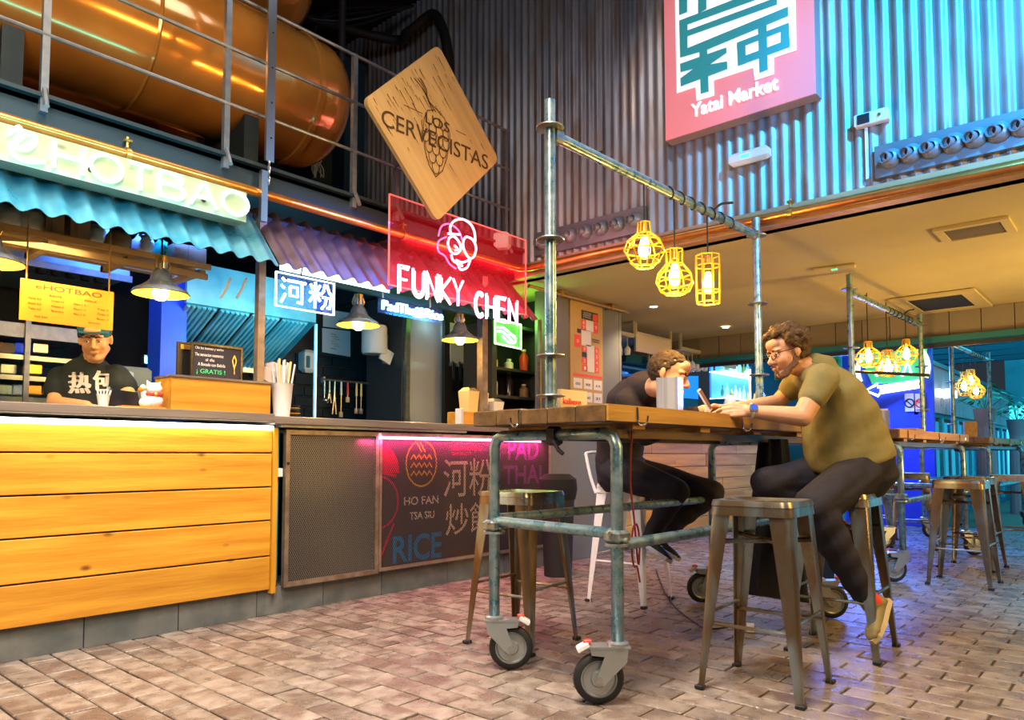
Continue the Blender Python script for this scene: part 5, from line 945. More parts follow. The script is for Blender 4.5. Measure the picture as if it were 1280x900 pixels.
for k in range(2): a = oy(1171+k*12, 486, YS-.12); b = oy(1181+k*12, 498, YS-.12); t = thing('flood_light', ['left', 'right'][k]+' of two pale flood lights on the siding wall', 'light', a); MB().span((a.x, YS-.16, b.z), (b.x, YS-.10, a.z)).build('head', 'glow_white', t); MB().cyl(((a.x+b.x)/2, YS-.13, b.z-.12), ((a.x+b.x)/2, YS-.13, b.z), .015).build('bracket', 'steel', t)
# end wall, cyan glass roof with beams
XE = 19.0
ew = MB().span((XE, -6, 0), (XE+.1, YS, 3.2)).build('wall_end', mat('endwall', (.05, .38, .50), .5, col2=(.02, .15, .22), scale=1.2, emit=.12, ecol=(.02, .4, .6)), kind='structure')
y = -5.5
while y < YS: MB().span((XE-.1, y, 0), (XE, y+.16, 3.0)).build('mullion', 'cyanpaint', ew); MB().span((XE-.06, y+.18, .35), (XE, y+.72, 2.0)).build('window_pane', 'skyglass', ew); y += .9
rf = MB().span((8.7, -6, 3.25), (19.1, 6, 3.3)).build('ceiling_glass', 'skyglass', kind='structure')
x = 8.9
while x < 18.8: MB().span((x, -6, 2.95), (x+.14, 4.5, 3.22)).build('beam', 'tealdark', rf); x += .95
for y in (-4, -1.2, 1.3): MB().span((8.8, y, 3.1), (19, y+.1, 3.24)).build('purlin', 'tealdark', rf)
lamp('AREA', 'passage_cyan_light', (14, 0, 2.9), 110, (.1, .75, 1), 5, (14, 0, 0), 3)
def plant(px, py, X, s, lab):
    c = ox(px, py, X); t = thing('potted_plant', lab, 'plant', (c.x, c.y, 0)); MB().lathe([(.0, 0), (.13*s, 0), (.17*s, .3*s), (.15*s, .3*s), (0, .26*s)], c, n=16, cap=False).build('pot', 'siding', t, smooth=True)
    MB().cyl((c.x, c.y, 0), (c.x, c.y, c.z+.001), .16*s, .13*s).build('pedestal', 'siding', t)
    st = MB(); lf = MB(); rr = random.Random(px)
    for k in range(60):
        a = rr.uniform(0, 2*PI); u = rr.uniform(.1, 1); r = .38*s*u; h = .3*s+.5*s*(1-u*.6)*rr.uniform(.5, 1); p = c+V((r*math.cos(a), r*math.sin(a), h)); 
        if k % 6 == 0: st.tube([c+V((0, 0, .25*s)), p], .006, 5)
        d = V((math.cos(a), math.sin(a), -.4)).normalized()*.16*s; q = V((-math.sin(a), math.cos(a), 0))*.035*s; lf.add([p, p+d*.5+q, p+d, p+d*.5-q], [(0, 1, 2, 3)])
    st.build('stems', 'leaf', t); lf.build('foliage', 'leaf', t)
plant(1232, 534, 12.6, .9, 'bushy plant in a pot behind the second pole of the third table'); plant(1272, 545, 14.6, .9, 'low plant beyond the far tables at the right edge')
# ================================================================== TABLES (scaffold tube, on castors)
def caster(t, x, y, off, lab=None):
    """wheel hangs off the foot of a leg; off = horizontal unit vector towards the wheel"""
    o2 = V((off[0], off[1], 0)).normalized(); ax = V((-o2.y, o2.x, 0)); c = V((x, y, .098))+o2*.075
    mb = MB(); 
    for s in (-1, 1):
        p = ax*.032*s; q = lambda u, z: V((x, y, 0))+o2*u+p+V((0, 0, z)); q2 = lambda u, z: q(u, z)+ax*.004*s
        pl_ = [(-.035, .215), (.11, .215), (.105, .19), (.055, .185), (.095, .085), (.06, .075), (-.03, .165)]
        vs = [q(*a) for a in pl_]+[q2(*a) for a in pl_]; n = 7
        mb.add(vs, [tuple(range(n)), tuple(range(2*n-1, n-1, -1))]+[(i, i+n, (i+1) % n+n, (i+1) % n) for i in range(n)])
    R = Matrix((o2, ax, V((0, 0, 1)))).transposed(); mb.box(V((x, y, .218))+o2*.035, (.16, .075, .008), R); mb.lathe([(0, 0), (.042, 0), (.042, .014), (.03, .02), (0, .02)], (x, y, .218), n=18)
    f = mb.build('caster_fork', 'tyrehub', t)
    MB().lathe([(.070, -.022), (.086, -.022), (.095, -.014), (.098, 0), (.095, .014), (.086, .022), (.070, .022)], c, ax, 32, cap=False).build('tyre', 'rubber', f, smooth=True, sharp=50)
    mb = MB()
    for s in (-1, 1): mb.lathe([(.071, s*.020), (.066, s*.021), (.060, s*.010), (.034, s*.012), (.028, s*.024), (0, s*.026)], c, ax, 28, cap=False)
    mb.build('wheel_disc', 'tyrehub', f, smooth=True); MB().cyl(c-ax*.042, c+ax*.042, .012).build('axle', 'steel', f)
    mb = MB(); mb.box(V((x, y, .215))+o2*.135, (.05, .05, .022), R @ Matrix.Rotation(.5, 3, 'Y'), bev=.004); mb.build('brake_pedal', 'white', f); MB().box(V((x, y, .235))+o2*.118, (.03, .022, .014), R, bev=.003).build('brake_lever', 'red', f)
def rosette(p, t): MB().lathe([(.025, -.004), (.060, -.004), (.062, 0), (.060, .004), (.025, .004)], p, n=24, cap=False).build('rosette', 'galv_old', t, smooth=True)
def coupler(p, t):
    mb = MB(); mb.box(p, (.075, .075, .05), bev=.012); mb.cyl(p+V((-.05, 0, .015)), p+V((.05, 0, .015)), .009, n=8); mb.cyl(p+V((0, -.05, -.012)), p+V((0, .05, -.012)), .009, n=8); mb.lathe([(.026, -.006), (.05, -.006), (.05, .004), (.026, .004)], p+V((0, 0, -.03)), n=16, cap=False); mb.build('coupler', 'galv_old', t)
def make_table(lab, lens, offs, name='scaffold_table'):
    t = thing(name, lab, 'table', (0, 0, 0), 'tall scaffold tube tables on castors'); L_, HW, ZT = lens, .333, 1.035; tr = .0245
    for k in range(5): MB().span((-.10, -.352+k*.1445, 1.077+.001*(k % 2)), (L_+.13, -.352+(k+1)*.1445-.005, 1.145-.002*(k % 3)), bev=.004).build('plank', 'table_wood', t)
    MB().span((-.09, -.362, 1.082), (L_+.12, -.3525, 1.146)).build('edge_board', 'table_edge', t)  # lighter wood stands in for yellow light on the long side
    for k in range(4): MB().span((.12+k*.55, -.33, 1.055), (.21+k*.55, .36, 1.0765)).build('batten', 'table_edge', t)
    for yy in (-.27, .28): MB().span((.02, yy-.02, 1.02), (L_-.02, yy+.02, 1.0545)).build('under_rail', 'table_wood', t)
    for ie, x in enumerate((0, L_)):
        r = .05; el = [(x, -HW, .235), (x, -HW, ZT-r), (x, -HW+r*.3, ZT-r*.3), (x, -HW+r, ZT), (x, HW-r, ZT), (x, HW-r*.3, ZT-r*.3), (x, HW, ZT-r), (x, HW, .235)]
        MB().tube(el[:2]+el[2:5], tr, 14).build('leg', 'galv', t, smooth=True, sharp=180) if 0 else None
        MB().tube([el[0], el[1], el[2], (x, -HW+r, ZT), (x, -.001, ZT)], tr, 14).build('leg', 'galv', t, smooth=True, sharp=180)
        MB().tube([el[7], el[6], el[5], (x, HW-r, ZT), (x, .001, ZT)], tr, 14).build('leg', 'galv', t, smooth=True, sharp=180)
        MB().tube([(x, -HW, .645), (x, HW, .655)], .0225, 12).build('cross_tube', 'galv', t, smooth=True)
        for s in (-1, 1): coupler(V((x, s*HW, .635)), t)
        for s in (-1, 1): caster(t, x, s*HW, offs[ie*2+(0 if s < 0 else 1)])
    MB().tube([(0, -HW, .60), (L_, -HW, .61)], .0225, 12).build('long_tube', 'galv', t, smooth=True); MB().tube([(0, HW, .665), (L_, HW, .665)], .0225, 12).build('long_tube', 'galv', t, smooth=True)
    MB().box((0, -.02, 1.03), (.06, .04, .08), bev=.01).build('tube_clamp', 'black', t); MB().tube([(-.03, -.04, 1.01), (-.035, -.07, .97), (-.03, -.09, .955)], .009, 8).build('clamp_bolt', 'black', t)
    for hx, hy, d in ((-.10, .09, (-1, 0)), (.10, -.362, (0, -1)), (1.02, -.362, (0, -1)), (1.75, -.362, (0, -1))):
        d = V((*d, 0)); p = V((hx, hy, 1.125)); MB().tube([p+d*.004+V((0, 0, .015)), p+d*.006+V((0, 0, -.03))]+[p+d*(.028-.022*math.cos(a))+V((0, 0, -.035-.022*math.sin(a))) for a in [PI*k/8 for k in range(9)]]+[p+d*.052+V((0, 0, -.02))], .0045, 8).build('bag_hook', 'chrome', t, smooth=True)
    return t
def make_gantry(lab, lens, h1=1.335, h2=1.30):
    t = thing('lamp_gantry', lab, 'scaffold frame', (0, 0, 0), 'scaffold gantries standing on the tables')
    MB().lathe([(.024, 0), (.024, h1), (.018, h1+.004)], (0, 0, 1.147), n=16).build('pole', 'galv', t, smooth=True); MB().lathe([(.024, 0), (.024, h2)], (lens, 0, 1.147), n=16).build('pole', 'galv', t, smooth=True)
    MB().tube([(.03, 0, 2.335), (lens-.03, 0, 2.335)], .024, 14).build('cross_tube', 'galv', t, smooth=True)
    for x, zz in ((0, (1.20, 1.37, 1.87, 2.36)), (lens, (1.45, 1.90, 2.335))):
        for z in zz: rosette(V((x, 0, z)), t)
    for x in (.045, lens-.045): MB().box((x, 0, 2.335), (.05, .05, .06), bev=.01).build('wedge_head', 'galv_old', t)
    pts = [(u, .028*math.cos(u*55), 2.335+.028*math.sin(u*55)) for u in [.95+.75*k/110 for k in range(111)]]; MB().tube(pts, .004, 5).build('wrapped_cable', 'black', t, smooth=True)
    MB().tube([(.35, -.02, 2.36), (.36, .0, 2.367), (.37, .027, 2.335), (.36, 0, 2.308), (.35, -.02, 2.36)], .004, 5).build('cable_tie', 'black', t); MB().tube(smoothcurve([(1.46, 0, 2.36), (1.5, -.03, 2.40), (1.58, -.06, 2.42)], 4), .007, 6).build('tape_end', 'black', t)
    return t
def place(o, loc, rz): o.location = loc; o.rotation_euler = (0, 0, rz)
RZ = -.033
Rl = Matrix.Rotation(-RZ, 3, 'Z'); lf = Rl @ (-RT); rg = Rl @ RT
tb = make_table('large scaffold tube table in the foreground with the two seated men', 2.02, [lf, rg, (rg+.4*lf), lf]); 
gn = make_gantry('scaffold gantry on the foreground table carrying three cage pendants', 2.02)
T2 = dup(tb, (6.15, 1.80, 0), RZ, 'second scaffold tube table right behind the man in olive'); G2 = dup(gn, (6.15, 1.80, 0), RZ, 'scaffold gantry of the second table in front of the round neon')
T3 = dup(tb, (9.55, 1.72, 0), RZ, 'far scaffold tube table at the right edge by the plants'); G3 = dup(gn, (9.55, 1.72, 0), RZ, 'scaffold gantry of the far table with clustered pendants')
place(tb, (2.44, 1.92, 0), RZ); place(gn, (2.44, 1.92, 0), RZ); G2.scale = (1, 1, .964); G3.scale = (1, 1, .95)
# pendants
def gantry_pt(px, org):     # point under the tube where the photo shows the cord
    th = YAW-math.atan((px-640)/FPX); d = V((math.cos(th), math.sin(th), 0)); u = V((math.cos(RZ), math.sin(RZ), 0)); o = V((org[0], org[1], 0))
    det = d.x*-u.y+u.x*d.y; s = (o.x*-u.y+u.x*o.y)/det; return V((d.x*s, d.y*s, 0))
def pendant(kind, px, pyt, pyb, org, lab, light=5):
    p = gantry_pt(px, org); zt = on(px, pyt, 0, p.x).z; zb = on(px, pyb, 0, p.x).z; H = zt-zb; t = thing('cage_pendant', lab, 'pendant lamp', (p.x, p.y, zb), 'yellow cage pendants over the tables'); c = V((p.x, p.y, 0))
    MB().cyl(c+V((0, 0, zt)), c+V((0, 0, 2.31)), .004, n=6).build('cord', 'black', t)
    MB().lathe([(.0, 0), (.018, 0), (.020, -.045), (.014, -.05)], c+V((0, 0, zt)), n=14, cap=False).build('lamp_holder', 'brass', t, smooth=True)
    zc = zb+H*.42; MB().lathe([(.001, zc-.055), (.018, zc-.05), (.031, zc-.02), (.03, zc+.005), (.017, zc+.045), (.013, zc+.06)], c, n=16, cap=False).build('bulb', 'bulb', t, smooth=True)
    if kind == 'globe':
        ks = [(.03, 1.0), (.035, .76), (.085, .58), (.105, .36), (.075, .12), (.045, 0)]
    elif kind == 'jug': ks = [(.045, 1.0), (.045, .68), (.09, .45), (.10, .25), (.08, .07), (.05, 0)]
    else: ks = [(.068, 1.0), (.07, .78), (.07, .25), (.066, 0)]
    n = 8; f = H/.27 if kind != 'tube' else H/.24; f = 1.0
    for k in range(n):
        a = 2*PI*k/n; MB().tube([c+V((r*math.cos(a), r*math.sin(a), zb+H*h)) for r, h in ks], .0042, 6).build('cage_wire', 'cage', t, smooth=True)
    for r, h in ks: MB().tube([c+V((r*math.cos(2*PI*k/n), r*math.sin(2*PI*k/n), zb+H*h)) for k in range(n)], .0042, 6, closed=True).build('cage_ring', 'cage', t)
    if light: lamp('POINT', 'pendant_light', c+V((0, 0, zb-.02)), light, (1, .52, .10), .04)
O1 = (2.44, 1.92); O2 = (6.15, 1.80); O3 = (9.55, 1.72)
pendant('globe', 808, 278, 333, O1, 'globe-shaped cage pendant, leftmost over the foreground table', 16); pendant('jug', 846, 312, 367, O1, 'jug-shaped cage pendant, middle one over the foreground table', 16); pendant('tube', 888, 319, 378, O1, 'cylinder cage pendant, right one over the foreground table', 16)
pendant('globe', 1088, 427, 458, O2, 'cage pendant left in front of the round neon over the second table', 10); pendant('jug', 1112, 438, 470, O2, 'cage pendant in the middle over the second table', 0); pendant('globe', 1136, 424, 455, O2, 'cage pendant right in front of the round neon over the second table', 10)
pendant('globe', 1207, 465, 495, O3, 'left of the clustered cage pendants over the far table', 0); pendant('jug', 1216, 462, 485, O3, 'upper of the clustered cage pendants over the far table', 12); pendant('globe', 1222, 474, 498, O3, 'right of the clustered cage pendants over the far table', 0)
# ================================================================== STOOLS
def make_stool(m, lab, white=False):
    t = thing('bar_stool', lab, 'stool', (0, 0, 0), 'white metal stools' if white else 'brown metal bar stools'); S = .165; H = .765; r = .04
    def rsq(h, r, n=5): return [(sx*(h-r)+r*math.cos(a0+PI/2*k/n), sy*(h-r)+r*math.sin(a0+PI/2*k/n)) for (sx, sy, a0) in ((1, 1, 0), (-1, 1, PI/2), (-1, -1, PI), (1, -1, 1.5*PI)) for k in range(n+1)]
    rings = [(S*.80, .03, H-.010), (S*.93, .035, H-.002), (S*.985, r, H), (S, r, H-.008), (S+.003, r, H-.022), (S+.001, r, H-.024), (S+.005, r, H-.060), (S+.002, r, H-.060), (S-.002, r, H-.026)]
    mb = MB(); vs = []; n = 24
    for h, rr, z in rings: vs += [(x, y, z) for x, y in rsq(h, rr)]
    mb.add(vs, [tuple(range(n))]+[(i*n+k, (i+1)*n+k, (i+1)*n+(k+1) % n, i*n+(k+1) % n) for i in range(len(rings)-1) for k in range(n)]); mb.build('seat', m, t, smooth=True, sharp=35)
    for sx, sy in ((1, 1), (1, -1), (-1, -1), (-1, 1)):
        mb = MB(); vs = []; levels = [(0, H-.03, .086), (.25, H-.22, .068), (.62, .28, .046), (.97, .02, .026), (1, 0, .030)]
        for q, z, w_ in levels:
            cx = (S-.004)+(.212-S)*q; tt = .004; prof = [(-w_, 0), (-w_*.28, 0), (-w_*.08, -w_*.08), (0, -w_*.28), (0, -w_), (-tt, -w_), (-tt, -w_*.28-tt*.5), (-w_*.10-tt, -w_*.10-tt), (-w_*.28-tt*.5, -tt), (-w_, -tt)]
            vs += [(sx*(cx+a), sy*(cx+b), z) for a, b in prof]
        k10 = 10; mb.add(vs, [(i*k10+k, i*k10+(k+1) % k10, (i+1)*k10+(k+1) % k10, (i+1)*k10+k) for i in range(len(levels)-1) for k in range(k10)]+[tuple(range(k10)), tuple(range(5*k10-1, 4*k10-1, -1))]); lg = mb.build('leg', m, t, smooth=True, sharp=30)
        MB().box((sx*.200, sy*.200, .008), (.034, .034, .018), bev=.004).build('rubber_foot', 'rubber', lg)
    e = .182
    for a, b, z in (((-e, -e), (e, -e), .30), ((-e, e), (e, e), .30), ((-e, -e), (-e, e), .265), ((e, -e), (e, e), .265)): MB().tube([(a[0]*.99, a[1]*.99, z), (b[0]*.99, b[1]*.99, z)], .0075, 8).build('footrest_rod', m, t, smooth=True)
    mb = MB(); mb.tube([(-.155, -.155, .60), (.155, .155, .60)], .011, 6); mb.tube([(-.155, .155, .595), (.155, -.155, .595)], .011, 6); mb.build('cross_brace', m, t)
    if white:
        pts = [(-.15, .165, .70), (-.155, .20, .80), (-.15, .235, .93), (-.12, .245, .965), (.12, .245, .965), (.15, .235, .93), (.155, .20, .80), (.15, .165, .70)]; MB().tube(smoothcurve(pts, 4), .011, 8).build('backrest', m, t, smooth=True)
        MB().box((0, -.171, .66), (.20, .004, .10)).build('side_panel', 'black', t); lettering('Tw', (-.06, -.1745, .635), (.06, -.1745, .635), (-.06, -.1745, .685), 'white', t)
    return t
st = make_stool('stool', 'bare metal bar stool nearest the camera, right of the table end')
def foot(px, py, dx, dy): p = oz(px, py, 0); return (p.x+dx, p.y+dy, 0)
for loc, rz, lab in (((2.905, 2.475, 0), .06, 'brown metal bar stool behind the left table legs before the printed panel'), ((3.84, 1.20, 0), .05, 'brown metal bar stool the man in olive sits on'),
    (foot(1251, 729, -.2, .2), .0, 'brown metal bar stool standing before the second table, nearer of the pair'), (foot(1259, 709, -.2, .22), -.1, 'brown metal bar stool just behind its twin at the second table'), (foot(1146, 678, -.1, .4), .1, 'brown metal bar stool on the far side of the second table'), (foot(1210, 690, .1, .5), .2, 'brown metal bar stool glimpsed beyond the pair at the second table'), (foot(1300, 706, .45, .25), .1, 'brown metal bar stool cut by the right edge of the photo')): dup(st, loc, rz, lab)
place(st, (3.016, 1.249, 0), .055)
ws = make_stool('stool_white', 'white metal bar stool with low tube backrest under the man in black', True); place(ws, (4.19, 2.64, 0), .078)
# ================================================================== SMALL THINGS on and round the table
def tp(px, yoff, z=1.1475): # point on the table top: pixel column px, yoff across the table
    th = YAW-math.atan((px-640)/FPX); d = V((math.cos(th), math.sin(th), 0)); u = V((math.cos(RZ), math.sin(RZ), 0)); n = V((-u.y, u.x, 0)); o = V((2.44, 1.92, 0))+n*yoff
    s = (o.x*-u.y+u.x*o.y)/(d.x*-u.y+u.x*d.y); return V((d.x*s, d.y*s, z))
c = tp(838, -.12); nbx = thing('napkin_box', 'shiny steel napkin box on the foreground table before the man in black', 'napkin box', c); Rz = Matrix.Rotation(.30, 3, 'Z')
mb = MB()
for a, d in (((0, -.05, .088), (.13, .003, .176)), ((0, .05, .088), (.13, .003, .176)), ((-.0635, 0, .088), (.003, .10, .176)), ((.0635, 0, .088), (.003, .10, .176)), ((0, 0, .003), (.12, .10, .004))): mb.box(c+Rz @ V(a), d, Rz)
mb.build('case', mat('reflection_stripes', (.45, .47, .52), .22, .55, col2=(.85, .85, .88), scale=26, st=(1, 1, .02), lo=.42, hi=.58), nbx)  # pale stripes in the colour imitate reflections on the steel
for k in range(12): MB().box(c+Rz @ V((-.045+k*.008, 0, .09)), (.005, .085, .17), Rz).build('napkin', 'paper', nbx)
c = tp(704, .10); cdh = thing('card_block', 'cream card with red lettering standing on the table by the scaffold pole', 'card', c); a = tp(701, .05); b = tp(734, .05); zc = on(701, 486, 0, a.x).z
d = (b-a); nn = V((-d.y, d.x, 0)).normalized(); MB().add([a, b, b+nn*.02, a+nn*.02]+[p+V((0, 0, zc-1.1475)) for p in (a, b, b+nn*.02, a+nn*.02)], [(3, 2, 1, 0), (4, 5, 6, 7), (0, 1, 5, 4), (1, 2, 6, 5), (2, 3, 7, 6), (3, 0, 4, 7)]).build('card', mat('cardcream', (.85, .62, .30), .6), cdh)
lettering('kalbero', a+d*.08-nn*.002+V((0, 0, .030)), a+d*.75-nn*.002+V((0, 0, .030)), a+d*.08-nn*.002+V((0, 0, .055)), 'red', cdh)
def wineglass(px, yo, lab, h=.19):
    c = tp(px, yo); t = thing('wine_glass', lab, 'glass', c, 'wine glasses on the foreground table'); MB().lathe([(.034, 0), (.034, .002), (.004, .006), (.004, .08), (.014, .09), (.036, .115), (.041, .14), (.033, h), (.032, h), (.039, .14), (.034, .117), (.012, .093)], c, n=22, cap=False).build('glass', 'glass', t, smooth=True); MB().lathe([(.0, .0935), (.012, .095), (.033, .118), (.0375, .138), (0, .138)], c, n=20, cap=False).build('wine', 'wine', t, smooth=True)
wineglass(914, .22, 'wine glass with red wine left of the two, behind the phone'); wineglass(950, .02, 'wine glass with red wine right of the two, by the second pole')
# cable and floor bits
pts = [oz(*p, .01) for p in ((880, 784), (868, 778), (845, 760), (830, 738), (820, 712))]; pts[0].z = .006; top = dp(818, 690, 4.3)
MB().tube(smoothcurve([oz(920, 782, .008), oz(895, 786, .008)]+[p for p in pts[:4]]+[oz(820, 712, .01)], 6), .005, 6).build('floor_cable', 'black', label='dark cable snaking over the pavers under the table', cat='cable', smooth=True)
u_ = tp(790, -.30, 1.05); MB().tube(smoothcurve([u_, u_+V((.0, .01, -.2)), u_+V((.01, .0, -.36))]+[u_+V((.02+.03*math.sin(a), 0, -.47-.09*math.cos(a))) for a in [PI*.2+1.9*PI*k/8 for k in range(9)]]+[u_+V((.05, 0, -.62))], 5), .0045, 6).build('red_cable', 'soft_red', label='dark red coiled cable hanging below the table edge', cat='cord', smooth=True)
c = oz(938, 790, 0); MB().box(c+V((0, 0, .022)), (.06, .04, .04), .4, bev=.004).build('white_adapter', 'white', label='small white plug adapter on the floor below the table', cat='adapter')
c = oz(723, 680, 0); c = V((4.25, 3.3, 0)); c = oz(724, 668, 0); c = V((c.x*.86, c.y*.86, 0)); bn_ = thing('litter_bin', 'black bin with bulging bag behind the white stool by the grey wall', 'bin', (4.75, 3.55, 0)); c = V((4.66, 3.60, 0))
MB().lathe([(0, 0), (.11, 0), (.135, .66), (.14, .68), (0, .68)], c, n=24, cap=False).build('body', 'black', bn_, smooth=True); MB().lathe([(.142, .60), (.158, .68), (.150, .76), (.10, .80), (0, .78)], c, n=18, cap=False).build('bag_collar', 'bagcloth', bn_, smooth=True)
# black coat hanging under the table and dark bag
def cloth(name, top, bot, D, m, lab, cat, th=.10):
    mb = MB(); n = 12; rows = 14; vs = []
    for j in range(rows+1):
        v = j/rows; l = V((*[top[0][i]+(bot[0][i]-top[0][i])*v for i in (0, 1)],)); r = V((*[top[1][i]+(bot[1][i]-top[1][i])*v for i in (0, 1)],))
        for i in range(2*n): 
            a = 2*PI*i/(2*n); u = .5-.5*math.cos(a); px = l.x+(r.x-l.x)*u; py = l.y+(r.y-l.y)*u; vs.append(dp(px, py, D+th*math.sin(a)*(.6+.5*v)+.018*math.sin(u*19+v*3)*(1 if a < PI else -1)))
    k = 2*n; mb.add(vs, [(j*k+i, j*k+(i+1) % k, (j+1)*k+(i+1) % k, (j+1)*k+i) for j in range(rows) for i in range(k)]+[tuple(range(k)), tuple(range((rows+1)*k-1, rows*k-1, -1))])
    return mb.build(name, m, smooth=True, sharp=60, label=lab, cat=cat)
cloth('hanging_coat', [(948, 549), (985, 549)], [(926, 742), (1012, 754)], 4.05, 'bagcloth', 'long black coat hanging from the table edge beside the knee of the man in olive', 'coat')
c = oz(1092, 724, 0); MB().box((c.x-.45, c.y+.25, .26), (.30, .20, .50), .3, bev=.05).build('dark_backpack', 'bagcloth', label='dark bag on the floor behind the shoes of the man in olive', cat='bag')
# things on the second table
def t2(u, v, z=1.1475): return V((6.15+u*math.cos(RZ)-v*math.sin(RZ), 1.80+u*math.sin(RZ)+v*math.cos(RZ), z))
c = t2(.12, -.18); nb2 = thing('napkin_box', 'copper-lit steel napkin box on the second table behind the man in olive', 'napkin box', c); MB().box(c+V((0, 0, .075)), (.12, .10, .15), .3, bev=.004).build('case', 'reflection_stripes', nb2); MB().box(c+V((0, 0, .155)), (.09, .08, .02), .3).build('napkins', 'paper', nb2)
c = t2(1.1, -.1); MB().box(c+V((0, 0, .018)), (.40, .2, .034), .05, bev=.004).build('wooden_tray', 'table_edge', label='flat wooden tray on the second table', cat='tray')
c = t2(.3, .1); la = thing('desk_stand', 'black angled stand on the second table in front of the blue wall', 'stand', c); MB().lathe([(0, 0), (.07, 0), (.06, .03), (.012, .05)], c, n=16).build('base', 'black', la); MB().tube([c+V((0, 0, .04)), c+V((-.02, .02, .50)), c+V((.35, -.5, .46))], .014, 8).build('arm', 'black', la)
def t3(u, v, z=1.1475): return V((9.55+u*math.cos(RZ)-v*math.sin(RZ), 1.72+u*math.sin(RZ)+v*math.cos(RZ), z))
c = t3(.05, -.15); MB().box(c+V((0, 0, .09)), (.13, .12, .18), .3, bev=.004).build('wooden_caddy', 'table_edge', label='small wooden caddy on the far table by its first pole', cat='caddy')
# ================================================================== PEOPLE
def remesh(mb, vox, smooth=2, name='body', fac=.5):
    me = mb.mesh(name); o = bpy.data.objects.new('tmp', me); C.objects.link(o)
    m = o.modifiers.new('r', 'REMESH'); m.mode = 'VOXEL'; m.voxel_size = vox
    if smooth: s = o.modifiers.new('s', 'SMOOTH'); s.iterations = smooth; s.factor = fac
    dg = bpy.context.evaluated_depsgraph_get(); r = bpy.data.meshes.new_from_object(o.evaluated_get(dg)); bpy.data.objects.remove(o); r.name = name; return r
def loft(mb, secs, side, n=28):
    """secs: (centre, half width along side, half depth); closed tube with elliptical sections"""
    S = V(side).normalized(); m = len(secs); vs = []
    for i, (c, a, b) in enumerate(secs):
        c = V(c); t = (V(secs[min(i+1, m-1)][0])-V(secs[max(i-1, 0)][0])).normalized(); s = (S-t*S.dot(t)).normalized(); f = t.cross(s)
        for k in range(n):
            u = 2*PI*k/n; cu, su = math.cos(u), math.sin(u); e = .85
            vs.append(c+s*a*math.copysign(abs(cu)**e, cu)+f*b*math.copysign(abs(su)**e, su))
    mb.add(vs, [(i*n+k, i*n+(k+1) % n, (i+1)*n+(k+1) % n, (i+1)*n+k) for i in range(m-1) for k in range(n)]+[tuple(range(n-1, -1, -1)), tuple((m-1)*n+k for k in range(n))])
class Fr:   # local frame: x forward, y left, z up
    def __init__(s, o, f, u): s.o = V(o); s.x = V(f).normalized(); s.z = V(u); s.z = (s.z-s.x*s.z.dot(s.x)).normalized(); s.y = s.z.cross(s.x)
    def __call__(s, x, y=0, z=0): return s.o+s.x*x+s.y*y+s.z*z
    def R(s): return Matrix((s.x, s.y, s.z)).transposed()
def head(mb, F, k=1.0, jaw=1.0):
    R = F.R(); e = lambda c, r: mb.ell(F(*[q*k for q in c]), tuple(q*k for q in r), R, 18, 12); cp = lambda a, b, r1, r2=None: mb.cap(F(*[q*k for q in a]), F(*[q*k for q in b]), r1*k, (r2 or r1)*k, 12)
    e((-.015, 0, .035), (.098, .077, .088)); e((.02, 0, -.02), (.068, .066, .085)); e((.012, 0, -.055), (.062, .060*jaw, .055)); e((.050, 0, -.098), (.034, .034*jaw, .024))
    for s in (-1, 1):
        cp((-.005, .056*s*jaw, -.055), (.05, .022*s, -.100), .020, .019); e((.052, .036*s, -.028), (.026, .026, .028)); e((.070, .030*s, .024), (.018, .026, .010)); e((.094, .012*s, -.036), (.011, .009, .008))
        cp((-.012, .077*s, .016), (-.004, .078*s, -.028), .010, .007); e((-.010, .083*s, -.002), (.016, .006, .027))
    cp((.080, 0, .012), (.106, 0, -.028), .008, .012); e((.103, 0, -.034), (.012, .011, .010)); e((.088, 0, -.062), (.010, .024, .0062)); e((.086, 0, -.072), (.010, .020, .007)); e((.066, 0, .055), (.03, .05, .035))
def face_bits(p, F, k=1.0, brow='hair_dark', closed=False, beard=None, jaw=1.0):
    for s in (-1, 1):
        c = F(.0765*k, .030*s*k, .001*k); MB().ell(c, .0125*k, nu=14, nv=9).build('eyeball', 'eye', p, smooth=True)
        MB().ell(c+F.x*.0088*k-F.z*.003*k, (.005*k,)*3, nu=10, nv=8).build('iris', 'iris', p, smooth=True)
        mb = MB(); mb.tube(smoothcurve([F(.084*k, (.012+.0)*s*k, .019*k), F(.087*k, .028*s*k, .025*k), F(.074*k, .048*s*k, .019*k)], 4), [.0035*k]*9, 6); mb.build('eyebrow', brow, p, smooth=True)
        mb = MB(); mb.ell(c+F.z*.005*k+F.x*.001, (.0135*k, .0145*k, .009*k), F.R(), 12, 8); mb.build('eyelid', 'skin', p, smooth=True)
    MB().ell(F(.0955*k, 0, -.0665*k), (.0025*k, .019*k, .0015*k), F.R(), 12, 6).build('mouth_line', 'lip', p)
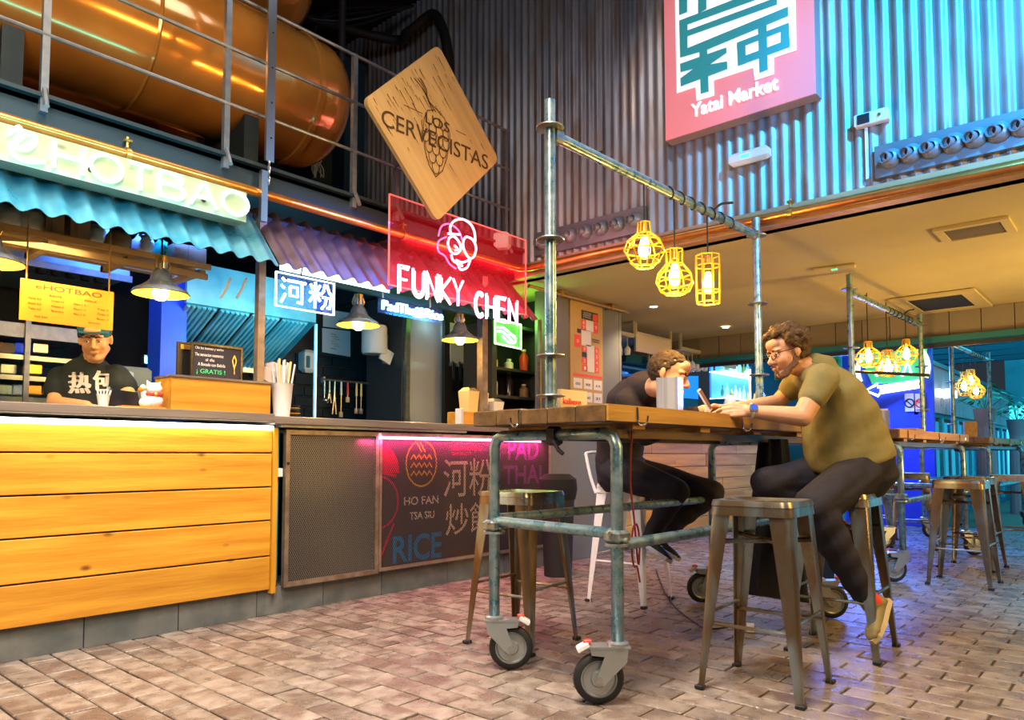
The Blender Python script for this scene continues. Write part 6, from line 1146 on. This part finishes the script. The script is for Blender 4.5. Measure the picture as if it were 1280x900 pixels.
def hair(p, F, m, k=1.0, r=.016, lift=.0, n=260, front=.062, side=-.02, back=-.07, seed=1, vox=.005, rag=.3):
    rn = random.Random(seed); mb = MB(); cnt = 0; mb.ell(F(-.022*k, 0, .042*k), (.094*k, .078*k, .086*k), F.R(), 20, 14) if 0 else None
    while cnt < n:
        a = rn.uniform(0, 2*PI); z = rn.uniform(-1, 1); q = math.sqrt(1-z*z); d = V((q*math.cos(a), q*math.sin(a), z)); x, y, zz = -.015+d.x*.098, d.y*.077, .035+d.z*.088
        lim = back+(side-back)*min(1, max(0, (x+.085)/.075)) if x < -.01 else side+(front-side)*min(1, max(0, (x+.01)/.055))**.8
        if zz < lim: continue
        rr = r*rn.uniform(.7, 1.25); l = lift*rn.uniform(.2, 1)*(1 if zz > .04 else .35); mb.ell(F(*(V((x, y, zz))*k+d*l)), rr*k, nu=8, nv=6); cnt += 1
    return put(remesh(mb, vox, 1, 'hair', .3), 'hair', m, p, smooth=True, sharp=180)
def hand(mb, W, f, up, s=1, curl=(.5, .5, .5, .5), k=1.0, thumb=.5):
    """W wrist, f = direction of the fingers, up = back of the hand, s = +1 when the thumb lies on the left of f seen from above"""
    F = Fr(W, f, up); c = lambda a, b, r1, r2: mb.cap(F(*[q*k for q in a]), F(*[q*k for q in b]), r1*k, r2*k, 10)
    for i, y in enumerate((.030, .011, -.009, -.028)):
        y *= s; c((.0, y*.55, 0), (.082-.004*abs(i-1), y, .0), .014, .0115)
        L = (.040, .045, .041, .032)[i]; p = V((.084-.004*abs(i-1), y, 0)); a = 0
        for j in range(3):
            a += curl[i]*(.55 if j == 0 else .75); l = L*(1, .66, .5)[j]; q = p+V((math.cos(a)*l, y*.06, -math.sin(a)*l)); c(tuple(p), tuple(q), .0088-.0008*j, .0082-.0009*j); p = q
    p0 = V((.015, .026*s, -.006)); p1 = V((.048, (.048-.01*thumb)*s, -.020-.012*thumb)); p2 = V((.075, (.050-.03*thumb)*s, -.032-.012*thumb)); p3 = V((.098, (.045-.035*thumb)*s, -.036-.012*thumb))
    c(tuple(p0), tuple(p1), .0145, .011); c(tuple(p1), tuple(p2), .0105, .0095); c(tuple(p2), tuple(p3), .0092, .0078)
def limb(mb, pts, rr, n=14):
    for i in range(len(pts)-1): mb.cap(pts[i], pts[i+1], rr[i], rr[i+1], n)
def shoe(p, heel, toe, up, m='shoe', m2='sole', k=.86, ank=None):
    F = Fr(heel, V(toe)-V(heel), up); mb = MB(); R = F.R()
    loft(mb, [(F(-.045*k, 0, .045*k), .012, .02), (F(-.035*k, 0, .045*k), .032*k, .042*k), (F(.03*k, 0, .045*k), .036*k, .045*k), (F(.10*k, 0, .035*k), .042*k, .034*k), (F(.17*k, 0, .028*k), .046*k, .026*k), (F(.205*k, 0, .022*k), .034*k, .018*k), (F(.22*k, 0, .02*k), .012, .008)], F.y); mb.cap(F(0, 0, .05*k), ank if ank is not None else F(-.015*k, 0, .10*k), .040*k, .043*k)
    o = put(remesh(mb, .005, 2, 'shoe'), 'shoe', m, p, smooth=True, sharp=180)
    pr = [(-.055, -.028), (-.06, 0), (-.055, .028), (.03, .036), (.12, .048), (.19, .040), (.228, .012), (.226, -.014), (.19, -.042), (.12, -.048), (.03, -.036)]
    MB().prism(pr, lambda u, v, t: F(u*k, v*k, t), -.004, .020).build('sole', m2, o)
    mb = MB()
    for i in range(4): mb.tube([F((.045+.028*i)*k, -.022*k, (.086-.011*i)*k), F((.050+.028*i)*k, 0, (.094-.012*i)*k), F((.045+.028*i)*k, .022*k, (.086-.011*i)*k)], .0035, 5)
    mb.build('laces', 'white', o)
    return o
def D(px, py, d): return dp(px, py, d)
LF = -RT; UPZ = V((0, 0, 1))
# ---------------- man in olive T-shirt
mo = thing('person', 'seated man in olive T-shirt and glasses leaning on the table with a phone', 'person', (3.84, 1.20, .765))
hipN, hipF = D(1072, 592, 3.62), D(1058, 588, 3.84); kneeN, ankN = D(1018, 634, 3.42), D(1078, 742, 3.44); kneeF, ankF = D(958, 604, 3.78), D(1050, 662, 3.80)
shN, elN, wrN = D(1028, 474, 3.52), D(1003, 521, 3.47), D(936, 514, 3.52); shF, elF, wrF = D(1003, 472, 3.88), D(972, 503, 3.92), D(905, 512, 3.74)
neck, hc_ = D(1013, 452, 3.70), D(986, 442, 3.70)
HF = Fr(D(984, 441, 3.70), LF*1.0-UPZ*.24-FW*.18, UPZ+LF*.2)
spine = [D(1068, 596, 3.73), D(1060, 572, 3.73), D(1055, 545, 3.73), D(1048, 515, 3.72), D(1036, 485, 3.71), D(1022, 463, 3.70)]
side = FW
def body_parts(mb, d):     # d = inset of the skin under the clothes
    loft(mb, [(spine[0], .16-d, .13-d), (spine[1], .19-d, .198-d), (spine[2], .19-d, .200-d), (spine[3], .188-d, .172-d), (spine[4], .172-d, .13-d), (spine[5], .09-d*.4, .075-d*.3)], side)
    mb.cap(shN, shF, .068-d*.6); 
mb = MB(); body_parts(mb, .02); limb(mb, [shN, elN, wrN], [.058, .048, .030]); limb(mb, [shF, elF, wrF], [.050, .042, .029])
limb(mb, [hipN, kneeN, ankN], [.09, .062, .04]); limb(mb, [hipF, kneeF, ankF], [.09, .062, .04]); mb.cap(neck+V((0, 0, -.03)), HF(-.03, 0, -.07), .060, .055); head(mb, HF)
limb(mb, [ankN, ankN+V((0, 0, -.03))+LF*-.02], [.036, .034]); limb(mb, [ankF, ankF+LF*-.03+V((0, 0, -.03))], [.036, .034])
hand(mb, wrN, LF+UPZ*.06+FW*.1, UPZ*.45-FW*1.0, -1, (.9, .8, .75, .7), thumb=.9); hand(mb, wrF, LF*1.0-FW*.35+UPZ*.02, UPZ*.7+FW*.6, 1, (.8, .9, 1.0, 1.1), thumb=.7)
put(remesh(mb, .005, 2, 'body'), 'body', 'skin', mo, smooth=True, sharp=180)
mb = MB(); body_parts(mb, 0); limb(mb, [shN, shN+(elN-shN)*.45], [.080, .070]); limb(mb, [shF, shF+(elF-shF)*.45], [.078, .068]); mb.cap(D(1026, 462, 3.70), D(1018, 456, 3.70), .085, .065)
loft(mb, [(D(1056, 540, 3.73), .17, .18), (D(1060, 560, 3.73), .195, .205), (D(1063, 576, 3.73), .197, .206), (D(1064, 580, 3.73), .192, .20)], side)
me = remesh(mb, .010, 9, 'shirt')
wv = random.Random(5)
for v in me.vertices:
    p = v.co; f_ = math.sin(p.z*42+p.dot(LF)*30+2*math.sin(p.dot(FW)*17))*.0022; v.co = p+v.normal*f_
put(me, 'shirt', 'olive', mo, smooth=True, sharp=180)
cf = Fr(D(1019, 457, 3.70), UPZ-RT*-.35, LF); MB().tube([cf(0, .062*math.cos(a), .062*math.sin(a)) for a in [2*PI*k/24 for k in range(24)]], .008, 8, closed=True).build('collar', 'olive', mo, smooth=True)
mb = MB(); limb(mb, [hipN, kneeN], [.118, .098]); limb(mb, [kneeN, ankN], [.098, .054]); limb(mb, [hipF, kneeF], [.112, .082]); limb(mb, [kneeF, ankF], [.080, .050]); loft(mb, [(D(1072, 618, 3.73), .15, .10), (D(1072, 598, 3.73), .19, .18), (D(1066, 576, 3.73), .19, .188), (D(1064, 566, 3.73), .185, .18)], side); mb.cap(D(1092, 592, 3.64), D(1092, 592, 3.82), .085)
me = remesh(mb, .010, 3, 'trousers')
for v in me.vertices: v.co = v.co+v.normal*math.sin(v.co.z*50+v.co.dot(LF)*38)*.003
put(me, 'trousers', 'jeans', mo, smooth=True, sharp=180)
for a, k in ((ankN, 1), (ankF, 1)): 
    o = MB().cap(a+V((0, 0, .01)), a+V((0, 0, -.04))+RT*.045, .047, .044).build('sock', 'red', mo, smooth=True)
shoe(mo, D(1107, 762, 3.44), D(1086, 822, 3.30), LF*.9+UPZ*.3-FW*.25, ank=D(1086, 756, 3.42)); shoe(mo, D(1086, 660, 3.78), D(1072, 722, 3.66), LF*.9+UPZ*.3, m='shoe_green', ank=D(1062, 668, 3.79))
hair(mo, HF, 'hair_brown', r=.017, lift=.026, n=330, front=.078, side=.0, back=-.085, seed=4)
face_bits(mo, HF)
# beard stubble
mb = MB(); rn = random.Random(2)
for k in range(170):
    s = rn.choice((-1, 1)); t = rn.random(); x = -.012+.066*t; y = (.072-.040*t*t)*s; z = -.035-.070*t+rn.uniform(-.012, .018)*(1 if t > .3 else 1.4); mb.ell(HF(x+.008*t, y*.93, z), rn.uniform(.007, .010), nu=7, nv=5)
for k in range(40): mb.ell(HF(.062+rn.uniform(-.004, .018), rn.uniform(-.026, .026), -.100+rn.uniform(-.016, .012)), .009, nu=7, nv=5)
for k in range(16): mb.ell(HF(.093, -.022+.044*k/15, -.053), .0055, nu=7, nv=5)
put(remesh(mb, .004, 1, 'beard'), 'beard', 'beard', mo, smooth=True, sharp=180)
g = MB()
for s in (-1, 1):
    g.tube([HF(.100-.012*abs(y_)/.05, y_+.031*s, z_) for y_, z_ in [(.024*math.cos(t), .018*math.sin(t)) for t in [2*PI*i/18 for i in range(18)]]], .0018, 6, closed=True); g.tube([HF(.088, .056*s, .008), HF(.05, .078*s, .010), HF(-.01, .086*s, .012), HF(-.03, .084*s, -.012)], .0018, 6)
g.tube([HF(.100, -.007, .004), HF(.104, 0, .006), HF(.100, .007, .004)], .0018, 6); g.build('glasses', 'black_gloss', mo, smooth=True)
wf = Fr(wrN+RT*.012, LF, UPZ*.45-FW); MB().tube([wf(0, .034*math.cos(a), .034*math.sin(a)) for a in [2*PI*k/20 for k in range(20)]], .006, 8, closed=True).build('watch_strap', 'paper', mo, smooth=True); o = MB().cyl(wf(0, 0, .034), wf(0, 0, .044), .020, n=20).build('watch_case', 'steel', mo, smooth=True); MB().cyl(wf(0, 0, .044), wf(0, 0, .046), .015, n=18).build('watch_face', 'bluepaint', mo)
ph = D(881, 500, 3.52); pf_ = Fr(ph, RT*.75-FW*.45+UPZ*.45, UPZ+RT*-.6); t = thing('smartphone', 'smartphone with white rim held over the table by the man in olive', 'phone', ph)
MB().box(ph, (.008, .062, .118), pf_.R(), bev=.003).build('body', 'stool_white', t); MB().box(ph+pf_.x*.0045, (.002, .056, .104), pf_.R()).build('screen', mat('phonecase', (.20, .07, .05), .3), t)
# ---------------- man in black
mk = thing('person', 'seated man in black jumper bending over the table, face behind the steel box', 'person', (4.19, 2.64, .765))
hN, hF_ = D(775, 590, 4.72), D(782, 588, 4.95); kN, aN = D(845, 614, 4.50), D(812, 672, 4.62); kF, aF = D(890, 616, 4.72), D(822, 672, 4.82)
HK = Fr(D(836, 470, 4.02), RT*.86-FW*.46-UPZ*.22, UPZ+RT*.25)
s1 = [D(776, 602, 4.84), D(774, 575, 4.84), D(776, 545, 4.78), D(784, 515, 4.70), D(794, 494, 4.50), D(810, 484, 4.28)]
sN, eN, wN = D(786, 502, 4.30), D(805, 545, 4.22), D(880, 512, 4.02); sF, eF, wF = D(816, 496, 4.60), D(860, 530, 4.60), D(888, 512, 4.18)
SD = (RT*.42+FW*.9)
def bk(mb, d):
    loft(mb, [(s1[0], .16-d, .13-d), (s1[1], .17-d, .15-d), (s1[2], .17-d, .145-d), (s1[3], .19-d, .13-d), (s1[4], .19-d, .12-d), (s1[5], .10-d*.4, .08-d*.3)], SD); mb.cap(sN, sF, .072-d*.6)
mb = MB(); bk(mb, .02); limb(mb, [sN, eN, wN], [.05, .042, .028]); limb(mb, [sF, eF, wF], [.05, .042, .028]); limb(mb, [hN, kN, aN], [.085, .06, .04]); limb(mb, [hF_, kF, aF], [.085, .06, .04]); mb.cap(s1[5], HK(-.03, 0, -.07), .062, .056); head(mb, HK, 1.1)
hand(mb, wN, RT*.9-FW*.1+UPZ*.05, UPZ-FW*.2, 1, (.7, .8, .9, 1), thumb=.5); hand(mb, wF, RT*.7-FW*.6, UPZ, -1, (.6, .7, .8, .9)); limb(mb, [aN, aN+RT*.02+V((0, 0, -.02))], [.036, .034]); limb(mb, [aF, aF+RT*.02+V((0, 0, -.02))], [.036, .034])
put(remesh(mb, .0055, 2, 'body'), 'body', 'skin', mk, smooth=True, sharp=180)
mb = MB(); bk(mb, 0); limb(mb, [sN, eN], [.082, .062]); limb(mb, [eN, wN+(eN-wN)*.12], [.062, .042]); limb(mb, [sF, eF], [.080, .062]); limb(mb, [eF, wF+(eF-wF)*.12], [.062, .042]); mb.cap(s1[5]+(HK(-.04, 0, -.10)-s1[5])*.35, s1[5]+(s1[4]-s1[5])*.4, .078, .12)
me = remesh(mb, .011, 4, 'jumper')
for v in me.vertices: v.co = v.co+v.normal*math.sin(v.co.z*45+v.co.dot(RT)*30)*.003
put(me, 'jumper', 'blackcloth', mk, smooth=True, sharp=180)
mb = MB(); limb(mb, [hN, kN], [.122, .084]); limb(mb, [kN, aN], [.082, .050]); limb(mb, [hF_, kF], [.118, .082]); limb(mb, [kF, aF], [.080, .050]); loft(mb, [(D(777, 612, 4.84), .14, .10), (D(776, 600, 4.84), .175, .15), (D(775, 572, 4.84), .18, .155)], SD)
me = remesh(mb, .011, 3, 'trousers')
for v in me.vertices: v.co = v.co+v.normal*math.sin(v.co.z*50+v.co.dot(RT)*38)*.003
put(me, 'trousers', 'jeans', mk, smooth=True, sharp=180)
for a in (aN, aF): MB().cap(a+V((0, 0, .01)), a+V((0, 0, -.035))+RT*.01, .044, .040).build('sock', 'black', mk, smooth=True)
shoe(mk, aN+V((0, 0, -.055))-RT*.03, D(838, 704, 4.52), UPZ*.8+RT*.5, m='black', m2='paper'); shoe(mk, aF+V((0, 0, -.055))-RT*.03, D(846, 700, 4.75), UPZ*.8+RT*.5, m='black', m2='paper')
hair(mk, HK, 'hair_dark', r=.0078, lift=.0, n=900, front=.072, side=-.012, back=-.07, seed=8, k=1.1)
face_bits(mk, HK, 1.1, closed=True)
mb = MB(); rn = random.Random(6)
for k in range(160):
    s = rn.choice((-1, 1)); t = rn.random(); x = -.012+.066*t; y = (.072-.040*t*t)*s; z = -.03-.072*t+rn.uniform(-.012, .014); mb.ell(HK((x+.007*t)*1.1, y*.94*1.1, z*1.1), rn.uniform(.006, .008), nu=7, nv=5)
put(remesh(mb, .004, 1, 'beard'), 'beard', 'beard', mk, smooth=True, sharp=180)
# ---------------- cook
mc_ = thing('person', 'cook in dark cap and dark T-shirt with white characters behind the counter', 'person', (D(115, 560, 4.2).x, D(115, 560, 4.2).y, 0))
HC = Fr(D(119, 424, 4.10), -FW*.85+RT*.35-UPZ*.22, UPZ-FW*.2); base = D(112, 600, 4.25)
s2 = [V((base.x, base.y, .0))+V((0, 0, 1.0)), D(112, 540, 4.25), D(112, 510, 4.25), D(112, 480, 4.22), D(112, 464, 4.2), D(114, 450, 4.18)]
aL, bL, cL = D(77, 472, 4.22), D(68, 504, 4.12), D(108, 507, 4.00); aR, bR, cR = D(146, 470, 4.22), D(164, 500, 4.12), D(150, 507, 4.02)
def ck(mb, d):
    loft(mb, [(s2[0], .15-d, .11-d), (s2[1], .17-d, .115-d), (s2[2], .185-d, .12-d), (s2[3], .185-d, .115-d), (s2[4], .15-d, .09-d), (s2[5], .075-d*.3, .065-d*.3)], RT); mb.cap(aL, aR, .060-d*.6)
mb = MB(); ck(mb, .018); limb(mb, [aL, bL, cL], [.048, .042, .028]); limb(mb, [aR, bR, cR], [.048, .042, .028]); mb.cap(s2[5], HC(-.03, 0, -.07), .056, .052); head(mb, HC, .98, .95)
for s in (-1, 1):
    h_ = V((base.x, base.y, .95))+RT*.10*s; limb(mb, [h_, V((h_.x, h_.y, .50)), V((h_.x, h_.y, .09))], [.085, .06, .04]); 
hand(mb, cL, RT*.9-FW*.3-UPZ*.1, UPZ, 1, (.5, .6, .6, .7)); hand(mb, cR, -RT*.9-FW*.2-UPZ*.1, UPZ, -1, (.5, .6, .6, .7))
put(remesh(mb, .0055, 2, 'body'), 'body', 'skin_chef', mc_, smooth=True, sharp=180)
mb = MB(); ck(mb, 0); limb(mb, [aL, aL+(bL-aL)*.42], [.070, .078]); limb(mb, [aR, aR+(bR-aR)*.42], [.070, .076]); mb.cap(s2[4], s2[5], .09, .064)
me = remesh(mb, .010, 3, 'shirt')
for v in me.vertices: v.co = v.co+v.normal*math.sin(v.co.z*40+v.co.dot(RT)*33)*.0025
sh = put(me, 'shirt', 'teeshirt', mc_, smooth=True, sharp=180)
from mathutils.bvhtree import BVHTree
bv = BVHTree.FromPolygons([v.co for v in me.vertices], [p.vertices for p in me.polygons])
for s, xa, xb, y0_, y1_ in (('热', 86, 113, 492, 465), ('包', 117, 137, 489, 463)):
    P0 = D(xa, y0_, 3.9); P1 = D(xb, y0_, 3.9); P2_ = D(xa, y1_, 3.9); L_ = lettering(s, P0, P1, P2_, 'white', sh, depth=.0, bevel=.012)
    for v in L_.data.vertices:
        d = (v.co-EYE).normalized(); h_ = bv.ray_cast(EYE, d)
        if h_[0] is not None: v.co = h_[0]-d*.004
mb = MB()
for s in (-1, 1): h_ = V((base.x, base.y, .95))+RT*.10*s; limb(mb, [h_, V((h_.x, h_.y, .50)), V((h_.x, h_.y, .12))], [.105, .08, .06])
put(remesh(mb, .015, 2, 'trousers'), 'trousers', 'jeans', mc_, smooth=True, sharp=180)
for s in (-1, 1): p = V((base.x, base.y, .02))+RT*.10*s; shoe(mc_, p, p-FW*.2-V((0, 0, (-FW*.2).z)), UPZ, m='black', m2='black')
hair(mc_, HC, 'hair_dark', r=.010, lift=.003, n=420, front=.07, side=-.005, back=-.06, seed=3, k=.98)
mb = MB(); mb.ell(HC(-.012, 0, .052), (.104, .086, .075), HC.R(), 24, 14); me = mb.mesh('cap'); cp_ = put(me, 'cap', 'cap', mc_, smooth=True, sharp=180)
mb = MB(); pr = [(.05, -.07), (.09, -.068), (.125, -.045), (.135, 0), (.125, .045), (.09, .068), (.05, .07)]; mb.prism(pr, lambda u, v, t: HC(u, v, .058-.9*v*v*5*.3+t-.1*(u-.05)), 0, .005); mb.build('visor', 'cap', cp_)
face_bits(mc_, HC, .98)
